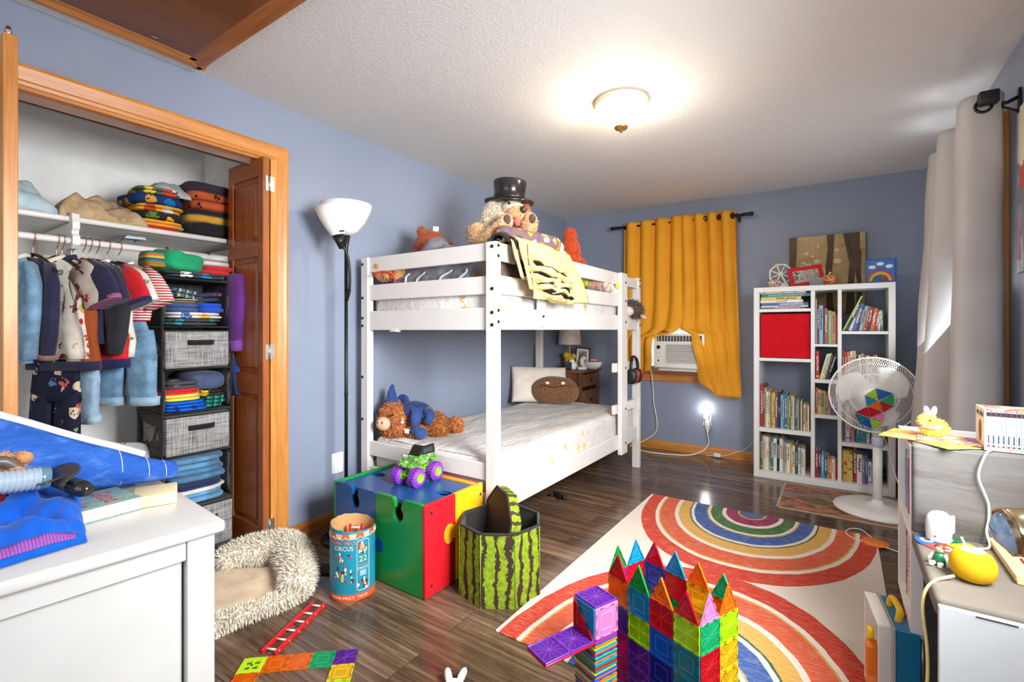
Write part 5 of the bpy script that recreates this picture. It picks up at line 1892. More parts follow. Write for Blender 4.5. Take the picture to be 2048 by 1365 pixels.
def tri_tile(poly, col, label, X, group, th=.006):
    """flat clear plastic triangle with a thicker rim and small dark magnets; poly in the tile's own plane"""
    P = [Vector((p[0], p[1], 0)) for p in poly]
    mgt = M((42, 36, 40), .4, .3)
    c = sum(P, Vector()) / len(P)
    tm = tile_mat('clear_' + col, TC[col], .5); rim = tile_mat('rim_' + col, TC[col], .74)
    root = thing('magnetic_tile', label, 'toy tile', X @ c, group=group)
    root.rotation_euler = X.to_euler()
    _MAT[root.name] = Matrix.Translation(X @ c) @ X.to_3x3().to_4x4()
    Q = [p - c for p in P]
    b = MB()
    b.prism([(q.x * .9, q.y * .9) for q in Q], -th * .2, th * .2, tm, 2)
    rid = tile_mat('ridge_' + col, tuple(min(255, v * .9 + 30) for v in TC[col]), .62)
    for i in range(len(Q)):
        a_, c_ = Q[i] * .48, Q[(i + 1) % len(Q)] * .48
        d_ = c_ - a_; m_ = (a_ + c_) / 2
        b.box((0, 0, 0), (d_.length, .003, th * .62), rid, X=TR(tuple(m_), rz=math.atan2(d_.y, d_.x)))
    part('clear_pane', b, root)
    b = MB(); n = len(Q)
    inn = [q * .84 for q in Q]; out = [q * .985 for q in Q]
    vs = [(q.x, q.y, h_) for h_ in (-th / 2, th / 2) for ring in (out, inn) for q in ring]
    fs = []
    for i in range(n):
        j = (i + 1) % n
        fs += [(i, j, n + j, n + i), (2 * n + i, 3 * n + i, 3 * n + j, 2 * n + j), (i, 2 * n + i, 2 * n + j, j), (n + i, n + j, 3 * n + j, 3 * n + i)]
    b.add(vs, fs, rim)
    for i in range(n):
        a_, c_ = Q[i] * .935, Q[(i + 1) % n] * .935
        for k in (.3, .7):
            m_ = a_ + (c_ - a_) * k; d_ = (c_ - a_)
            b.box((0, 0, 0), (d_.length * .16, .002, th * 1.06), mgt, X=TR(tuple(m_), rz=math.atan2(d_.y, d_.x)))
    part('rim', b, root)
    return root


def c5(x, y):
    return onfan(1490 + x * .2345, 690 + y * .2345)


hexes = [('lime', ((1115, 370), (1020, 430), (1135, 475)), 'upper'), ('blue', ((1115, 370), (1265, 415), (1140, 475)), 'upper'), ('cyan', ((1020, 430), (1040, 525), (1133, 478)), 'upper'), ('emerald', ((1268, 418), (1275, 518), (1148, 480)), 'upper'),
         ('orange', ((1044, 527), (1138, 480), (1172, 574)), 'upper'), ('red', ((1146, 482), (1275, 522), (1180, 578)), 'upper'), ('red', ((940, 577), (1043, 527), (1062, 620)), 'lower'), ('red', ((1048, 527), (1170, 577), (1067, 620)), 'lower'),
         ('teal', ((940, 582), (965, 660), (1058, 627)), 'lower'), ('blue', ((967, 663), (1060, 628), (1082, 714)), 'lower'), ('lime', ((1064, 628), (1088, 714), (1188, 662)), 'lower'), ('pink', ((1068, 624), (1188, 658), (1178, 582)), 'lower')]
cnt = {}
for i, (col, pts, wh) in enumerate(hexes):
    pl = [c5(*p) for p in pts]
    extra = {6: ' at its bed end', 7: ' in its middle'}.get(i, '')
    tri_tile([(p.x, p.y) for p in pl], col, f"{SAY.get(col, col)} clear triangle tile in the {wh} cluster on the fan guard{extra}", FXM @ Matrix.Translation((0, 0, .055)), 'triangle tiles on the fan guard')
# ================================================================== CLOSET
RODX, RODZ = -2.72, 1.522
CW = M((232, 229, 224), .4, var=.02)
cs = thing('closet_shelf', 'white slatted shelf with hanging rail across the closet', 'shelf', (-2.99, .46, 1.50))
b = MB(); b.tube([(-2.735, -.44, 1.618), (-2.735, 1.38, 1.618)], .013, CW, 12); part('front_rail', b, cs, world=True)
for k in range(11):
    x = -2.775 - k * .044
    b = MB(); b.box((x, .47, 1.612), (.022, 1.82, .01), CW); part('slat', b, cs, world=True)
b = MB(); b.tube([(RODX, -.44, RODZ), (RODX, 1.38, RODZ)], .0145, CW, 14); part('hanging_rail', b, cs, world=True)
for y in (.648, 1.37):
    b = MB()
    b.prism([(1.638, -2.70), (1.645, -2.72), (1.635, -2.745), (1.60, -2.745), (1.60, -3.24), (1.40, -3.24), (1.42, -3.0), (1.49, -2.76), (1.488, -2.71), (1.505, -2.688), (1.54, -2.688), (1.556, -2.706), (1.565, -2.702), (1.575, -2.692), (1.60, -2.69), (1.615, -2.696)], y - .012, y + .012, CW, 1)
    part('bracket', b, cs, world=True)
for y in (.35, .68, .9, 1.2):
    b = MB(); b.cyl((-3.235, y, 1.604), (-3.225, y, 1.604), .006, M((120, 118, 116), .4, .5), n=8); part('screw', b, cs, world=True)

# hangers -------------------------------------------------------------------
COPPER = M((206, 146, 116), .25, .9, var=.03)
VELV = M((30, 28, 32), .8, var=.1)


def hanger(y, phi, label, black=True, chrome=False):
    t_ = thing('clothes_hanger', label, 'hanger', (RODX, y, 1.445), rz=phi, group='hangers on the closet rail')
    hk = STEEL if chrome else COPPER
    b = MB()
    pts = [(0, 0, 0), (0, 0, .035), (.012, 0, .055), (.021, 0, .077), (.017, 0, .094), (0, 0, .0955), (-.016, 0, .09), (-.019, 0, .078)]
    b.tube(bez(pts, 5), .0019, hk, 6); part('hook', b, t_)
    b = MB(); mt = VELV if not chrome else STEEL
    for s in (-1, 1):
        b.tube(bez([(0, 0, .004), (s * .05, 0, -.008), (s * .12, 0, -.04), (s * .17, 0, -.075)], 5), [.011] * 6 + [.008] * 10, mt, 8, flat=.5)
    b.tube([(-.165, 0, -.075), (.165, 0, -.075)], .004, mt, 6)
    part('shoulder_bar', b, t_)
    return t_


def garment(y, phi, label, cat, mat, hw=.165, L=.41, sleeve='short', slmat=None, collar=None, cuff=None, hem=None, openf=None, hem_w=None, group='clothes hanging on the closet rail', name='shirt', z0=1.438, th=.03, seed=1, sl=1.):
    """garment on a hanger: body and sleeves are lofted cloth; u runs along local x, front faces local -y"""
    t_ = thing(name, label, cat, (RODX, y, z0 - L), rz=phi, group=group)
    H = L
    b = MB(); secs = []
    n = 12
    hem_w = hem_w or hw * 1.04
    for i in range(n + 1):
        v = i / n
        z = H - v * L
        if v < .12:
            w_ = lerp(.05, hw * .96, (v / .12) ** .7); t2 = lerp(.014, th, v / .12)
        else:
            w_ = lerp(hw * .93, hem_w, (v - .12) / .88); t2 = th * (1 + .25 * v)
        secs.append(((.004 * math.sin(v * 5 + seed), .006 * math.sin(v * 4 + seed * 2), z), (w_, 0, 0), (0, t2, 0)))
    b.loft(secs, mat, 40, fold=.022, ff=6, seed=seed, pw=.75)
    part('body', b, t_)
    if sleeve:
        for s in (-1, 1):
            b = MB()
            if sleeve == 'short':
                P = [(s * hw * .78, 0, H - .05), (s * (hw + .02), -.004, H - .09), (s * (hw + .055), -.008, H - .15), (s * (hw + .07) * sl, -.01, H - .19)]
                W = [.055, .062, .066, .07]
            else:
                P = [(s * hw * .78, 0, H - .05), (s * (hw + .015), -.004, H - .12), (s * (hw + .03), -.01, H - .22), (s * (hw + .03), -.014, H - .32), (s * (hw + .02), -.014, H - .40)]
                W = [.055, .056, .05, .044, .036]
            ss = []
            for i, p in enumerate(P):
                d = Vector(P[min(i + 1, len(P) - 1)]) - Vector(P[max(i - 1, 0)]); d.normalize()
                uu = Vector((d.z, 0, -d.x)) * W[i]
                ss.append((p, uu, (0, .026, 0)))
            b.loft(ss, slmat or mat, 18, fold=.012, ff=5, seed=seed + 3, pw=.8)
            q = part('sleeve', b, t_)
            if cuff:
                e0 = Vector(P[-1]); d = (Vector(P[-1]) - Vector(P[-2])).normalized()
                uu = Vector((d.z, 0, -d.x)) * (W[-1] + .003)
                b = MB(); b.loft([(e0 - d * .014, uu, (0, .029, 0)), (e0 + d * .006, uu, (0, .029, 0))], cuff, 18, pw=.8)
                o = mesh_obj('cuff', b); o.parent = q
    if collar:
        b = MB(); b.tube(bez([(-.055, 0, H + .004), (-.03, -.034, H - .02), (0, -.042, H - .04), (.03, -.034, H - .02), (.055, 0, H + .004), (.03, .024, H + .008), (-.03, .024, H + .008), (-.055, 0, H + .004)], 5), .009, collar, 8)
        part('collar', b, t_)
    if hem:
        b = MB(); e = secs[-1]; e2 = secs[-2]
        c0 = Vector(e[0]); b.loft([((c0.x, c0.y, .035), (hem_w + .004, 0, 0), (0, e[2][1] + .012, 0)), ((c0.x, c0.y, -.004), (hem_w + .004, 0, 0), (0, e[2][1] + .012, 0))], hem, 34, pw=.75)
        part('hem_band', b, t_)
    return t_


def ry_(px, py=482):
    return onx(px, py, RODX).y


DEN = fabric((112, 148, 176), weave=420, bump=.4, var=.18)
DEND = fabric((66, 96, 128), weave=420, bump=.4, var=.18)
NAVYC = fabric((42, 42, 70), weave=400)
CHAR = fabric((44, 44, 52), weave=400)
REDC = fabric((206, 30, 40), weave=400)
WHC = fabric((232, 228, 220), weave=400)
VEH = printed('white_print_of_red_vehicles', (228, 220, 206), [(172, 50, 48), (150, 60, 60), (228, 220, 206), (190, 170, 110), (120, 130, 130), (228, 220, 206)], 21, .38)
RUG5 = striped('rugby_stripes', [(.16, (44, 44, 74)), (.14, (232, 228, 218)), (.14, (150, 74, 36)), (.2, (238, 164, 40)), (.2, (214, 30, 44)), (.16, (44, 44, 74))], 0, .42, rot=(0, 0, 0))
REDST = striped('red_and_white_stripes', [(.5, (188, 44, 58)), (.5, (236, 228, 224))], 2, .012)
ph = R(17)
hs = [(66, R(12), 'copper-hooked black hanger holding the navy shirt nearest the open door'), (113, ph, 'copper-hooked hanger holding the red-vehicle print shirt'), (124, R(20), 'copper-hooked hanger inside the rugby-striped shirt'),
      (143, R(20), 'chrome-hooked hanger beside the shelf bracket'), (166, R(22), 'copper-hooked hanger of the black sweatshirt'), (178, R(22), 'copper-hooked hanger between the black sweatshirt and the red shirt'), (193, R(22), 'copper-hooked hanger of the red shirt'),
      (214, R(24), 'copper-hooked hanger of the red and white print shirt'), (237, R(24), 'copper-hooked black hanger of the denim overalls')]
for i, (px, p, lab) in enumerate(hs):
    hanger(ry_(px), p, lab, chrome=(i == 3))
garment(ry_(34), R(8), 'pale denim jacket with printed lining beside the open oak door', 'jacket', DEN, .11, .42, 'long', seed=2, z0=1.43, collar=VEH, name='jacket')
garment(ry_(62), R(12), 'plain navy long-sleeved shirt with brown cuffs next to the denim jacket', 'shirt', NAVYC, .12, .42, 'long', cuff=fabric((132, 100, 92)), seed=3, z0=1.43)
garment(ry_(98), R(32), 'white short-sleeved shirt printed with red vehicles', 'shirt', VEH, .165, .42, 'short', seed=4, collar=VEH, z0=1.44)
garment(ry_(124), R(24), 'navy polo shirt with broad orange, red and white stripes', 'shirt', RUG5, .165, .47, 'short', slmat=NAVYC, cuff=striped('pink_and_navy_cuff', [(.5, (214, 128, 170)), (.5, (44, 44, 74))], 2, .006), hem=NAVYC, collar=NAVYC, seed=5, z0=1.445)
garment(ry_(150), R(24), 'dark navy short-sleeved shirt hanging between the striped polo and the black sweatshirt', 'shirt', NAVYC, .15, .36, 'short', seed=7, z0=1.44)
garment(ry_(172), R(24), 'black long-sleeved sweatshirt on the closet rail', 'shirt', CHAR, .145, .36, 'long', seed=8, z0=1.44)
garment(ry_(192), R(25), 'red shirt with white panel and navy trim on the closet rail', 'shirt', REDC, .15, .46, 'short', slmat=REDC, cuff=fabric((36, 40, 84)), hem=fabric((36, 40, 84)), collar=WHC, seed=9, z0=1.44)
garment(ry_(212), R(26), 'white shirt with small red and green print next to the denim overalls', 'shirt', printed('white_print_of_small_flags', (232, 226, 216), [(206, 50, 50), (90, 140, 90), (232, 226, 216), (232, 226, 216)], 24, .33), .135, .42, 'short', seed=10, z0=1.44)
garment(ry_(240), R(30), 'red and white striped shirt under the denim overalls', 'shirt', REDST, .135, .26, 'short', collar=WHC, seed=11, z0=1.44)


def trousers(y, phi, label, cat, mat, z1, z0, hw, name='trousers', turnup=None, bib=None, group='clothes hanging on the closet rail', seed=0, th=.028, dx=0.):
    t_ = thing(name, label, cat, (RODX + dx * math.cos(phi), y + dx * math.sin(phi), z0), rz=phi, group=group)
    H = z1 - z0; cr = H * .62
    b = MB()
    b.loft([((0, 0, H), (hw * .9, 0, 0), (0, th, 0)), ((0, 0, H - .03), (hw * .92, 0, 0), (0, th * 1.1, 0)), ((0, 0, cr + .03), (hw, 0, 0), (0, th * 1.2, 0)), ((0, 0, cr - .01), (hw * 1.02, 0, 0), (0, th * 1.2, 0))], mat, 34, fold=.01, ff=5, seed=seed, pw=.75)
    part('waist', b, t_)
    for s in (-1, 1):
        b = MB()
        b.loft([((s * hw * .5, 0, cr + .02), (hw * .5, 0, 0), (0, th * 1.2, 0)), ((s * hw * .54, -.003, cr * .6), (hw * .47, 0, 0), (0, th * 1.2, 0)), ((s * hw * .58, -.006, cr * .3), (hw * .45, 0, 0), (0, th * 1.15, 0)), ((s * hw * .6, 0, 0), (hw * .44, 0, 0), (0, th * 1.1, 0))],
               mat, 24, fold=.012, ff=5, seed=seed + s, pw=.75)
        q = part('leg', b, t_)
        if turnup:
            b = MB(); b.loft([((s * hw * .6, 0, .035), (hw * .48, 0, 0), (0, th * 1.3, 0)), ((s * hw * .6, 0, -.004), (hw * .48, 0, 0), (0, th * 1.3, 0))], turnup, 24, pw=.75)
            o = mesh_obj('turn_up', b); o.parent = q
    if bib:
        b = MB(); b.loft([((0, -.01, H + bib), (hw * .5, 0, 0), (0, .014, 0)), ((0, -.01, H + bib * .6), (hw * .56, 0, 0), (0, .018, 0)), ((0, -.006, H - .01), (hw * .8, 0, 0), (0, .024, 0))], mat, 26, pw=.75)
        part('bib', b, t_)
        for s in (-1, 1):
            b = MB(); b.tube(bez([(s * hw * .42, -.02, H + bib - .01), (s * hw * .46, -.012, H + bib + .06), (s * hw * .5, .005, H + bib + .12)], 5), .012, mat, 8, flat=.35); part('strap', b, t_)
        b = MB(); b.cyl((hw * .55, -.045, H - .03), (hw * .55, -.052, H - .03), .009, M((176, 128, 70), .4, .5), n=14); part('button', b, t_)
        b = MB(); b.tube(bez([(-hw * .4, -.04, H - .01), (-hw * .3, -.046, H - .07), (0, -.048, H - .10), (hw * .3, -.046, H - .08)], 5), .004, DEND, 6); part('pocket_seam', b, t_)
    return t_


TURN = fabric((150, 178, 196), weave=420)
trousers(ry_(242), R(34), 'light blue denim overalls with turned-up legs hanging beside the organizer', 'overalls', DEN, 1.14, .80, .13, 'overalls', TURN, .14, seed=3, dx=.03)
CLD = printed('navy_print_of_coloured_clouds', (32, 34, 54), [(206, 186, 160), (196, 92, 82), (112, 158, 110), (92, 128, 176), (32, 34, 54), (206, 190, 160)], 17, .36)
trousers(ry_(112), R(26), 'dark navy leggings printed with coloured clouds below the striped polo', 'leggings', CLD, 1.02, .58, .115, 'leggings', seed=5, th=.022)
trousers(ry_(160), R(26), 'pale blue jeans hanging below the black sweatshirt', 'jeans', fabric((150, 176, 200), weave=420), 1.02, .74, .09, 'jeans', TURN, seed=6, th=.02)
# purple hoodie and blue garment beyond the organizer
PUR = fabric((98, 44, 122), weave=400)
t_ = thing('hoodie', 'purple hoodie sleeve hanging at the far side of the organizer', 'hoodie', (-2.62, 1.265, 1.03))
b = MB(); b.loft([((0, 0, .40), (.0, .035, 0), (.07, 0, 0)), ((.01, 0, .25), (.0, .04, 0), (.08, 0, 0)), ((.02, -.005, .06), (0, .036, 0), (.05, 0, 0))], PUR, 20, fold=.01); part('sleeve', b, t_)
b = MB(); b.loft([((.02, -.005, .06), (0, .03, 0), (.046, 0, 0)), ((.02, -.005, .0), (0, .028, 0), (.044, 0, 0))], fabric((122, 66, 148), weave=200), 20); part('cuff', b, t_)
b = MB(); b.loft([((-2.66, 1.30, 1.0), (0, .03, 0), (.05, 0, 0)), ((-2.65, 1.30, .9), (0, .035, 0), (.06, 0, 0)), ((-2.65, 1.30, .80), (0, .034, 0), (.06, 0, 0))], fabric((36, 92, 190)), 20, fold=.01)
solo('blue_shirt', b, 'bright blue garment hanging below the purple sleeve', 'shirt')

# hanging organizer -----------------------------------------------------------
XH = newmat('grey_crosshatch_fabric', .9, 0, .2, (150, 148, 146)); t = NT(XH)
vec = t.co()
n1 = t.noise(t.co('Object', (3, 3, 130)), 3, 4, .7); n2 = t.noise(t.co('Object', (130, 130, 3)), 3, 4, .7)
c = t.ramp(t.math('ADD', t.math('MULTIPLY', n1, .5), t.math('MULTIPLY', n2, .5)), [(.38, (66, 64, 64)), (.47, (128, 126, 124)), (.56, (176, 174, 172))])
t.base(c); t.bump(n1, .2, .002)
XHD = newmat('dark_grey_crosshatch_fabric', .9, 0, .2, (80, 78, 78)); t = NT(XHD)
n1 = t.noise(t.co('Object', (3, 3, 130)), 3, 4, .7); n2 = t.noise(t.co('Object', (130, 130, 3)), 3, 4, .7)
t.base(t.ramp(t.math('ADD', t.math('MULTIPLY', n1, .5), t.math('MULTIPLY', n2, .5)), [(.38, (40, 38, 38)), (.5, (78, 76, 76)), (.62, (112, 110, 110))]))
PIP = fabric((34, 33, 34))
OX0, OX1, OY0, OY1 = -2.90, -2.60, .93, 1.235
og = thing('hanging_organizer', 'grey crosshatched hanging fabric organizer full of folded clothes on the closet rail', 'organizer', ((OX0 + OX1) / 2, (OY0 + OY1) / 2, .285))
LV = [1.385, 1.155, .952, .742, .538, .29]
for i in range(5):
    z0, z1 = LV[i + 1], LV[i]
    for y, s in ((OY0, -1), (OY1, 1)):
        b = MB()
        b.grid(10, 10, lambda u, v, y=y, s=s, z0=z0, z1=z1: (lerp(OX0, OX1, u), y - s * (.018 * math.sin(v * pi) * (1 - .4 * u)) + .004 * noise.noise(Vector((u * 6, v * 6, z0 * 9))), lerp(z0, z1, v)), XHD, thick=.003)
        part('side_panel', b, og, world=True)
    b = MB(); b.grid(6, 6, lambda u, v, z0=z0, z1=z1: (OX0, lerp(OY0, OY1, u), lerp(z0, z1, v)), XHD, thick=.003); part('back_panel', b, og, world=True)
for i, z in enumerate(LV):
    b = MB(); b.box(((OX0 + OX1) / 2, (OY0 + OY1) / 2, z), (OX1 - OX0, OY1 - OY0, .006), XHD); b.tube([(OX1, OY0, z), (OX1, OY1, z)], .005, PIP, 6); b.tube([(OX0, OY0, z), (OX1, OY0, z)], .004, PIP, 6)
    part('shelf_board', b, og, world=True)
b = MB(); b.tube([(OX1, OY0, LV[-1]), (OX1, OY0, LV[0])], .005, PIP, 6); b.tube([(OX1, OY1, LV[-1]), (OX1, OY1, LV[0])], .005, PIP, 6); part('piping', b, og, world=True)
b = MB(); b.tube(bez([(RODX + .02, OY0 + .06, 1.39), (RODX + .02, OY0 + .06, 1.47), (RODX + .022, OY0 + .06, 1.535), (RODX, OY0 + .06, 1.5415), (RODX - .02, OY0 + .06, 1.53)], 6), .003, M((70, 68, 68), .4, .5), 6); part('hook', b, og, world=True)
b = MB(); b.tube(bez([(RODX + .02, OY1 - .06, 1.39), (RODX + .02, OY1 - .06, 1.47), (RODX + .022, OY1 - .06, 1.535), (RODX, OY1 - .06, 1.5415), (RODX - .02, OY1 - .06, 1.53)], 6), .003, M((70, 68, 68), .4, .5), 6); part('hook', b, og, world=True)
HND = fabric((32, 31, 32), weave=300)


def fabric_drawer(label, z0, z1, dxf, yoff=0., tilt=0., x1=None, y0=OY0 + .012, y1=OY1 - .012):
    d = thing('fabric_drawer', label, 'storage drawer', ((OX0 + OX1) / 2, (y0 + y1) / 2 + yoff, z0), rot=(R(tilt), 0, 0), group='fabric drawers in the closet')
    w_ = y1 - y0; L = .275
    b = MB(); b.box((.005 + dxf, 0, (z1 - z0) / 2), (L, w_, z1 - z0), XH, bev=.006, seg=2); part('body', b, d)
    b = MB(); b.box((.005 + dxf, 0, z1 - z0 + .001), (L + .006, w_ + .004, .007), PIP, bev=.002, seg=1); part('rim', b, d)
    b = MB(); xf = .005 + dxf + L / 2
    b.grid(12, 1, lambda u, v: (xf + .003 + .012 * math.sin(u * pi) ** .5 * (1 if 0 < u < 1 else 0), lerp(-.06, .06, u) + .01, (z1 - z0) * .62 + v * .024), HND, thick=.003); part('handle', b, d)
    return d


fabric_drawer('grey crosshatched drawer second from the top of the organizer', .957, 1.135, .012)
fabric_drawer('grey crosshatched drawer fourth from the top of the organizer', .543, .725, .02)
fabric_drawer('grey crosshatched fabric bin on the closet floor below the organizer', .075, .285, .05, x1=None)
b = MB(); b.box((-2.72, 1.08, .037), (.30, .30, .07), M((58, 56, 56), .6), bev=.006)
solo('shoe_box', b, 'dark flat box on the closet floor under the grey bin', 'box')
cstr = thing('caster_clip', 'grey metal caster clip sticking out under the grey fabric bin', 'clip', (-2.51, 1.10, .0))
b = MB(); b.box((0, 0, .05), (.05, .045, .05), M((132, 138, 142), .45, .3), bev=.006); b.cyl((0, -.02, .018), (0, .02, .018), .018, M((60, 60, 62), .5), n=16); part('housing', b, cstr)
b = MB(); b.tube([(.02, -.01, .075), (.025, -.012, .10), (.03, .0, .10)], .004, STEEL, 6); part('latch', b, cstr)


# folded clothes ----------------------------------------------------------------
def folded(label, c, size, mat, group, rz=0., lay=2, seed=0, tilt=0., name='folded_shirt', amp=.006):
    t_h = size[2] / lay
    b = MB()
    for k in range(lay):
        b.ball((.006 * ((k + seed) % 3 - 1), .006 * ((k * 2 + seed) % 3 - 1), t_h * (k + .5)), (size[0] / 2, size[1] / 2, t_h * .56), mat, 28, pw=.5, amp=amp, freq=16, seed=seed + k)
    lo = min(p[2] for p in b.v)
    b.v = [(p[0], p[1], p[2] - lo) for p in b.v]
    return solo(name, b, label, 'folded clothes', group, loc=c, rot=(R(tilt), 0, rz))


oxc, oyc = -2.735, 1.08
TEALP = striped('teal_plaid', [(.3, (70, 118, 128)), (.2, (44, 52, 84)), (.3, (150, 176, 150)), (.2, (112, 78, 96))], 1, .035)
TANP = striped('tan_stripe', [(.5, (206, 188, 140)), (.5, (64, 66, 78))], 2, .009)
g = 'folded clothes in the hanging organizer'
z = 1.16
for lab, col, sx, sy, h_, dy in (
        ('charcoal white-printed folded shirt at the bottom of the top organizer compartment', printed('charcoal_white_print', (72, 72, 78), [(228, 228, 224), (72, 72, 78), (72, 72, 78), (40, 150, 150)], 22, .4), .23, .25, .035, 0),
        ('white folded shirt with yellow and blue prints in the top organizer compartment', printed('white_yellow_blue_print', (226, 224, 220), [(232, 178, 50), (60, 110, 180), (226, 224, 220), (232, 178, 50)], 16, .42), .24, .25, .032, .005),
        ('denim blue folded shirt in the top organizer compartment', fabric((58, 82, 132)), .24, .15, .04, -.05), ):
    folded(lab, (oxc + .01, oyc + dy, z), (sx, sy, h_), col, g, seed=int(z * 50)); z += h_
folded('bright royal blue folded shirt beside the denim blue one in the organizer', (oxc + .02, oyc + .07, z - .04), (.23, .12, .046), fabric((24, 76, 190)), g, seed=8)
folded('tan and dark striped folded shirt in the top organizer compartment', (oxc + .02, oyc - .04, z), (.22, .17, .022), TANP, g, rz=R(10), seed=3)
folded('teal plaid folded shirt leaning on the striped one in the organizer', (oxc + .015, oyc - .06, z + .022), (.22, .14, .045), TEALP, g, rz=R(14), seed=4, tilt=-8)
folded('navy folded shirt with yellow and blue print near the top of the organizer', (oxc + .02, oyc + .055, z + .008), (.22, .15, .05), printed('navy_yellow_blue_print', (52, 60, 86), [(232, 190, 50), (40, 130, 200), (150, 60, 90), (52, 60, 86)], 13, .45), g, seed=6, tilt=6)
# on top of the organizer
zt_ = 1.39
folded('dark grey folded shirt with blue and white print on top of the organizer', (oxc + .02, oyc, zt_), (.26, .27, .03), printed('dark_animal_print', (64, 74, 88), [(44, 130, 170), (228, 228, 224), (64, 74, 88), (160, 60, 60)], 15, .42), 'clothes on top of the organizer', seed=2)
folded('vivid green crumpled shirt with orange edge on top of the organizer', (oxc + .02, oyc - .07, zt_ + .029), (.22, .20, .085), fabric((30, 150, 100)), 'clothes on top of the organizer', rz=R(12), lay=1, seed=5, tilt=-6, amp=.02)
folded('striped multicoloured hat lying at the near end on top of the organizer', (oxc + .05, OY0 - .005, zt_ + .045), (.12, .10, .07), striped('hat_bands', [(.25, (196, 176, 60)), (.25, (206, 96, 50)), (.25, (46, 140, 100)), (.25, (60, 80, 120))], 2, .04), 'clothes on top of the organizer', seed=7, lay=1, name='knit_hat')
folded('red folded garment at the far end on top of the organizer', (oxc + .03, oyc + .10, zt_ + .028), (.22, .15, .045), fabric((190, 34, 38)), 'clothes on top of the organizer', seed=9)
folded('pale grey bundled garment on top of the red one', (oxc - .02, oyc + .09, zt_ + .072), (.24, .20, .055), fabric((186, 182, 178)), 'clothes on top of the organizer', seed=10, amp=.014)
# third compartment
z = .746
folded('bright blue folded shirts with dark stars at the bottom of the middle compartment', (oxc + .02, oyc - .04, z), (.24, .19, .05), printed('blue_star_print', (22, 102, 206), [(24, 48, 120), (22, 102, 206), (22, 102, 206)], 17, .26), g, lay=3, seed=11)
folded('green plaid folded shirt beside the blue star shirts', (oxc + .01, oyc + .09, z), (.23, .10, .06), striped('green_plaid', [(.4, (26, 112, 92)), (.3, (30, 60, 70)), (.3, (60, 150, 120))], 1, .03), g, seed=12, lay=3)
folded('yellow folded shirt on the blue star shirts', (oxc + .02, oyc - .055, z + .05), (.23, .17, .033), fabric((238, 206, 74)), g, seed=13)
folded('black and yellow folded shirt on the green plaid one', (oxc + .01, oyc + .08, z + .06), (.22, .12, .03), printed('black_yellow_print', (50, 46, 44), [(232, 196, 60), (50, 46, 44)], 12, .45), g, seed=14)
folded('red folded shirt below the grey star shirt', (oxc + .02, oyc - .06, z + .082), (.23, .17, .028), fabric((206, 28, 40)), g, seed=15)
folded('charcoal folded shirt with white and red stars', (oxc + .03, oyc - .065, z + .108), (.22, .15, .04), printed('charcoal_star_print', (78, 76, 80), [(232, 230, 226), (206, 72, 64), (120, 160, 190), (78, 76, 80)], 12, .33), g, seed=16, rz=R(8))
folded('slate navy folded shirt filling the top of the middle compartment', (oxc + .0, oyc + .055, z + .09), (.24, .18, .08), fabric((70, 82, 112)), g, seed=17, lay=1, amp=.012)
# fifth compartment: jeans
JN = fabric((74, 118, 152), weave=420, bump=.4, var=.2)
z = .295
for i, (lab, m_, h_) in enumerate((('pale blue folded jeans at the bottom of the lowest compartment', fabric((96, 146, 180), weave=420, bump=.4, var=.2), .05), ('white folded garment between the folded jeans', WHC, .02), ('navy folded trousers on the white garment', fabric((40, 48, 90)), .035), ('mid blue folded jeans in the lowest compartment', JN, .06), ('crumpled washed blue jeans on top in the lowest compartment', fabric((84, 128, 160), weave=420, bump=.4, var=.22), .06))):
    folded(lab, (oxc + .03, oyc + .01 * (i % 2), z), (.25, .25, h_), m_, g, seed=20 + i, name='folded_jeans', amp=.008); z += h_ * .98

# on the shelf ----------------------------------------------------------------------
GZ = 1.6205
gs = 'clothes on the closet shelf'
AQUA = fabric((178, 200, 206), weave=300)


def crumple(label, x0, x1, y0, y1, h, mat, seed, nm='crumpled_cloth', cat='cloth', group=gs, z0=GZ, rough=.35):
    b = MB()

    def f(u, v):
        x, y = lerp(x0, x1, u), lerp(y0, y1, v)
        e = max(0, min(u, 1 - u, v, 1 - v))
        k = noise.noise(Vector((x * 9, y * 9, seed))) + .6 * noise.noise(Vector((x * 19, y * 17, seed + 4)))
        return (x + .012 * k, y + .012 * k, z0 + h * (min(1, e * 4.5) ** .5) * (1 - rough + rough * (k + .4)))
    b.grid(34, 40, f, mat, thick=.004)
    lo = min(p[2] for p in b.v)
    b.v = [(p[0], p[1], p[2] - lo + z0) for p in b.v]
    return solo(nm, b, label, cat, group)


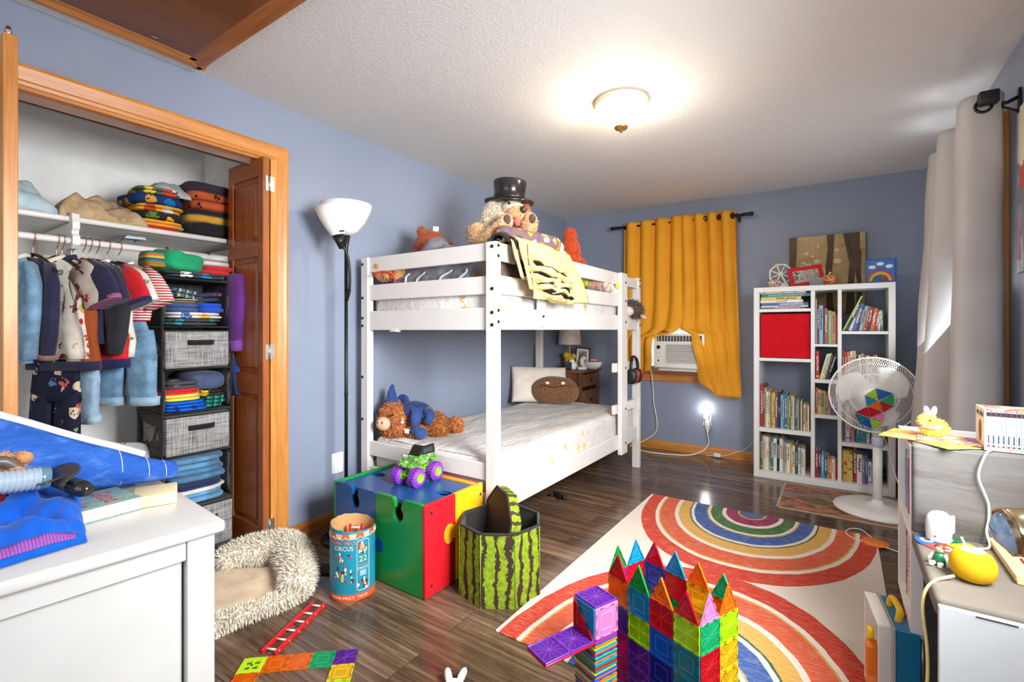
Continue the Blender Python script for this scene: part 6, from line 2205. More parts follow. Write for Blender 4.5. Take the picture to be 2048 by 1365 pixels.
crumple('pale aqua crumpled cloth at the near end of the closet shelf', -3.1, -2.76, .30, .62, .16, AQUA, 2)
crumple('pale lilac cloth under the aqua one on the closet shelf', -3.0, -2.75, .36, .56, .05, fabric((190, 188, 206)), 7)
GIR = printed('beige_giraffe_fleece', (200, 172, 134), [(182, 150, 108), (176, 146, 106), (186, 154, 112)], 20, .42)
crumple('beige fleece blanket with tan spots bundled on the closet shelf', -3.12, -2.745, .60, .93, .145, GIR, 5, 'fleece_blanket', 'blanket', rough=.5)
crumple('small pale cloth hanging through the slats of the closet shelf', -2.92, -2.80, .86, .93, .03, fabric((206, 216, 222)), 9, z0=1.575)
z = GZ
sy = .985
for i, (lab, m_, h_, w2) in enumerate((
        ('red folded shirt with white prints at the bottom of the bright shelf stack', printed('red_print_cloth', (196, 36, 34), [(232, 220, 200), (196, 36, 34), (60, 90, 60)], 20, .35), .03, .22),
        ('orange yellow folded shirt in the bright stack on the closet shelf', fabric((238, 160, 30)), .032, .22),
        ('dark printed folded shirt with yellow edges in the bright stack', printed('dark_yellow_print', (44, 42, 44), [(232, 176, 40), (90, 120, 60), (60, 100, 160), (44, 42, 44)], 17, .42), .04, .21),
        ('yellow folded shirt with red and white print in the bright stack', printed('yellow_red_print', (230, 164, 44), [(230, 226, 214), (190, 70, 40), (70, 70, 70), (230, 164, 44)], 17, .42), .036, .2),
        ('dark blue folded shirt with small bright print', printed('blue_bright_print', (30, 56, 108), [(20, 110, 180), (206, 150, 50), (30, 56, 108), (40, 46, 70)], 15, .42), .05, .22),
        ('olive and red printed folded shirt near the top of the bright stack', printed('olive_red_print', (84, 104, 74), [(216, 70, 40), (236, 206, 60), (230, 226, 216), (84, 104, 74)], 15, .45), .04, .18))):
    folded(lab, (-2.90, sy + .012 * (i % 2), z), (.26, w2, h_), m_, gs, rz=R((i * 37) % 15 - 7), seed=30 + i, lay=1 + (i % 2), amp=.009); z += h_ * .98
crumple('pale grey crumpled shirt on top of the bright stack on the closet shelf', -3.02, -2.80, .96, 1.14, .09, fabric((176, 178, 182)), 12, z0=z - .03)
z = GZ
for i, (lab, m_, h_) in enumerate((('black folded garment at the bottom of the far stack on the closet shelf', fabric((30, 28, 28)), .085), ('mustard folded garment in the far stack on the closet shelf', fabric((190, 140, 44)), .045), ('black folded garment above the mustard one', fabric((30, 26, 28)), .025),
                                   ('burnt orange folded garment with black vine print', printed('orange_black_vine', (188, 88, 48), [(44, 30, 28), (188, 88, 48), (44, 30, 28)], 21, .32), .10), ('dark purple garment on top of the far stack', fabric((52, 38, 56)), .05))):
    folded(lab, (-2.90, 1.235, z), (.27, .23, h_), m_, gs, seed=50 + i, lay=1 + (i == 3), amp=.009); z += h_ * .98
# on the closet floor
b = MB(); b.box((-2.92, .60, .23), (.42, .72, .46), M((232, 230, 226), .5), bev=.01)
solo('storage_chest', b, 'low white chest on the closet floor below the hanging clothes', 'chest')
BUNT = printed('white_bunting_print', (232, 230, 226), [(196, 30, 40), (60, 60, 66), (232, 230, 226), (232, 230, 226), (196, 30, 40)], 17, .32)
b = MB(); pillow(b, .26, .22, .13, BUNT, Matrix())
solo('printed_cushion', b, 'white cushion printed with red bunting on the closet chest', 'cushion', loc=(-2.80, .83, .53), rot=(R(18), R(10), R(70)))
PB = newmat('clear_plastic_bag', .15, 0, .6, (226, 228, 230)); PB.node_tree.nodes['Principled BSDF'].inputs['Alpha'].default_value = .45
crumple('crumpled clear plastic bag on the closet chest', -2.92, -2.76, .46, .62, .10, PB, 15, 'plastic_bag', 'bag', None, z0=.462)
# ================================================================== RUG
rm = newmat('woven_rainbow_rug', .9, 0, .15, (226, 216, 204)); t = NT(rm)
tc = t.n.new('ShaderNodeTexCoord'); sep = t.n.new('ShaderNodeSeparateXYZ'); t.l.new(tc.outputs['Object'], sep.inputs[0])
RX0, RX1, RY0, RY1 = -1.075, .165, 1.465, 3.29
cx_ = -.445 - (RX0 + RX1) / 2
hl = (RY1 - RY0) / 2


def ell(edge):
    dx = t.math('SUBTRACT', sep.outputs[0], cx_)
    dy = t.math('DIVIDE', t.math('SUBTRACT', sep.outputs[1], edge), 1.5)
    return t.math('POWER', t.math('ADD', t.math('POWER', t.math('ABSOLUTE', dx), 2.15), t.math('POWER', t.math('ABSOLUTE', dy), 2.15)), 1 / 2.15)


wob = t.math('MULTIPLY', t.math('SUBTRACT', t.noise(tc.outputs['Object'], 9, 2), .5), .012)
e = t.math('ADD', t.math('MINIMUM', ell(hl), ell(-hl)), wob)
CRM = (226, 216, 202)
st = [(0, (72, 96, 146)), (.066, (204, 160, 88)), (.078, (146, 48, 96)), (.143, CRM), (.165, (58, 108, 66)), (.228, CRM), (.242, (206, 160, 92)), (.25, (56, 92, 156)), (.32, CRM), (.337, (58, 96, 68)), (.345, (210, 164, 84)), (.405, CRM), (.428, (206, 92, 62)), (.508, (206, 150, 76)), (.516, CRM), (.534, (196, 62, 46)), (.612, CRM)]
c = t.ramp(t.math('DIVIDE', e, .7), [(p / .7, col) for p, col in st], 'CONSTANT')
mp = t.n.new('ShaderNodeMapping'); mp.inputs['Scale'].default_value = (7, 150, 1); t.l.new(tc.outputs['Object'], mp.inputs[0])
streak = t.noise(mp.outputs[0], 2.4, 4, .7)
c = t.mix(t.math('MULTIPLY', t.math('GREATER_THAN', streak, .56), .3), c, (236, 206, 178), 'MIX')
c = t.mix(.35, c, t.ramp(streak, [(.3, (178, 160, 150)), (.6, (255, 255, 255))]), 'MULTIPLY')
t.base(c); t.bump(streak, .25, .003)
b = MB(); b.box((0, 0, .004), (RX1 - RX0, RY1 - RY0, .008), rm, bev=.002, seg=1)
for k in range(150):
    pass
solo('rug', b, 'cream rug woven with two facing rainbows on the dark floor', 'rug', loc=((RX0 + RX1) / 2, (RY0 + RY1) / 2, 0))

# ================================================================== PUZZLE CUBE, TRUCK
GRN = M((18, 128, 56), .28, var=.05); BLE = M((22, 74, 132), .28, var=.05); REDL = M((206, 28, 40), .28, var=.05); YLW = M((238, 166, 24), .28, var=.05)
CW_ = M((206, 190, 160), .7)
cx0, cx1, cy0, cy1, cz = -2.06, -1.437, 1.463, 1.856, .398
cb = thing('puzzle_chest', 'wooden toy chest of green, red, blue and yellow puzzle-shaped panels', 'toy chest', ((cx0 + cx1) / 2, (cy0 + cy1) / 2, 0))


def knob(cx, cz_, r=.03, w_=.017, d=1, up=True, n=12):
    """outline of a puzzle knob pointing from the edge at cz_ (list of points going from the +side to the -side)"""
    s = -1 if not up else 1
    pts = [(cx + w_, cz_)]
    h = r * 2.1
    for k in range(n + 1):
        a = R(-55 + 290 * k / n)
        pts.append((cx + r * math.cos(a), cz_ + s * (h + r * math.sin(a))))
    pts.append((cx - w_, cz_))
    return pts


def notch_panel(x0, x1, zt, mat, y0, y1, name, label, r=.03):
    xm_ = (x0 + x1) / 2
    k = knob(xm_, zt, r, r * .78, up=False)
    poly = [(x0, .004), (x1, .004), (x1, zt - .012), (x1 - .008, zt)] + [(xm_ + r * 1.15, zt), (xm_ + r * .8, zt - .01)] + k[1:-1] + [(xm_ - r * .8, zt - .01), (xm_ - r * 1.15, zt), (x0 + .008, zt), (x0, zt - .012)]
    b = MB(); b.prism([(p[1], p[0]) for p in poly], y0, y1, mat, 1)
    return part(name, b, cb, label, world=True)


xm_ = -1.752
notch_panel(cx0 + .016, xm_, cz, BLE, cy0, cy0 + .02, 'puzzle_panel', 'blue front panel', .033)
notch_panel(xm_ + .001, cx1 - .0195, cz, GRN, cy0, cy0 + .02, 'puzzle_panel', 'green front panel', .033)
b = MB(); kk = [(xm_ + .001, .13)] + [(xm_ + .028 + .028 * math.cos(R(a)), .165 + .032 * math.sin(R(a))) for a in range(-150, 151, 20)] + [(xm_ + .001, .20)]
b.prism([(p[1], p[0]) for p in kk], cy0 - .0015, cy0 + .018, BLE, 1); part('puzzle_knob', b, cb, 'blue knob', world=True)
ymid = 1.655
b = MB(); b.box((cx1 - .0095, (cy0 + ymid) / 2, cz / 2 + .002), (.019, ymid - cy0, cz - .004), REDL, bev=.003); part('puzzle_panel', b, cb, 'red side panel', world=True)
b = MB(); b.box((cx1 - .0095, (ymid + cy1) / 2, cz / 2 + .002), (.019, cy1 - ymid - .001, cz - .004), YLW, bev=.003); part('puzzle_panel', b, cb, 'yellow side panel', world=True)
b = MB(); kk = [(ymid + .001, .20)] + [(ymid - .045 + .034 * math.cos(R(a)), .232 + .042 * math.sin(R(a))) for a in range(-330, -29, 20)][::-1] + [(ymid + .001, .262)]
kk = [(ymid + .001, .205)] + [(ymid - .042 + .036 * math.cos(R(a)), .233 + .044 * math.sin(R(a))) for a in range(-40, -321, -20)] + [(ymid + .001, .261)]
b.prism(kk, cx1 - .017, cx1 + .0015, YLW, 0); part('puzzle_knob', b, cb, 'yellow knob', world=True)
b = MB(); b.box((cx0 + .008, (cy0 + cy1) / 2, cz / 2 + .002), (.016, cy1 - cy0, cz - .004), GRN, bev=.003); part('puzzle_panel', b, cb, 'green side panel', world=True)
b = MB(); b.box((cx0 + .008 + .3, cy1 - .0095, cz / 2), (.58, .019, cz - .006), REDL, bev=.003); part('puzzle_panel', b, cb, 'red back panel', world=True)
b = MB(); b.box((cx1 - .16, cy1 - .02, cz - .02), (.26, .02, .034), YLW, bev=.003); part('puzzle_panel', b, cb, 'yellow back edge', world=True)
# lid with two puzzle-shaped openings, dark inside
lz = cz - .012


def hole_outline(cx, cy, r, ang):
    return [(cx + r * 1.25 * math.cos(R(a + ang)), cy + r * .8 * math.sin(R(a + ang))) for a in range(0, 360, 24)]


bm_ = bmesh.new()
outer = [(cx0 + .017, cy0 + .022), (cx1 - .021, cy0 + .022), (cx1 - .021, cy1 - .032), (cx0 + .017, cy1 - .032)]
loops = [outer, hole_outline(cx1 - .075, (cy0 + cy1) / 2 + .0, .036, 0), hole_outline(cx0 + .075, (cy0 + cy1) / 2 + .02, .034, 0)]
for z_ in (lz,):
    es = []
    for lp in loops:
        vsx = [bm_.verts.new((p[0], p[1], z_)) for p in lp]
        es += [bm_.edges.new((vsx[i], vsx[(i + 1) % len(vsx)])) for i in range(len(vsx))]
    bmesh.ops.triangle_fill(bm_, use_beauty=True, edges=es)
ex = bmesh.ops.extrude_face_region(bm_, geom=bm_.faces[:])
for v in [g_ for g_ in ex['geom'] if isinstance(g_, bmesh.types.BMVert)]:
    v.co.z -= .016
bm_.verts.index_update()
b = MB(); b.add([v.co[:] for v in bm_.verts], [[v.index for v in f.verts] for f in bm_.faces], BLE); bm_.free()
part('lid', b, cb, 'blue lid', world=True)
b = MB(); b.box(((cx0 + cx1) / 2, (cy0 + cy1) / 2, .012), (cx1 - cx0 - .05, cy1 - cy0 - .05, .016), CW_); part('bottom', b, cb, world=True)
for y, z in ((cy0 + .035, .36), (cy0 + .035, .05), (cy1 - .02, .345)):
    b = MB(); b.cyl((cx1 - .002, y, z), (cx1 + .002, y, z), .0065, M((90, 84, 80), .3, .8), n=12); part('bolt', b, cb, world=True)

LIME = M((136, 226, 20), .35, var=.05); PURP = M((134, 56, 178), .55, var=.08); BLKG = M((26, 28, 26), .25)
q = onz(835, 958, cz)
tk = thing('monster_truck', 'toy monster truck with purple tyres and lime green frame on the puzzle chest', 'toy truck', (q.x, q.y, lz + .0005), rz=math.atan2(*reversed((onz(812, 985, cz) - onz(858, 966, cz)).to_2d())), rot=None, scale=1.28)
# long axis = local x (front +x)
WB, TRK, WR = .052, .042, .034
for sx in (-1, 1):
    for sy in (-1, 1):
        X = TR((sx * WB, sy * TRK, WR), rx=pi / 2)
        b = MB()
        b.lathe([(.017, -.02), (.028, -.021), (WR - .002, -.016), (WR, -.008), (WR, .008), (WR - .002, .016), (.028, .021), (.017, .02)], PURP, 30, X=X)
        for k in range(20):
            a = 2 * pi * k / 20
            for zz in (-.009, .009):
                b.box((0, 0, 0), (.006, .003, .014), PURP, X=X @ TR((WR * math.cos(a + zz * 12), WR * math.sin(a + zz * 12), zz), rz=a) @ rotm(R(25 if zz > 0 else -25), 0, 0))
        wh_ = part('wheel', b, tk)
        b = MB(); b.lathe([(0, .012), (.008, .015), (.010, .012), (.016, .016), (.0185, .021), (.0185, -.021), (.016, -.016), (.008, -.012), (0, -.012)], LIME, 24, X=X); o = mesh_obj('rim', b); o.parent = wh_; o['label'] = 'lime green rim'
b = MB()
for sy in (-1, 1):
    for a, c_ in (((-.06, .018, .036), (.0, .024, .07)), ((.06, .018, .036), (.0, .024, .07)), ((-.03, .024, .045), (.035, .024, .062)), ((.03, .024, .045), (-.035, .024, .062)), ((-.055, .022, .066), (.055, .022, .066)), ((-.05, .02, .04), (.05, .02, .04))):
        b.tube([(a[0], sy * a[1], a[2]), (c_[0], sy * c_[1], c_[2])], .0032, LIME, 6)
for sx in (-1, 1):
    b.tube([(sx * WB, -.03, WR), (sx * WB, .03, WR)], .006, LIME, 8)
b.box((0, 0, .05), (.07, .03, .018), LIME, bev=.003)
part('tube_frame', b, tk)
GBODY = printed('green_black_truck_paint', (96, 150, 60), [(120, 210, 40), (60, 90, 40), (206, 226, 190), (34, 40, 30)], 70, .5, rough=.25)
b = MB()
b.prism([(.072, -.078), (.088, -.078), (.102, -.066), (.108, .018), (.098, .024), (.094, .06), (.074, .078), (.068, .072), (.066, -.07)], -.03, .03, GBODY, 1, X=None)
b.v = [(p[0], p[1], p[2]) for p in b.v]
part('body', b, tk)
b = MB(); b.prism([(.100, -.074), (.136, -.068), (.139, -.02), (.134, .0), (.104, .022)], -.026, .026, BLKG, 1); part('cab', b, tk)
b = MB(); b.box((.0 - .035, 0, .1395), (.055, .046, .003), M((196, 176, 176), .4), bev=.001); part('roof_panel', b, tk)
for sy in (-1, 1):
    b = MB(); b.box((-.03, sy * .0265, .12), (.05, .001, .018), M((50, 60, 66), .1)); part('window', b, tk)
b = MB(); b.tube([(.05, -.032, .105), (.02, -.034, .10), (-.01, -.034, .098)], .006, M((206, 206, 206), .2, .8), 10); part('exhaust', b, tk)

# ================================================================== WATERMELON BIN
WM = newmat('watermelon_rind_print', .8, 0, .2, (150, 190, 30)); t = NT(WM)
tc = t.n.new('ShaderNodeTexCoord'); sp = t.n.new('ShaderNodeSeparateXYZ'); t.l.new(tc.outputs['Object'], sp.inputs[0])
ang = t.math('DIVIDE', t.math('ARCTAN2', sp.outputs[1], sp.outputs[0]), 2 * pi)
nz = t.noise(t.co('Object', (1, 1, 1)), 9, 6, .7)
nz2 = t.noise(t.co('Object', (1, 1, .6)), 30, 4, .8)
u_ = t.math('ADD', t.math('MULTIPLY', ang, 21.), t.math('ADD', t.math('MULTIPLY', t.math('SUBTRACT', nz, .5), 1.5), t.math('MULTIPLY', t.math('SUBTRACT', nz2, .5), .9)))
f_ = t.math('ABSOLUTE', t.math('SUBTRACT', t.math('FRACT', u_), .5))
gr = t.ramp(t.noise(t.co(), 60, 4, .7), [(.35, (96, 120, 20)), (.6, (136, 158, 34))])
t.base(t.mix(t.math('LESS_THAN', f_, .185), gr, (58, 42, 34)))
BRB = fabric((40, 36, 34), weave=300)
wx, wy, wr, whh = -1.245, 1.735, .187, .302
wm = thing('watermelon_bin', 'octagonal fabric storage bin printed like a watermelon beside the puzzle chest', 'storage bin', (wx, wy, 0))
a0_ = math.atan2(1.549 - wy, -1.214 - wx)
oct_ = [Vector((math.cos(a0_ + k * pi / 4), math.sin(a0_ + k * pi / 4), 0)) for k in range(8)]
b = MB(); b.add([o * wr for o in oct_] + [o * wr * .99 + Vector((0, 0, whh)) for o in oct_], [(k, (k + 1) % 8, 8 + (k + 1) % 8, 8 + k) for k in range(8)], WM); part('outer_wall', b, wm)
b = MB(); ri = wr - .008
b.add([o * ri + Vector((0, 0, .008)) for o in oct_] + [o * ri * .99 + Vector((0, 0, whh)) for o in oct_], [(k, (k + 1) % 8, 8 + (k + 1) % 8, 8 + k) for k in range(8)] + [tuple(range(8))], BRB); part('lining', b, wm)
b = MB(); ring = [tuple(o * (wr - .004) * .99 + Vector((0, 0, whh))) for o in oct_]; b.tube(ring + [ring[0]], .0065, BRB, 8, caps=False); part('rim_piping', b, wm)
for k in range(8):
    b = MB(); b.tube([tuple(oct_[k] * (wr + .0005)), tuple(oct_[k] * (wr * .99 + .0005) + Vector((0, 0, whh)))], .002, M((116, 150, 30), .8), 6); part('corner_seam', b, wm)
WM2 = newmat('watermelon_lid_print', .8, 0, .2, (150, 190, 30)); t = NT(WM2)
tc = t.n.new('ShaderNodeTexCoord'); sp = t.n.new('ShaderNodeSeparateXYZ'); t.l.new(tc.outputs['Object'], sp.inputs[0])
ang = t.math('DIVIDE', t.math('ARCTAN2', sp.outputs[1], sp.outputs[0]), 2 * pi)
u_ = t.math('ADD', t.math('MULTIPLY', ang, 24.), t.math('MULTIPLY', t.math('SUBTRACT', t.noise(t.co(), 14, 5, .7), .5), 1.4))
f_ = t.math('ABSOLUTE', t.math('SUBTRACT', t.math('FRACT', u_), .5))
gr = t.ramp(t.noise(t.co(), 60, 4, .7), [(.35, (96, 120, 20)), (.6, (142, 164, 36))])
t.base(t.mix(t.math('LESS_THAN', f_, .19), gr, (66, 50, 38)))
ln = (Vector((-.55, -.80, .17))).normalized()
lq = ln.to_track_quat('Z', 'Y').to_euler()
lc = Vector((wx - .02, wy + .035, .258))
ld = thing('bin_lid', 'octagonal watermelon lid standing on edge inside the watermelon bin', 'lid', lc, rot=tuple(lq))
r8 = [Vector((math.cos(R(22.5 + 45 * k)), math.sin(R(22.5 + 45 * k)), 0)) for k in range(8)]
b = MB(); b.add([o * .168 + Vector((0, 0, -.024)) for o in r8] + [o * .168 + Vector((0, 0, .024)) for o in r8], [(k, (k + 1) % 8, 8 + (k + 1) % 8, 8 + k) for k in range(8)] + [tuple(range(8))[::-1]], WM2); part('cushion', b, ld)
b = MB(); b.add([o * .168 + Vector((0, 0, .0245)) for o in r8] + [Vector((0, 0, .027))], [(k, (k + 1) % 8, 8) for k in range(8)], M((44, 32, 24), .75, var=.1)); part('dark_underside', b, ld)
b = MB(); ring = [tuple(o * .168 + Vector((0, 0, .024))) for o in r8]; b.tube(ring + [ring[0]], .0055, BRB, 8, caps=False); part('rim_piping', b, ld)

# ================================================================== CIRCUS CAN
kx, ky, kr, kh = -1.762, 1.347, .0945, .298
can = thing('toy_canister', 'battered blue and orange cardboard circus canister standing on the floor', 'canister', (kx, ky, 0), rz=math.atan2(-ky, -kx))
TUR = M((24, 134, 160), .5, var=.08); CARD = M((184, 138, 88), .8, var=.1); ORR = M((216, 84, 44), .5, var=.08)


def can_wall(z0, z1, r, mat, name, rim=False):
    b = MB(); n = 64

    def zt_(k):
        return z1 + (.006 * noise.noise(Vector((k * .35, 1, 2))) + .010 * math.cos(2 * pi * k / n + 2.2) if rim else 0)
    vs = []
    for k in range(n):
        a = 2 * pi * k / n
        vs += [(r * math.cos(a), r * math.sin(a), z0), (r * math.cos(a), r * math.sin(a), zt_(k))]
    b.add(vs, [(2 * k, 2 * ((k + 1) % n), 2 * ((k + 1) % n) + 1, 2 * k + 1) for k in range(n)], mat, True)
    return part(name, b, can)


can_wall(.002, kh, kr, TUR, 'printed_wrap', True)
can_wall(.002, kh, kr - .003, CARD, 'cardboard_lining', True)
b = MB(); b.cyl((0, 0, .001), (0, 0, .004), kr - .002, CARD, n=40); part('bottom', b, can)
b = MB(); n = 64
b.add([v for k in range(n) for v in ((((kr + .0006) * math.cos(2 * pi * k / n)), (kr + .0006) * math.sin(2 * pi * k / n), .0015), ((kr + .0006) * math.cos(2 * pi * k / n), (kr + .0006) * math.sin(2 * pi * k / n), .03))], [(2 * k, 2 * ((k + 1) % n), 2 * ((k + 1) % n) + 1, 2 * k + 1) for k in range(n)], ORR, True)
part('orange_band', b, can)


def on_can(mb, off=.0009):
    """wrap lettering drawn flat (x across, z up) round the canister; local +x faces the viewer"""
    r = kr + off
    mb.v = [((r + p[1]) * math.cos(p[0] / r), (r + p[1]) * math.sin(p[0] / r), p[2]) for p in mb.v]
    return mb


CRMP = M((232, 222, 196), .6, var=.03)
YLP = M((238, 206, 60), .6, var=.03); ORP = M((226, 130, 60), .6, var=.03)


def can_text(txt, size, x, z, mat, width=1., nm='printed_words'):
    b = MB(); b.text(txt, size, mat, TR((x, 0, z), rx=pi / 2), .0002, width=width)
    on_can(b); return part(nm, b, can)


# facing side: scalloped awning
b = MB()
for k in range(-9, 10):
    x = k * .03
    poly = [(x + .015 * math.cos(R(a)), .272 + .012 * math.sin(R(a))) for a in range(180, 361, 20)] + [(x + .015, .283), (x - .015, .283)]
    b.prism([(p[1], p[0]) for p in poly], -.0003, .0003, ORR if k % 2 else M((236, 178, 150), .6), 1)
on_can(b, .0011); part('awning_trim', b, can)
b = MB(); b.tube([(-.27 + .54 * i / 120, 0, .272 - .012 * abs(math.sin(pi * (i / 120 * 18)))) for i in range(121)], .0014, CRMP, 5); on_can(b, .0012); part('awning_edge', b, can)
can_text('FISHER · PRICE', .021, -.045, .245, ORP, .85)
can_text('CIRCUS', .026, -.04, .222, CRMP, .95)
can_text('22', .034, .043, .172, YLP, 1.1)
can_text('PLAY PIECES', .0085, .043, .147, ORP)
can_text('CIRCUS', .014, .043, .134, CRMP)
can_text('FISHER-PRICE  TOYS', .0145, -.02, .016, CRMP, 1.3)
b = MB(); ox0, ox1, oz0, oz1 = .016, .072, .042, .252
pts = [(ox0 + .01, 0, oz0), (ox1 - .01, 0, oz0), (ox1 - .003, 0, oz0 + .003), (ox1, 0, oz0 + .01), (ox1, 0, oz1 - .01), (ox1 - .003, 0, oz1 - .003), (ox1 - .01, 0, oz1), (ox0 + .01, 0, oz1), (ox0 + .003, 0, oz1 - .003), (ox0, 0, oz1 - .01), (ox0, 0, oz0 + .01), (ox0 + .003, 0, oz0 + .003), (ox0 + .01, 0, oz0)]
P_ = []
for a, c_ in zip(pts, pts[1:]):
    for k in range(8):
        P_.append(tuple(lerp(a[i], c_[i], k / 8) for i in range(3)))
b.tube(P_ + [pts[-1]], .0013, CRMP, 5); on_can(b, .001); part('printed_border', b, can)
rr_ = random.Random(4)
# printed picture patches: children playing and circus animals, as small coloured shapes
for (x, z, w_, h_, n_) in ((.043, .225, .044, .03, 9), (.043, .204, .036, .014, 6), (-.035, .185, .05, .03, 8), (-.04, .115, .085, .065, 22), (.043, .075, .044, .022, 9), (.043, .056, .042, .016, 7)):
    b = MB()
    for k in range(n_):
        c = rr_.choice([(232, 222, 196), (214, 170, 130), (196, 60, 50), (60, 50, 50), (232, 190, 70), (236, 232, 220)])
        b.ball((x + rr_.uniform(-.5, .5) * w_, 0, z + rr_.uniform(-.5, .5) * h_), (rr_.uniform(.003, .007), .0006, rr_.uniform(.004, .010)), M(c, .6, var=.05), 8)
    on_can(b, .0008); o = part('printed_picture', b, can); o['kind'] = 'stuff'
b = MB()
for k in range(5):
    b.box((.043, 0, .122 - k * .0045), (.03 - .006 * (k % 2), .0006, .0018), CRMP)
for k in range(9):
    b.box((-.04, 0, .068 - k * .0035), (.085 - .02 * (k % 3 == 2), .0006, .0010), M((18, 84, 104), .6))
on_can(b, .0008); o = part('fine_print', b, can); o['kind'] = 'stuff'


def toy_ladder(name, label, loc, L, wd, rot=(0, 0, 0), nr=6):
    l = thing(name, label, 'toy ladder', loc, rot=rot, group='small red toy ladders')
    for s in (-1, 1):
        b = MB(); b.box((s * wd / 2, L / 2, .009), (.009, L, .018), REDL, bev=.002, seg=1); part('rail', b, l)
    for k in range(nr):
        y = L * (k + .35) / (nr - .3)
        b = MB(); b.cyl((-wd / 2, y, .0095), (wd / 2, y, .0095), .0038, M((236, 230, 220), .5), n=10); rg = part('rung', b, l)
        b = MB()
        for s in (-1, 1):
            b.cyl((s * (wd / 2 + .0042), y, .0095), (s * (wd / 2 + .005), y, .0095), .0034, M((226, 176, 110), .5), n=10)
        o = mesh_obj('rung_end', b); o.parent = rg
    return l


A_, B_ = (onz(522, 1306, .009) + onz(551, 1308, .009)) / 2, (onz(626, 1208, .009) + onz(651, 1207, .009)) / 2
dv = B_ - A_
toy_ladder('toy_ladder', 'small red toy ladder with white rungs lying on the floor by the fluffy rug', (A_.x, A_.y, .0005), dv.length, .052, (0, 0, math.atan2(dv.y, dv.x) - pi / 2))
toy_ladder('toy_ladder', 'small red toy ladder standing inside the circus canister', (kx - .02, ky + .03, .006), .268, .05, (R(86), 0, YAW + R(8)))

# ================================================================== SHEEPSKIN AND FLOOR ODDMENTS
FLF = fur_mat((228, 216, 190), (242, 234, 216), (248, 243, 232))
fz = thing('fluffy_rug', 'cream shaggy faux-fur rug folded over on the floor beside the dresser', 'rug', (-2.15, 1.15, 0))
b = MB()
pathp = [onz(440, 1165), onz(480, 1150), onz(530, 1140), onz(572, 1138), onz(590, 1160), onz(596, 1185), onz(585, 1205)]
pathz = [.075, .085, .09, .09, .08, .065, .045]
P_ = bez([(p.x, p.y, z) for p, z in zip(pathp, pathz)], 6)
b.tube(P_, [.045 + .032 * math.sin(pi * i / (len(P_) - 1)) ** .5 for i in range(len(P_))], FLF, 14)
b.fur(FLF, 9000, .026, .0026, .3, rnd=random.Random(21))
part('rolled_fur', b, fz, world=True)
b = MB()
edge = [onz(420, 1268), onz(470, 1250), onz(520, 1232), onz(565, 1215), onz(600, 1198)]
P_ = bez([(p.x, p.y, .026) for p in edge], 6)
b.tube(P_, .028, FLF, 10); P2 = bez([(onz(*p).x, onz(*p).y, .02) for p in ((405, 1262), (415, 1275), (440, 1262), (470, 1252))], 5); b.tube(P2, .03, FLF, 10)
b.fur(FLF, 4200, .028, .0026, .5, rnd=random.Random(22)); part('fringe', b, fz, world=True)
SUE = fabric((214, 190, 160), weave=240, var=.06)
p00, p10, p01, p11 = onz(380, 1262), onz(578, 1212), onz(385, 1170), onz(575, 1160)
b = MB()
b.grid(24, 18, lambda u, v: tuple(((p00 * (1 - u) + p10 * u) * (1 - v) + (p01 * (1 - u) + p11 * u) * v) + Vector((0, 0, .035 + .03 * v + .012 * noise.noise(Vector((u * 5, v * 4, 2)))))), SUE, thick=.006)
part('suede_backing', b, fz, world=True)
b = MB(); b.ball(onz(620, 1108) + Vector((0, 0, .008)), (.022, .014, .01), FLF, 12, amp=.006, freq=60)
solo('fluff_scrap', b, 'small beige tuft of fluff on the floor near the canister', 'fluff')
q = onz(648, 1143)
b = MB(); b.box((0, 0, .004), (.16, .09, .008), M((36, 33, 32), .8), bev=.003); solo('black_pad', b, 'thin black pad lying on the floor behind the circus canister', 'pad', loc=(q.x + .0, q.y + .01, 0), rz=R(25))
q = onz(1116, 996)
tb = thing('toy_figure', 'small black toy figure lying on the floor under the lower bunk', 'toy', (q.x, q.y, 0), rz=R(-15))
b = MB(); b.ball((0, 0, .018), (.05, .02, .018), BLACKP, 14, amp=.006, freq=40); b.ball((.055, 0, .016), (.02, .018, .016), BLACKP, 12)
for s in (-1, 1):
    b.tube([(-.03, s * .012, .015), (-.06, s * .03, .01)], .008, BLACKP, 8); b.tube([(.03, s * .012, .018), (.045, s * .035, .012)], .007, BLACKP, 8); b.ball((.066, s * .012, .03), .007, BLACKP, 8)
part('body', b, tb)
q = onz(908, 1385)
rb2 = thing('white_toy_rabbit', 'white toy with two rounded ears lying on the floor near the plastic tiles', 'toy', (q.x, q.y, 0), rz=YAW)
b = MB(); b.ball((0, .0, .018), (.032, .028, .018), M((234, 228, 218), .6), 14); part('body', b, rb2)
for s in (-1, 1):
    b = MB(); b.tube([(s * .014, .0, .025), (s * .02, .022, .03), (s * .027, .05, .03), (s * .03, .064, .03)], [.009, .0125, .011, .004], M((238, 232, 222), .6), 10); part('ear', b, rb2)
# disc and cord on the rug's far corner
q = onz(1750, 1086, .012)
dsk = thing('orange_disc', 'flat orange disc with white cord on the far corner of the rug', 'toy', (q.x, q.y, .0082))
b = MB(); b.lathe([(0, 0), (.058, 0), (.062, .004), (.058, .008), (0, .008)], M((226, 126, 40), .5, var=.05), 36); part('disc', b, dsk)
b = MB(); pp = [(1800, 1106), (1778, 1098), (1745, 1090), (1708, 1078), (1692, 1066), (1700, 1058), (1722, 1060), (1738, 1072), (1748, 1080)]
b.tube(bez([tuple(onz(x, y, .0115)) for x, y in pp], 6), .0028, CORD, 6); part('cord', b, dsk, world=True)

# ================================================================== MAGNETIC TILES
TH = .0058
_TM = {}


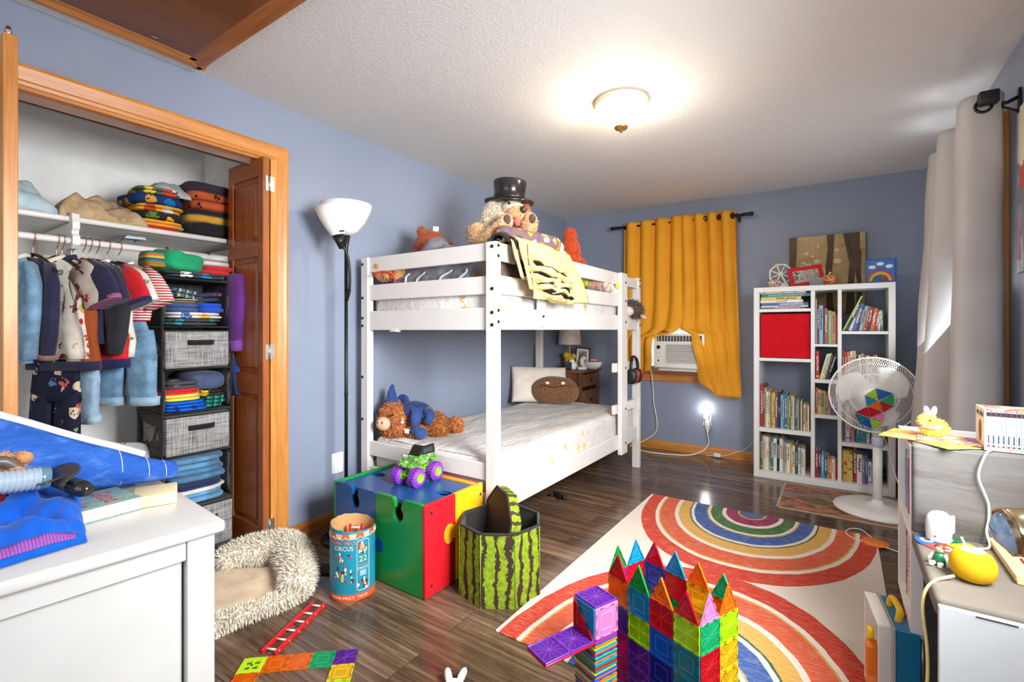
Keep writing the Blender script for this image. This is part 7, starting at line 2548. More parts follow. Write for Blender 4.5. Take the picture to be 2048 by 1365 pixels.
def tile_parts(col, style, w_, h_):
    """pane and rim of one square tile lying in local x-z, centre of the lower edge at the origin"""
    k = (col, style, w_, h_)
    if k in _TM:
        return _TM[k]
    pm = tile_mat('clear_' + col, TC[col], .4); rm_ = tile_mat('rim_' + col, TC[col], .74)
    rg_ = tile_mat('ridge_' + col, tuple(min(255, v * .9 + 30) for v in TC[col]), .62)
    b = MB(); e = .003
    b.box((0, 0, h_ / 2), (w_ - .006, TH * .35, h_ - .006), pm)
    if style == 'frame':
        s = .26
        for sx in (-1, 1):
            b.box((sx * w_ * s, 0, h_ / 2), (.0035, TH * .62, h_ * 2 * s), rg_); b.box((0, 0, h_ / 2 + sx * h_ * s), (w_ * 2 * s, TH * .62, .0035), rg_)
    elif style == 'diag':
        b.box((0, 0, 0), (w_ * 1.3, TH * .6, .0035), rg_, X=TR((0, 0, h_ / 2), ry=R(45)))
        b.box((0, 0, h_ / 2), (.003, TH * .5, h_ * .9), rg_); b.box((0, 0, h_ / 2), (w_ * .9, TH * .5, .003), rg_)
    elif style == 'star':
        for a in range(0, 180, 30):
            b.box((0, 0, 0), (w_ * .92 / max(abs(math.cos(R(a))), abs(math.sin(R(a))), .8), TH * .5, .0016), rg_, X=TR((0, 0, h_ / 2), ry=R(a)))
    p1 = mesh_obj('clear_pane', b)
    b = MB()
    for sx in (-1, 1):
        b.box((sx * (w_ / 2 - .0026), 0, h_ / 2), (.0048, TH, h_ - .0006), rm_, bev=.001, seg=1)
        b.box((0, 0, h_ / 2 + sx * (h_ / 2 - .0026)), (w_ - .0106, TH, .0048), rm_)
    mg = M((42, 36, 40), .4, .3)
    for sx in (-1, 1):
        for s2 in (-1, 1):
            b.box((sx * (w_ / 2 - .0032), 0, h_ / 2 + s2 * h_ * .24), (.0022, TH * 1.05, h_ * .17), mg)
            b.box((s2 * w_ * .24, 0, h_ / 2 + sx * (h_ / 2 - .0032)), (w_ * .17, TH * 1.05, .0022), mg)
    p2 = mesh_obj('rim', b)
    COL.objects.unlink(p1); COL.objects.unlink(p2)
    _TM[k] = (p1.data, p2.data)
    bpy.data.objects.remove(p1); bpy.data.objects.remove(p2)
    return _TM[k]


def square(col, style, Xm, label, group, w_=.08, h_=.0762):
    d1_, d2_ = tile_parts(col, style, w_, h_)
    r = bpy.data.objects.new('magnetic_tile', None); COL.objects.link(r); r.empty_display_size = .02
    r.matrix_world = Xm
    tag(r, label, 'toy tile', group)
    for nm, d in (('clear_pane', d1_), ('rim', d2_)):
        o = bpy.data.objects.new(nm, d); COL.objects.link(o); o.parent = r
    return r


def triangle(col, Xm, label, group, w_=.08, h_=.074, right=False):
    poly = [(-w_ / 2, 0), (w_ / 2, 0), (0, h_)] if not right else [(-w_ / 2, 0), (w_ / 2, 0), (w_ / 2, h_)]
    # tri_tile lies in x-y; stand it up so that y becomes z
    return tri_tile([(p[0] * .97, p[1]) for p in poly], col, label, Xm @ rotm(pi / 2, 0, 0), group, TH)


CA = Vector((-.292, 1.272, 0)); TW, THh = .0808, .0762
ua = R(157.4); cu_ = Vector((math.cos(ua), math.sin(ua), 0)); cv_ = Vector((math.cos(ua - pi / 2), math.sin(ua - pi / 2), 0))
CZ0 = .0085
walls = {
    'near': [[('navy', 'frame'), ('emerald', 'star'), ('orange', 'frame'), ('teal', 'frame')], [('teal', 'star'), ('navy', 'star'), ('purple', 'diag'), ('magenta', 'star')], [('teal', 'star'), ('navy', 'frame'), ('purple', 'diag'), ('magenta', 'star')], [('teal', 'frame'), ('blue', 'frame'), ('lime', 'diag'), ('purple', 'star')], [('lime', 'diag'), ('red', 'diag'), ('cyan', 'frame'), ('orange', 'star')]],
    'right': [[('purple', 'star'), ('blue', 'star')], [('yellow', 'star'), ('yellow', 'star')], [('red', 'star'), ('yellow', 'star')], [('red', 'star'), ('yellow', 'star')], [('emerald', 'star'), ('lime', 'star')]],
    'left': [[('blue', 'star'), ('red', 'star')], [('orange', 'star'), ('green', 'star')], [('teal', 'star'), ('purple', 'star')], [('emerald', 'star'), ('orange', 'star')], [('magenta', 'star'), ('red', 'star')]],
    'far': [[('yellow', 'star'), ('green', 'star'), ('blue', 'star'), ('red', 'star')], [('blue', 'star'), ('orange', 'star'), ('red', 'star'), ('teal', 'star')], [('red', 'frame'), ('emerald', 'star'), ('orange', 'star'), ('blue', 'star')], [('cyan', 'star'), ('emerald', 'star'), ('yellow', 'frame'), ('red', 'star')], [('blue', 'frame'), ('red', 'star'), ('yellow', 'frame'), ('orange', 'star')]],
}
tris = {'near': ['red', 'orange', 'green', 'red'], 'right': ['pink', 'orange'], 'left': ['green', 'cyan'], 'far': ['red', 'cyan', 'orange', 'emerald']}
rowname = ['lowest row', 'second row', 'third row', 'fourth row', 'top row']
colname = {'near': ['first from near corner', 'second from near corner', 'third from near corner', 'fourth from near corner'], 'right': ['near end', 'far end'], 'left': ['near end', 'far end'], 'far': ['first from bed side', 'second from bed side', 'third from bed side', 'fourth from bed side']}
wname = {'near': 'front long wall', 'right': 'wall by the blue case', 'left': 'wall by the watermelon bin', 'far': 'back long wall'}
for wn, rows in walls.items():
    for r_i, rw in enumerate(rows):
        for ci, (col, sty) in enumerate(rw):
            if wn == 'near':
                p = CA + cu_ * TW * (ci + .5); ang_ = ua
            elif wn == 'far':
                p = CA + cu_ * TW * (3.5 - ci) + cv_ * TW * 2; ang_ = ua
            elif wn == 'right':
                p = CA + cv_ * TW * (ci + .5); ang_ = ua - pi / 2
            else:
                p = CA + cu_ * TW * 4 + cv_ * TW * (ci + .5); ang_ = ua - pi / 2
            z = CZ0 + r_i * THh
            square(col, sty, TR((p.x, p.y, z), rz=ang_), f"{SAY.get(col, col)} clear square in the castle's {wname[wn]}, {rowname[r_i]}, {colname[wn][ci]}".replace('clear square', 'clear tile'), 'clear square tiles of the toy castle')
            if r_i == 4:
                tcx = tris[wn][ci]
                triangle(tcx, TR((p.x, p.y, z + THh), rz=ang_), f"{SAY.get(tcx, tcx)} clear triangle on the castle's {wname[wn]}, {colname[wn][ci]}", 'clear triangles on top of the toy castle')
# tower of stacked tiles, plank and cube
TA = Vector((-.527, 1.157, 0))
NST = 54
order = ['blue', 'orange', 'lime', 'cyan', 'orange', 'purple', 'emerald', 'blue', 'orange', 'cyan', 'green', 'red', 'teal', 'yellow', 'blue', 'orange']
tz0 = .0005
tw2 = .0805
flat = rotm(-pi / 2, 0, 0)
for k in range(NST):
    jit = Vector((.0015 * math.sin(k * 2.3), .0015 * math.cos(k * 1.7), 0))
    c = TA + cu_ * tw2 * .5 + jit
    z = tz0 + (NST - 1 - k) * .0059 + .003
    col = order[k % len(order)]
    square(col, 'star', TR((c.x, c.y, z), rz=ua) @ rotm(pi / 2, 0, 0) @ TR((0, 0, -tw2)) if False else TR((c.x, c.y, z), rz=ua) @ rotm(R(90), 0, 0), f"{SAY.get(col, col)} clear tile, {ORD[k]} from the top of the tile tower" if k < 26 else f"{SAY.get(col, col)} clear tile in the lower half of the tile tower", 'square tiles stacked in the tower', tw2, .0805)
ztop = tz0 + NST * .0059 + .003
for lay, cols in enumerate((('magenta', 'red', 'red'), ('purple', 'purple', 'purple'))):
    for k in range(3):
        c = TA + cu_ * tw2 * .5 - cv_ * tw2 * (k)
        z = ztop + lay * .0059
        square(cols[k], 'star', TR((c.x, c.y, z), rz=ua) @ rotm(R(90), 0, 0), f"{SAY.get(cols[k], cols[k])} clear tile in the {('lower', 'upper')[lay]} layer of the plank, {('over the tower', 'in its middle', 'at its free end')[k]}", 'tiles of the plank on the tower', tw2, .0805)
cz0 = ztop + .0092
K0 = TA + Vector((0, 0, cz0))
gq = 'tiles of the little cube on the tower'
# local frame of the cube: u along cu_, v along cv_; rotm(R(90)) turns a standing tile (x,z) flat
q = K0 + cu_ * tw2 * .5
q2 = K0 + cv_ * tw2 * .5
square('pink', 'frame', TR((q2.x, q2.y, cz0), rz=ua - pi / 2), 'pink clear tile forming the cube side that faces the castle', gq, tw2, .080)
q3 = K0 + cu_ * tw2 + cv_ * tw2 * .5
square('blue', 'star', TR((q3.x, q3.y, cz0), rz=ua - pi / 2), 'dark blue clear tile forming the cube side away from the castle', gq, tw2, .080)
q4 = K0 + cu_ * tw2 * .5 + cv_ * tw2
square('purple', 'star', TR((q4.x, q4.y, cz0), rz=ua), 'purple clear tile forming the far side of the little cube', gq, tw2, .080)
qt = K0 + cu_ * tw2 * .5 + Vector((0, 0, .083))
square('purple', 'star', TR((qt.x, qt.y, qt.z), rz=ua) @ rotm(R(90), 0, 0), 'purple clear tile lying on top of the little cube', gq, tw2, .0805)
triangle('cyan', TR((q.x, q.y, cz0 + .08), rz=ua) @ rotm(0, pi, 0), 'light blue clear triangle on the cube side facing the camera', gq, tw2, .080, right=True)
qr = K0 + cu_ * tw2 * .5 - cv_ * .004
triangle('red', TR((qr.x, qr.y, cz0), rz=ua), 'red clear triangle on the cube side facing the camera', gq, tw2, .080, right=True)

# tiles lying on the floor
f0, f1 = onz(489, 1318, .006), onz(717.5, 1297.6, .006)
fd = (f1 - f0) / 5; fa = math.atan2(fd.y, fd.x); fn = Vector((math.sin(fa), -math.cos(fa), 0)) * fd.length
fw2 = fd.length


def floor_tile(col, i, j, lab, sty='frame'):
    c = f0 + fd * (i + .5) + fn * (j)
    return square(col, sty, TR((c.x, c.y, .0033), rz=fa) @ rotm(R(90), 0, 0), lab, 'square tiles lying flat on the floor', .0765, .0765)


gl_ = 'square tiles lying flat on the floor'
floor_tile('orange', 1, 0, 'orange clear tile with square frame in the floor row beside the lime window tile')
floor_tile('orange', 2, 0, 'orange clear tile with starred face in the middle of the floor row', 'star')
floor_tile('emerald', 3, 0, 'green clear tile in the floor row next to the purple one')
floor_tile('purple', 4, 0, 'purple clear tile ending the floor row', 'diag')
floor_tile('yellow', 4, 1, 'yellow clear tile on the floor next to the purple end tile')
floor_tile('lime', 4, 2, 'lime clear tile on the floor beyond the yellow one')
floor_tile('orange', 0, 1, 'orange clear tile on the floor below the lime window tile', 'star')
# lime window tile with real openings
c = f0 + fd * .5
wt = thing('magnetic_tile', 'opaque lime green window tile starting the floor row beside the red ladder', 'toy tile', (c.x, c.y, .0005), rz=fa, group=gl_)
LM = M((176, 222, 26), .3, var=.04)
b = MB(); s = .0765
for sx in (-1, 1):
    b.box((sx * .030, -s / 2, .003), (.0165, s, .006), LM, bev=.001, seg=1); b.box((0, -s / 2 + sx * .030, .003), (.044, .0165, .006), LM)
b.box((0, -s / 2, .003), (.007, .044, .005), LM); b.box((0, -s / 2, .003), (.044, .007, .005), LM)
part('window_frame', b, wt)
g0 = onz(752, 1362, .006)
for k, (col, px, py, a_, lab) in enumerate((('green', 778, 1360, 20, 'dark green clear tile on the floor in front of the dark boards'), ('red', 735, 1372, 20, 'red clear tile on the floor beside the dark green one'), ('purple', 1040, 1362, 35, 'purple clear tile on the floor under the plank end'))):
    q = onz(px, py + 12, .004)
    square(col, 'star', TR((q.x, q.y, .0033 if k < 2 else .0033), rz=R(a_)) @ rotm(R(90), 0, 0), lab, gl_, .0765, .0765)
# ================================================================== DRESSER AND WHAT LIES ON IT
DZ = .62
DPH = R(-4.6)
c0 = onz(452, 1040, DZ)
DRW = M((212, 210, 206), .3, var=.015)
dr = thing('dresser', 'white painted dresser with recessed front panels standing in front of the closet', 'dresser', (c0.x, c0.y, 0), rz=DPH)
DD, DL = .61, 1.02                # depth to local -x, length to local -y
b = MB(); b.box((-DD / 2, -DL / 2, DZ - .016), (DD, DL, .032), DRW, bev=.009, seg=3); part('top', b, dr)
fx = -.022
for y0, y1 in ((-.085, -.02), (-DL + .02, -DL + .085)):
    for x0, x1 in ((fx - .045, fx), (-DD + .02, -DD + .065)):
        b = MB(); b.box(((x0 + x1) / 2, (y0 + y1) / 2, (DZ - .032) / 2), (x1 - x0, y1 - y0, DZ - .032), DRW, bev=.002, seg=1); part('corner_post', b, dr)
for y in (-.03, -DL + .03):
    b = MB(); b.box((-DD / 2, y, .32), (DD - .15, .016, DZ - .1), DRW); part('side_panel', b, dr)
b = MB(); b.box((-DD + .03, -DL / 2, .33), (.012, DL - .16, .52), DRW); part('back_panel', b, dr)
b = MB(); b.box((fx - .024, -DL / 2, DZ - .045), (.03, DL - .17, .026), DRW); b.box((fx - .024, -DL / 2, .07), (.03, DL - .17, .05), DRW); part('rail', b, dr)
b = MB(); b.box((fx - .016, -DL / 2, .56), (.026, DL - .174, .056), DRW, bev=.002, seg=1); part('front_rail', b, dr)
for j in range(2):
    ya = -.09 - j * (DL - .18) / 2; yb_ = ya - (DL - .18) / 2 + .004
    b = MB(); b.box((fx - .031, (ya + yb_) / 2, .315), (.014, abs(yb_ - ya), .44), DRW, bev=.002, seg=1); part('front_panel', b, dr)
_X = _MAT[dr.name]


def dtop(px, py, dz=0.):
    return onz(px, py, DZ + dz)


DT = DZ + .0006
RB_ = fabric((6, 88, 192), weave=500, bump=.15, var=.08)
b = MB()
p1, p2, p3, p4 = dtop(-60, 1160), dtop(172, 1088), dtop(170, 1005), dtop(-50, 1020)


def shf(u, v):
    q = (p1 * (1 - u) + p2 * u) * (1 - v) + (p4 * (1 - u) + p3 * u) * v
    e = max(0, min(u, 1 - u, v, 1 - v))
    k = noise.noise(Vector((u * 3.2, v * 4.5, 3))) + .6 * noise.noise(Vector((u * 6, v * 8, 8)))
    ridge = abs(math.sin(v * 7 + 2.2 * u + 1.4 * noise.noise(Vector((u * 2, v * 2, 5)))))
    h = (.022 + .05 * v + .028 * ridge + .022 * k) * min(1, e * 6) ** .5
    return (q.x + .01 * k, q.y + .01 * k, DT + .004 + max(0, h))


b.grid(60, 50, shf, RB_, thick=.003)
st_ = solo('blue_shirt', b, 'bright blue crumpled shirt with pink stitched hem on the dresser top', 'shirt')
hm = striped('pink_stitching', [(.5, (206, 70, 130)), (.5, (60, 90, 190))], 1, .006)
b = MB(); b.grid(40, 3, lambda u, v: tuple(Vector(shf(.12 + u * .78, .015 + .05 * v)) + Vector((.002, -.001, .003))), hm, thick=.002)
o = mesh_obj('hem_stitching', b, st_, True); o.parent = st_
# board book: cover seen from above, spine side away
q1, q2, q3 = dtop(166, 1052), dtop(283, 1020), dtop(262, 968)
dv = (q2 - q1); a_ = math.atan2(dv.y, dv.x)
bk = thing('board_book', 'thick green board book titled Good Night on the dresser top', 'book', ((q2.x), (q2.y), DT), rz=a_)
BKC = newmat('mottled_sage_cover', .35, 0, .4, (136, 168, 146)); t = NT(BKC)
t.base(t.ramp(t.noise(t.co(), 34, 5, .7), [(.35, (104, 150, 160)), (.5, (140, 172, 150)), (.65, (156, 180, 150))]))
L_, W_, T_ = .205, .17, .038
b = MB(); b.box((-L_ / 2, W_ / 2, T_ / 2), (L_, W_, T_ - .004), M((236, 232, 222), .5, var=.03), bev=.004); part('board_pages', b, bk)
b = MB(); b.box((-L_ / 2, W_ / 2, T_ - .0012), (L_ + .001, W_ + .001, .002), BKC, bev=.0009); b.box((-L_ / 2, W_ / 2, .0012), (L_ + .001, W_ + .001, .002), BKC); part('cover', b, bk)
b = MB(); RT = M((196, 52, 46), .5, var=.05)
b.text('Good', .066, RT, TR((-.055, W_ * .5, T_ - .0002), rz=R(90 + 180)), .0004, width=.8)
b.text('Night', .066, RT, TR((-.125, W_ * .5, T_ - .0002), rz=R(90 + 180)), .0004, width=.8)
part('title', b, bk)
NB = M((236, 218, 172), .7, var=.04)
q1, q2 = dtop(284, 1017), dtop(350, 1006)
a2_ = math.atan2((q2 - q1).y, (q2 - q1).x)
b = MB(); b.box((-.05, .05, .017), (.11, .12, .034), NB, bev=.005)
solo('cream_notebook', b, 'plain cream notebook lying beside the green board book on the dresser', 'notebook', loc=(q2.x, q2.y, DT), rz=a2_)
b = MB(); b.box((0, 0, .007), (.2, .15, .014), M((26, 70, 120), .4), bev=.002, seg=1); b.box((0, 0, .0145), (.2, .15, .0012), M((30, 28, 34), .35))
q = dtop(205, 985); solo('dark_book', b, 'dark blue thin book lying behind the green board book', 'book', loc=(q.x - .06, q.y - .02, DT), rz=a_)
# long denim-printed plush cloth along the back of the dresser
DNP = newmat('denim_printed_plush', .9, 0, .15, (46, 92, 176)); t = NT(DNP)
n = t.noise(t.co('Object', (3, 1, 3)), 8, 5, .7)
t.base(t.ramp(n, [(.3, (34, 76, 156)), (.52, (50, 98, 184)), (.72, (104, 142, 206))])); t.bump(t.noise(t.co(), 200, 2), .3, .003)
pl = thing('printed_cushion', 'long blue cushion printed like a pair of jeans lying along the back of the dresser', 'cushion', (-1.68, .42, DT))
secs = []
for px, py0, py1, X_, th_i in ((-70, 818, 985, -1.93, .05), (0, 837, 988, -1.93, .05), (60, 853, 990, -1.93, .05), (120, 871, 986, -1.925, .05), (180, 887, 978, -1.92, .046), (235, 900, 972, -1.91, .042), (290, 915, 965, -1.895, .034), (325, 921, 960, -1.88, .03), (347, 922, 956, -1.87, .027)):
    p, q = onx(px, py0, X_), onx(px, py1, X_)
    zb = max(DT + .002, min(q.z, DT + .10))
    secs.append(((p.x, (p.y + q.y) / 2, (p.z + zb) / 2), (0, 0, (p.z - zb) / 2), (th_i, 0, 0)))
b = MB(); b.loft(secs, DNP, 30, fold=.008, pw=.85, seed=4); part('body', b, pl, world=True)
b = MB()
b.tube(bez([tuple(Vector(s_[0]) + Vector(s_[1]) * 1.0 + Vector((-.012, 0, .004))) for s_ in secs[:-2]], 4), .014, fabric((226, 222, 220)), 8); part('white_edge', b, pl, world=True)
for i, f_ in ((5, .99), (6, 1.0), (7, 1.0)):
    s_ = secs[i]; b = MB()
    ring = [tuple(Vector(s_[0]) + Vector(s_[1]) * 1.01 * math.cos(a) + Vector(s_[2]) * 1.04 * math.sin(a)) for a in [R(v) for v in range(0, 361, 12)]]
    b.tube(ring, .0014, M((196, 206, 222), .8), 5, caps=False); part('stitching', b, pl, world=True)
# toys heaped on the dresser
TPL = fur_mat((190, 120, 70), (216, 150, 96))
q = onx(32, 925, -1.78)
a = thing('plush_paw_toy', 'small orange brown plush toy lying behind the plastic bottle on the dresser', 'plush toy', (q.x, q.y, q.z - .02), rz=YAW)
b = MB(); b.ball((-.01, 0, .02), (.035, .03, .022), TPL, 14); b.ball((.02, 0, .032), (.02, .018, .016), TPL, 12); b.ball((-.035, .0, .03), (.02, .02, .016), TPL, 12); b.tube([(.0, -.02, .01), (.04, -.03, .0), (.06, -.03, -.008)], [.018, .014, .01], TPL, 10); b.fur(TPL, 300, .006, .002, .2); part('body', b, a)
b = MB(); b.ball((.062, -.03, -.01), .010, WHITE, 10); part('white_tip', b, a)
BOT = newmat('ribbed_bluish_plastic', .2, 0, .5, (178, 196, 210)); BOT.node_tree.nodes['Principled BSDF'].inputs['Alpha'].default_value = .8
q0_, q1_ = onx(-20, 968, -1.72), onx(98, 955, -1.72)
bt = thing('plastic_bottle', 'ribbed bluish clear plastic bottle lying among the toys on the dresser', 'bottle', tuple((q0_ + q1_) / 2 - Vector((0, 0, .03))))
b = MB(); P_ = [q0_ + (q1_ - q0_) * (i / 40) for i in range(41)]
b.tube(P_, [.028 + .002 * math.sin(i * 1.6) if i < 33 else .029 - .0006 * (i - 33) for i in range(41)], BOT, 18); part('body', b, bt, world=True)
b = MB(); b.tube([P_[32], P_[33], P_[40], P_[40] + (q1_ - q0_) * .02], [.0285, .0295, .0285, .02], M((92, 126, 150), .15, spec=.6), 18); part('base_band', b, bt, world=True)
q = onz(128, 958, DZ + .115)
gd = thing('toy_propeller', 'black plastic toy with broad blades and a stubby nose on the dresser', 'toy', (q.x, q.y, DZ + .075), rz=YAW, scale=1.2)
GM = M((58, 54, 50), .3, var=.1)
b = MB(); b.cyl((-.02, 0, .034), (.035, -.014, .022), .017, GM, n=18); b.lathe([(0, .05), (.012, .046), (.018, .03), (.018, 0), (0, 0)], M((36, 34, 34), .2), 20, X=TR((.034, -.014, .022), ry=R(100), rz=R(-14))); part('nose', b, gd)
for k, (a_r, tl) in enumerate(((R(112), 25), (R(-30 + 200), -20), (R(-62), 10))):
    b = MB()
    b.grid(12, 4, lambda u, v: (.012 + u * .075, (v - .5) * .042 * math.sin(pi * min(1, .18 + u * .8)) ** .7, .004 * math.sin(u * 3)), GM, X=TR((-.012, 0, .034), rz=a_r, rx=R(0)) @ rotm(R(tl), R(-8), 0), thick=.003)
    part('blade', b, gd)
b = MB(); b.box((-.012, -.014, .046), (.024, .006, .024), M((206, 204, 198), .4), X=rotm(R(20), 0, R(-15)), bev=.003); part('socket_plate', b, gd)
q = dtop(6, 935, .06)
b = MB(); b.tube(bez([tuple(onx(-30, 930, -1.75)), tuple(onx(8, 924, -1.75)), tuple(onx(38, 940, -1.75))], 5), .014, M((96, 90, 84), .35), 10)
solo('toy_wand', b, 'grey plastic handle lying beside the orange plush toy on the dresser', 'toy')
q0_, q1_ = onx(-40, 985, -1.72), onx(88, 985, -1.72)
crumple('red and white cloth crumpled under the plastic bottle on the dresser', -1.85, -1.74, q0_.y, q1_.y, .088, printed('red_white_cloth', (150, 20, 36), [(226, 220, 216), (150, 20, 36), (36, 34, 40), (36, 34, 40)], 11, .45), 21, 'red_cloth', 'cloth', None, z0=DT, rough=.25)

# ================================================================== CURTAINED SIDE WINDOW
GRYC = newmat('silver_grey_curtain_cloth', .7, 0, .3, (190, 188, 186)); t = NT(GRYC)
t.base(t.ramp(t.noise(t.co(), 4, 3), [(.3, (184, 182, 180)), (.7, (196, 194, 192))])); t.bump(t.noise(t.co(), 300, 2), .12, .002)
GX, GZT = .50, 2.075
r2 = thing('curtain_rod', 'black curtain rod with square end cap and wall bracket above the grey curtain', 'curtain rod', (GX, 3.4, GZT))
b = MB(); b.cyl((GX, 2.74, GZT), (GX, 4.15, GZT), .0095, BLACKM, n=14); part('rod', b, r2, world=True)
b = MB(); b.box((GX, 2.715, GZT + .012), (.062, .045, .052), BLACKP, X=None, bev=.006, seg=2); part('end_cap', b, r2, world=True)
b = MB(); b.box((GX, 4.16, GZT), (.055, .045, .05), BLACKP, bev=.006); part('end_cap', b, r2, world=True)
for y in (2.765, 4.1):
    b = MB(); b.box((XR - .005, y, GZT - .005), (.01, .024, .10), BLACKM, bev=.002); b.tube([(GX, y, GZT - .004), (XR - .04, y, GZT - .004), (XR - .005, y, GZT + .012)], .008, BLACKM, 8); b.tube([(GX + .03, y, GZT - .004), (XR - .005, y, GZT - .05)], .005, BLACKM, 8)
    part('bracket', b, r2, world=True)
gc = thing('curtain', 'silver grey curtain hanging in deep folds over the side window', 'curtain', (GX, 3.25, .48))
plan = bez([(.565, 2.80), (.545, 2.755), (.50, 2.742), (.445, 2.75), (.425, 2.80), (.44, 2.90), (.52, 2.98), (.56, 3.05), (.53, 3.11), (.45, 3.13), (.405, 3.17), (.42, 3.26), (.50, 3.33), (.56, 3.40), (.53, 3.47), (.44, 3.50), (.415, 3.56), (.43, 3.66), (.50, 3.74), (.56, 3.82), (.53, 3.92), (.56, 4.02)], 6)
b = MB()
npl = len(plan) - 1


def gcf(u, v):
    p = plan[min(npl, round(u * npl))]
    z = lerp(GZT + .045, .46, v)
    k = 1 + .25 * v
    far = max(0, (p.y - 3.0))
    x = GX + (p.x - GX) * k - .035 * v * (1 if far > .1 else 0) - .02 * v + .01 * noise.noise(Vector((p.y * 5, v * 5, 2)))
    y = p.y + .04 * v * math.sin(p.y * 9) * (far > .05) - .0 * v
    return (min(x, XR - .014), y, z)


b.grid(npl, 46, gcf, GRYC, thick=.0025); part('cloth', b, gc, world=True)
for x, y, a_ in ((.49, 2.742, 0), (.485, 2.955, 40), (.49, 3.12, -12), (.485, 3.31, 40), (.485, 3.49, -14), (.49, 3.72, 40)):
    b = MB(); b.lathe([(.021, -.005), (.031, -.005), (.0315, 0), (.031, .005), (.021, .005), (.0205, 0), (.021, -.005)], M((60, 58, 60), .25, .8), 24, X=TR((x, y, GZT - .008), rz=R(a_)) @ rotm(R(90), 0, 0)); part('grommet', b, gc, world=True)
ps = thing('poster', 'unframed poster of a grey city scene with red and pink patches on the side wall', 'poster', (XR - .004, 2.42, 1.37))
pm_ = newmat('city_poster', .35, 0, .4, (120, 116, 112)); t = NT(pm_)
tc = t.n.new('ShaderNodeTexCoord'); sp = t.n.new('ShaderNodeSeparateXYZ'); t.l.new(tc.outputs['Object'], sp.inputs[0])
n = t.noise(t.co('Object', (1, 3, 1)), 7, 6, .75, .6)
low = t.ramp(n, [(.34, (40, 38, 40)), (.5, (110, 106, 104)), (.66, (206, 200, 192))])
top = t.ramp(n, [(.3, (226, 214, 186)), (.7, (236, 230, 214))])
t.base(t.mix(t.math('GREATER_THAN', t.math('ADD', sp.outputs[2], t.math('MULTIPLY', n, .1)), .49), low, top))
b = MB(); b.box((0, 0, .335), (.006, .74, .665), pm_); part('sheet', b, ps)
b = MB(); b.box((-.0035, .345, .14), (.001, .03, .17), M((206, 120, 164), .5)); b.box((-.0035, .30, .38), (.001, .06, .09), M((196, 70, 40), .5)); part('printed_patch', b, ps)

# ================================================================== ROLLING BOOKCASE AND LOW UNIT ON THE WINDOW SIDE
TX0, TX1, TY0, TY1, TZT = .165, .395, 1.765, 2.12, .812
tu = thing('rolling_bookcase', 'white bookcase on casters with its near end wrapped in grey cloth', 'bookcase', ((TX0 + TX1) / 2, (TY0 + TY1) / 2, 0))
b = MB(); b.box(((TX0 + TX1) / 2, TY1 - .01, (.27 + TZT) / 2), (TX1 - TX0, .02, TZT - .27), WHITE, bev=.002); part('end_panel', b, tu, world=True)
b = MB(); b.box(((TX0 + TX1) / 2, TY0 + .01, (.27 + TZT) / 2), (TX1 - TX0, .02, TZT - .27), WHITE, bev=.002); part('end_panel', b, tu, world=True)
for z in (.28, .55, TZT - .008):
    b = MB(); b.box(((TX0 + TX1) / 2, (TY0 + TY1) / 2, z), (TX1 - TX0, TY1 - TY0 - .04, .016), WHITE, bev=.002); part('shelf', b, tu, world=True)
b = MB(); b.box((TX1 - .006, (TY0 + TY1) / 2, (.27 + TZT) / 2), (.012, TY1 - TY0 - .04, TZT - .29), WHITE); part('back_panel', b, tu, world=True)
for x in (TX0 + .03, TX1 - .03):
    for y in (TY0 + .03, TY1 - .03):
        b = MB(); b.cyl((x, y, .05), (x, y, .272), .011, M((190, 190, 190), .3, .7), n=12); b.cyl((x - .012, y, .028), (x + .012, y, .028), .028, BLACKP, n=18); part('caster_leg', b, tu, world=True)
GCL = newmat('grey_cloth_cover', .75, 0, .25, (146, 142, 136)); t = NT(GCL)
t.base(t.ramp(t.noise(t.co(), 5, 3), [(.3, (100, 97, 93)), (.7, (112, 108, 104))])); t.bump(t.noise(t.co('Object', (1.2, 1, 5)), 4, 3, .5, .4), .25, .03)
b = MB()
wv_ = lambda x, z: .006 * math.sin(z * 26 + x * 5) + .008 * noise.noise(Vector((x * 5, z * 13, 1)))
b.grid(40, 40, lambda u, v: (lerp(TX0 + .004, TX1 + .004, u), TY0 - .014 - .012 * (math.sin(u * pi) ** .3) + wv_(lerp(TX0, TX1, u), v * .25), lerp(TZT + .004, .575, v)), GCL, thick=.004)
b.grid(20, 4, lambda u, v: (lerp(TX0 + .004, TX1 + .004, u), TY0 - .012 + .06 * v, TZT + .004 + .0025 * math.sin(v * 3)), GCL, thick=.003)
part('cloth_cover', b, tu, world=True)
rr_ = random.Random(14)
y = TY0 + .03
bcols = ['red', 'yellow', 'white', 'orange', 'white', 'lightblue', 'white', 'red', 'cream', 'white', 'pink', 'white', 'navy', 'cream']
for shelf_i, (z, hh) in enumerate(((.5585, .20), (.2885, .22))):
    y = TY0 + .03
    for k in range(12):
        cn = bcols[(k * 3 + shelf_i * 5) % len(bcols)]
        t_ = rr_.uniform(.014, .026)
        if y + t_ > TY1 - .025:
            break
        b = bookmesh(t_, hh * rr_.uniform(.8, 1.), .15, CN[cn], None, None, 700 + k)
        # spines look out towards -x
        b.v = [(p[1], -p[0] + t_ / 2, p[2]) for p in b.v]
        solo('book', b, f"{NAMES.get(cn, cn)} book, {ORD[k]} from the cloth-covered end on the rolling bookcase's {('upper', 'lower')[shelf_i]} shelf", 'book', 'books on the rolling bookcase', loc=(TX0 + .012 + rr_.uniform(0, .008), y, z))
        y += t_ + .001
UX0, UX1, UY0, UY1, UZT = .165, .58, 1.335, 1.75, .58
lu = thing('low_unit', 'low storage unit with grey padded top and scuffed white front panel', 'storage unit', ((UX0 + UX1) / 2, (UY0 + UY1) / 2, 0))
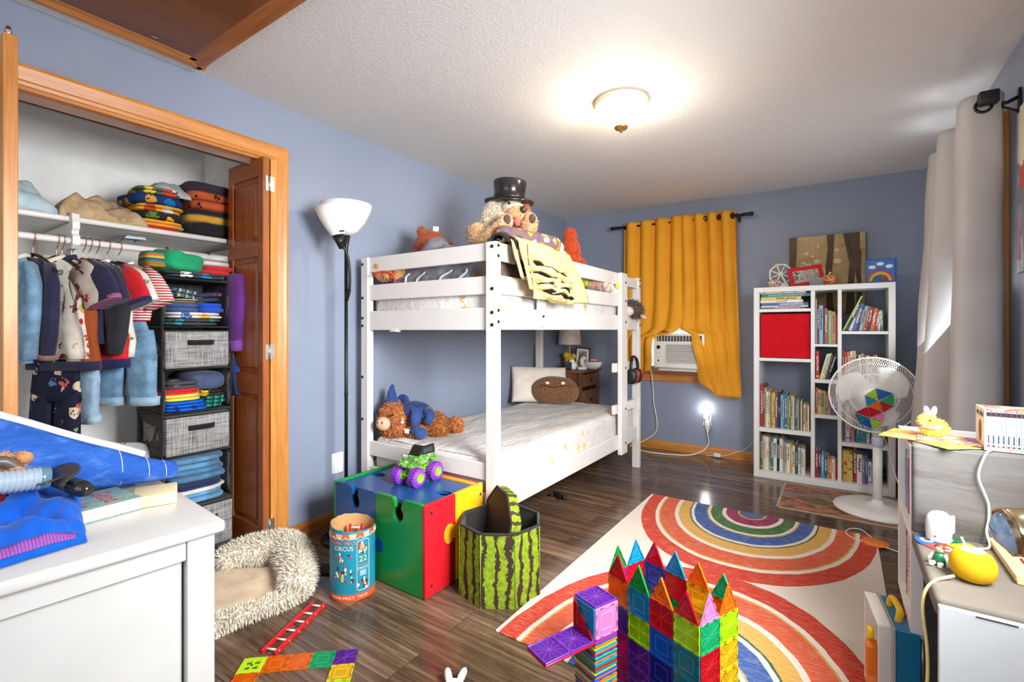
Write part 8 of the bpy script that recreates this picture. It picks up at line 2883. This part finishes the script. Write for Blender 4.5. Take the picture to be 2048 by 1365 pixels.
TPM = newmat('taupe_padded_top', .7, 0, .3, (152, 142, 126)); t = NT(TPM)
t.base(t.ramp(t.noise(t.co(), 6, 3), [(.3, (108, 100, 90)), (.7, (120, 112, 101))])); t.bump(t.noise(t.co(), 500, 2), .15, .001)
b = MB(); b.box(((UX0 + UX1) / 2, (UY0 + UY1) / 2 - .0, UZT - .022), (UX1 - UX0, UY1 - UY0 - .008, .044), TPM, bev=.012, seg=3); part('padded_top', b, lu, world=True)
b = MB(); b.box(((UX0 + UX1) / 2 + .002, UY0 - .008, (UZT - .012) / 2), (UX1 - UX0 - .004, .016, UZT - .012), M((196, 198, 200), .4, var=.02), bev=.001, seg=1); part('front_panel', b, lu, world=True)
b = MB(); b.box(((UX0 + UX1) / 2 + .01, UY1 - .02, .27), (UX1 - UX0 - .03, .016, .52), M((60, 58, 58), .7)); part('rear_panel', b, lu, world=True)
b = MB(); b.box(((UX0 + UX1) / 2 + .03, (UY0 + UY1) / 2, .02), (UX1 - UX0 - .08, UY1 - UY0 - .05, .03), WHITE); part('bottom', b, lu, world=True)
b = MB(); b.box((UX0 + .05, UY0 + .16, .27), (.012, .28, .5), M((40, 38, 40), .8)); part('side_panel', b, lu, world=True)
for k, (x, w_) in enumerate(((.255, .06), (.36, .03), (.47, .045))):
    b = MB(); b.box((x, UY0 - .0165, UZT - .0135), (w_, .0012, .0025), M((60, 58, 58), .7)); part('scuff_mark', b, lu, world=True)
# things on the low unit
LT = UZT + .0006
cd_ = thing('round_card', 'round game card of red, yellow, green and blue quarters under the white camera', 'card', (.228, 1.672, LT), rz=R(18))
for k, c in enumerate(((206, 50, 48), (238, 206, 30), (18, 110, 66), (44, 90, 150))):
    b = MB(); poly = [(0, 0)] + [(.062 * math.cos(R(a)), .062 * math.sin(R(a))) for a in range(200 + 90 * k, 291 + 90 * k, 10)]
    b.prism(poly, 0, .0022, M(c, .4, var=.03), 2); q_ = part('quarter', b, cd_)
    b = MB(); mid = R(245 + 90 * k); b.lathe([(0, .0026), (.015, .0026), (.015, .002)], M((226, 216, 200), .5), 18, X=TR((.038 * math.cos(mid), .038 * math.sin(mid), 0))); b.ball((.038 * math.cos(mid), .038 * math.sin(mid), .0026), (.007, .009, .0008), M((96, 66, 50), .5), 10)
    o = mesh_obj('picture', b); o.parent = q_
CWH = M((222, 216, 212), .3, var=.01)
cmr = thing('security_camera', 'white rounded indoor camera with short antenna on the round game card', 'camera', (.216, 1.690, LT + .0026), rot=(0, 0, R(20)), scale=.8)
b = MB(); b.lathe([(0, 0), (.030, 0), (.0325, .004), (.034, .03), (.034, .05), (.033, .066), (.029, .080), (.020, .091), (.008, .096), (0, .097)], CWH, 36); part('body', b, cmr)
b = MB(); b.ball((.013, .004, .066), (.0235, .0315, .0285), CWH, 22); part('lens_cover', b, cmr)
b = MB(); b.box((.042, .005, .055), (.009, .012, .058), CWH, bev=.0035); b.box((.036, .004, .03), (.012, .008, .01), CWH); part('antenna', b, cmr)
b = MB(); b.box((-.022, -.0255, .021), (.006, .002, .0035), M((60, 60, 60))); part('port', b, cmr)
pf = thing('toy_figure', 'small toy figure with brown hair and green coat sitting on the low unit', 'toy figure', (.196, 1.522, LT), rz=R(-25))
GR2 = M((20, 104, 62), .4); WH2 = M((230, 222, 210), .45)
b = MB(); b.lathe([(0, .004), (.014, .004), (.012, .02), (.009, .028), (0, .03)], GR2, 16); part('coat', b, pf)
b = MB(); b.ball((0, -.001, .037), (.0088, .0088, .0092), M((226, 178, 140), .5), 14); part('head', b, pf)
b = MB(); b.ball((0, .002, .0405), (.0102, .0098, .0085), M((112, 60, 36), .4), 14); part('hair', b, pf)
for s in (-1, 1):
    b = MB(); b.tube([(s * .006, -.006, .006), (s * .008, -.022, .006)], .0048, WH2, 8); b.box((s * .008, -.0235, .007), (.009, .006, .012), WH2, bev=.002); part('leg', b, pf)
    b = MB(); b.tube([(s * .010, 0, .026), (s * .016, -.004, .016), (s * .019, -.008, .007)], .0036, WH2, 8); part('arm', b, pf)
    b = MB(); b.ball((s * .003, -.0092, .038), .0011, M((30, 24, 22)), 6); part('eye', b, pf)
spk = thing('smart_speaker', 'round yellow mesh speaker with pale touch disc on the low unit', 'speaker', (.2455, 1.47, LT), scale=.82)
SPY = newmat('yellow_speaker_mesh', .75, 0, .3, (226, 170, 10)); t = NT(SPY)
vo = t.n.new('ShaderNodeTexVoronoi'); vo.inputs['Scale'].default_value = 520; t.l.new(t.co(), vo.inputs['Vector']); t.bump(vo.outputs['Distance'], .5, .002)
b = MB(); b.lathe([(0, 0), (.022, .0), (.036, .006), (.0465, .02), (.050, .038), (.0475, .058), (.039, .074), (.027, .0815), (.0, .0815)], SPY, 48); part('body', b, spk)
b = MB(); b.lathe([(0, .0822), (.025, .0822), (.0265, .0812)], M((240, 226, 196), .2), 36); part('touch_disc', b, spk)
b = MB(); pp = [(.21, 1.44, LT + .012), (.19, 1.43, LT + .005), (.175, 1.415, LT + .002), (.158, 1.405, LT - .02), (.152, 1.40, .52), (.158, 1.385, .44), (.156, 1.375, .36), (.14, 1.37, .27), (.128, 1.365, .18), (.13, 1.36, .08), (.14, 1.34, .004)]
b.tube(bez(pp, 7), .0033, M((238, 214, 140), .5), 8); part('power_cord', b, spk, world=True)
WDB = wood('pale_beech_tray', (216, 180, 116), (232, 200, 138), (240, 214, 160), 1, 1., .5)
n0, n1 = onz(1962, 1066, UZT), onz(2052, 1196, UZT)
dn = n1 - n0
nb = thing('number_tray', 'pale wooden tray with coloured numerals on the low unit beside the yellow speaker', 'puzzle', (n0.x, n0.y, LT), rz=math.atan2(dn.y, dn.x) + pi / 2)
b = MB(); b.box((.05, -.16, .006), (.10, .34, .012), WDB, bev=.002)
b.box((.003, -.16, .014), (.008, .34, .008), WDB); b.box((.05, .007, .014), (.10, .008, .008), WDB); part('tray', b, nb)
for k, (s_, c) in enumerate((('1', (190, 50, 46)), ('7', (170, 100, 60)), ('6', (70, 120, 70)), ('9', (150, 180, 60)), ('10', (126, 40, 56)), ('4', (100, 104, 116)), ('8', (70, 60, 110)))):
    b = MB(); b.text(s_, .042, M(c, .45), TR((.045, -.045 - .042 * k, .0125), rz=0), .0025); part('numeral', b, nb)
# on top of the rolling bookcase
TT = TZT + .0085
mags = [('yellow and orange picture magazine lying under the chick toy', (.215, 1.86), 12, [(240, 206, 60), (238, 176, 70), (226, 110, 90), (240, 222, 130)]), ('green and white picture magazine at the bottom of the magazine pile', (.235, 1.845), -22, [(232, 228, 206), (170, 200, 90), (240, 214, 90), (236, 176, 120)]),
        ('white and purple picture magazine on top of the magazine pile', (.262, 1.835), 25, [(236, 232, 226), (236, 190, 80), (150, 60, 120), (232, 216, 200)])]
zz = TT
for i in (1, 0, 2):
    lab, (x, y), a_, cols = mags[i]
    b = MB(); b.box((0, 0, .0013), (.15 if i != 2 else .11, .20 if i != 2 else .15, .0026), picture_mat('magazine_cover_%s' % 'abc'[i], cols, 16, i * 3.)); solo('magazine', b, lab, 'magazine', 'magazines on the rolling bookcase', loc=(x, y, zz), rz=R(a_ + 60)); zz += .003
ck = thing('plush_chick', 'fluffy yellow chick toy wearing pink rabbit ears on the magazines', 'plush toy', (.222, 1.858, zz), rz=R(15))
CY_ = fur_mat((236, 196, 60), (246, 214, 84), (250, 228, 120))
b = MB(); b.ball((.006, 0, .024), (.033, .027, .025), CY_, 18); b.ball((-.012, -.005, .043), (.022, .02, .02), CY_, 16); b.fur(CY_, 900, .007, .0014, .1); part('body', b, ck)
PNK = fabric((240, 170, 186))
for x, tl in ((-.010, -14), (.006, 12)):
    b = MB(); b.ball((x, .003, .071), (.008, .004, .017), PNK, 12, R=rotm(0, R(tl), 0).to_3x3()); q_ = part('rabbit_ear', b, ck)
    b = MB(); b.ball((x, -.0015, .071), (.004, .0015, .011), M((238, 226, 230), .7), 10, R=rotm(0, R(tl), 0).to_3x3()); o = mesh_obj('inner_ear', b); o.parent = q_
b = MB(); b.ball((-.026, -.016, .036), (.010, .007, .005), fabric((240, 150, 140)), 10); part('beak', b, ck)
b = MB(); b.ball((-.014, -.026, .049), .0025, M((20, 18, 18), .15), 8); part('eye', b, ck)
b = MB(); b.tube(bez([(-.03, -.012, .03), (-.012, -.028, .028), (.01, -.026, .03)], 5), .004, PNK, 6); part('scarf', b, ck)
bs = thing('boxed_book_set', 'white slipcase holding ten slim white-spined books on the rolling bookcase', 'book set', (.318, 1.768, TT), rz=R(0))
SLP = M((238, 226, 206), .4, var=.03)
bw, bd, bh = .105, .10, .109
b = MB(); b.box((.0015, bd / 2, bh / 2), (.003, bd, bh), SLP); b.box((bw - .0015, bd / 2, bh / 2), (.003, bd, bh), SLP); b.box((bw / 2, bd / 2, .0015), (bw - .006, bd, .003), SLP); b.box((bw / 2, bd - .0015, bh / 2), (bw - .006, .003, bh - .006), SLP)
part('slipcase', b, bs)
b = MB(); b.box((bw / 2, bd / 2, bh - .0015), (bw - .006, bd, .003), picture_mat('slipcase_top', [(238, 226, 200), (238, 226, 200), (200, 60, 80), (236, 206, 120)], 22, 2)); part('printed_lid', b, bs)
b = MB(); b.text('MR. MEN', .0185, M((50, 44, 44), .5), TR((-.0002, bd * .5, bh * .84), rz=-pi / 2) @ rotm(pi / 2, 0, 0), .0003); part('title', b, bs)
b = MB(); b.ball((-.0004, bd * .48, bh * .42), (.0006, .017, .030), M((120, 76, 50), .5), 16); part('brown_blot', b, bs)
for k in range(10):
    b = MB(); x = .008 + k * .0096; b.box((x + .0003, .03, bh / 2), (.0088, .055, bh - .008), M((206, 214, 226), .35, var=.02), bev=.0008, seg=1); q_ = part('book', b, bs)
    b = MB(); b.box((x + .0003, .0022, bh - .013), (.0082, .0006, .011), M((48, 24, 28), .4)); o = mesh_obj('spine_mark', b); o.parent = q_
    b = MB(); b.box((x + .0003, .0022, .03), (.003, .0006, .022), M((64, 68, 80), .5)); o = mesh_obj('spine_title', b); o.parent = q_
    b = MB(); b.ball((x + .0003, .0022, .012), (.003, .0008, .003), M([(180, 40, 46), (60, 60, 70), (110, 120, 60), (190, 60, 50), (180, 40, 46)][k % 5], .5), 8); o = mesh_obj('spine_dot', b); o.parent = q_
b = MB()
pp = [(1996, 914, 0), (1975, 918, 0), (1959, 938, 0), (1958, 960, 0), (1968, 985, 0), (1977, 1010, 0), (1977, 1040, 0), (1973, 1064, 0)]
cord = [tuple(ony(a, c, TY0 - .042)) for a, c, _ in pp] + [(.315, 1.70, LT + .006), (.288, 1.672, LT + .005), (.268, 1.664, LT + .006), (.259, 1.68, LT + .025)]
cord[0] = (cord[0][0], TY0 + .0, TZT + .012); cord[1] = (cord[1][0], TY0 - .03, TZT + .006)
b.tube(bez(cord, 7), .0027, M((236, 232, 222), .45), 7)
solo('camera_cord', b, 'white cord running down the grey cloth to the white camera', 'cord')

# blue and white play case on the floor, standing open beside the low unit
e0, e1 = onz(1735, 1180, .285), onz(1850, 1274, .285)
SBL = M((28, 122, 168), .4, var=.05); SWH = M((230, 224, 214), .5, var=.02)
px_, py_ = .085, 1.985
ca = thing('play_case', 'blue and white plastic toy case with yellow handle standing open by the low unit', 'toy case', (.118, 1.855, .0085), rz=R(7))
CHh, CLn = .277, .21
h2 = CLn / 2
b = MB(); b.prism([(.002, -h2), (.056, -h2), (.030, h2), (.002, h2)], 0, CHh - .004, SBL, 2); part('blue_half', b, ca)
b = MB()
b.box((-.003, 0, CHh / 2), (.006, CLn, CHh), SWH)
b.box((-.02, 0, CHh - .003), (.04, CLn, .006), SWH, bev=.002, seg=1); b.box((-.02, 0, .003), (.04, CLn, .006), SWH)
for s_ in (-1, 1):
    b.box((-.02, s_ * (h2 - .003), CHh / 2), (.04, .006, CHh), SWH, bev=.002, seg=1)
part('white_half', b, ca)
for k in (-.004, -.010):
    b = MB(); b.box((k, -h2 - .0006, CHh / 2), (.0012, .0012, CHh), M((190, 182, 168), .5)); b.box((k, 0, CHh + .0004), (.0012, CLn, .0012), M((190, 182, 168), .5)); part('seam', b, ca)
YH = M((242, 190, 20), .35, var=.04)
b = MB(); b.tube(bez([(.018, -.045, CHh - .008), (.022, -.045, CHh + .016), (.024, -.034, CHh + .026), (.022, .034, CHh + .026), (.018, .045, CHh + .016), (.014, .045, CHh - .008)], 4), .0075, YH, 8, flat=1.3); part('handle', b, ca)
b = MB(); b.prism([(-.085, .03), (-.07, .005), (-.05, .008), (-.046, .09), (-.038, .10), (-.036, .19), (-.05, .205), (-.072, .19), (-.077, .11), (-.09, .09)], -.060, -.034, M((230, 116, 30), .4), 0)
part('orange_tool', b, ca)
b = MB(); b.box((-.048, -.045, .222), (.016, .03, .03), YH, bev=.005); part('yellow_latch', b, ca)
b = MB(); b.box((.040, .03, .262), (.012, .10, .028), printed('case_sticker', (196, 40, 60), [(90, 60, 130), (196, 40, 60), (60, 120, 170)], 50, .4)); part('sticker', b, ca)

# cabinet standing in for an open door; only the glass-ended door knob reaches into the picture
TCB = M((228, 226, 222), .4, var=.02)
tcab = thing('door_stand_in', 'white cabinet at the picture edge with a shiny metal and glass knob', 'cabinet', (.415, .68, 0))
b = MB(); b.box((.43, .68, .53), (.33, .46, 1.06), TCB, bev=.004); part('body', b, tcab, world=True)
b = MB(); b.box((.255, .68, .53), (.018, .44, 1.0), TCB, bev=.003); dd_ = part('door', b, tcab, world=True)
q = Vector((.158, .786, .905))
kn_ax = (Vector((.246, .80, .925)) - q).normalized()
X = Matrix.Translation(q) @ kn_ax.to_track_quat('Z', 'Y').to_matrix().to_4x4()
BRS = M((206, 186, 150), .18, .95, var=.03)
b = MB(); b.lathe([(.0245, .004), (.026, .0), (.027, .012), (.026, .03), (.02, .045), (.012, .06), (.011, .085), (.02, .092), (.022, .1), (0, .1)], BRS, 36, X=X); o = mesh_obj('knob', b, tcab, True); o.parent = dd_
GLK = newmat('domed_knob_glass', .05, 0, .7, (150, 176, 206)); t = NT(GLK)
n = t.noise(t.co('Object', (1, 1, 1)), 26, 3, .5, 2.)
t.base(t.ramp(n, [(.3, (90, 126, 170)), (.5, (150, 182, 214)), (.7, (222, 232, 240))]))
b = MB(); b.lathe([(0, -.012), (.010, -.010), (.019, -.004), (.0245, .004), (.023, .012), (0, .014)], GLK, 32, X=X); o = mesh_obj('knob_glass', b, tcab, True); o.parent = dd_
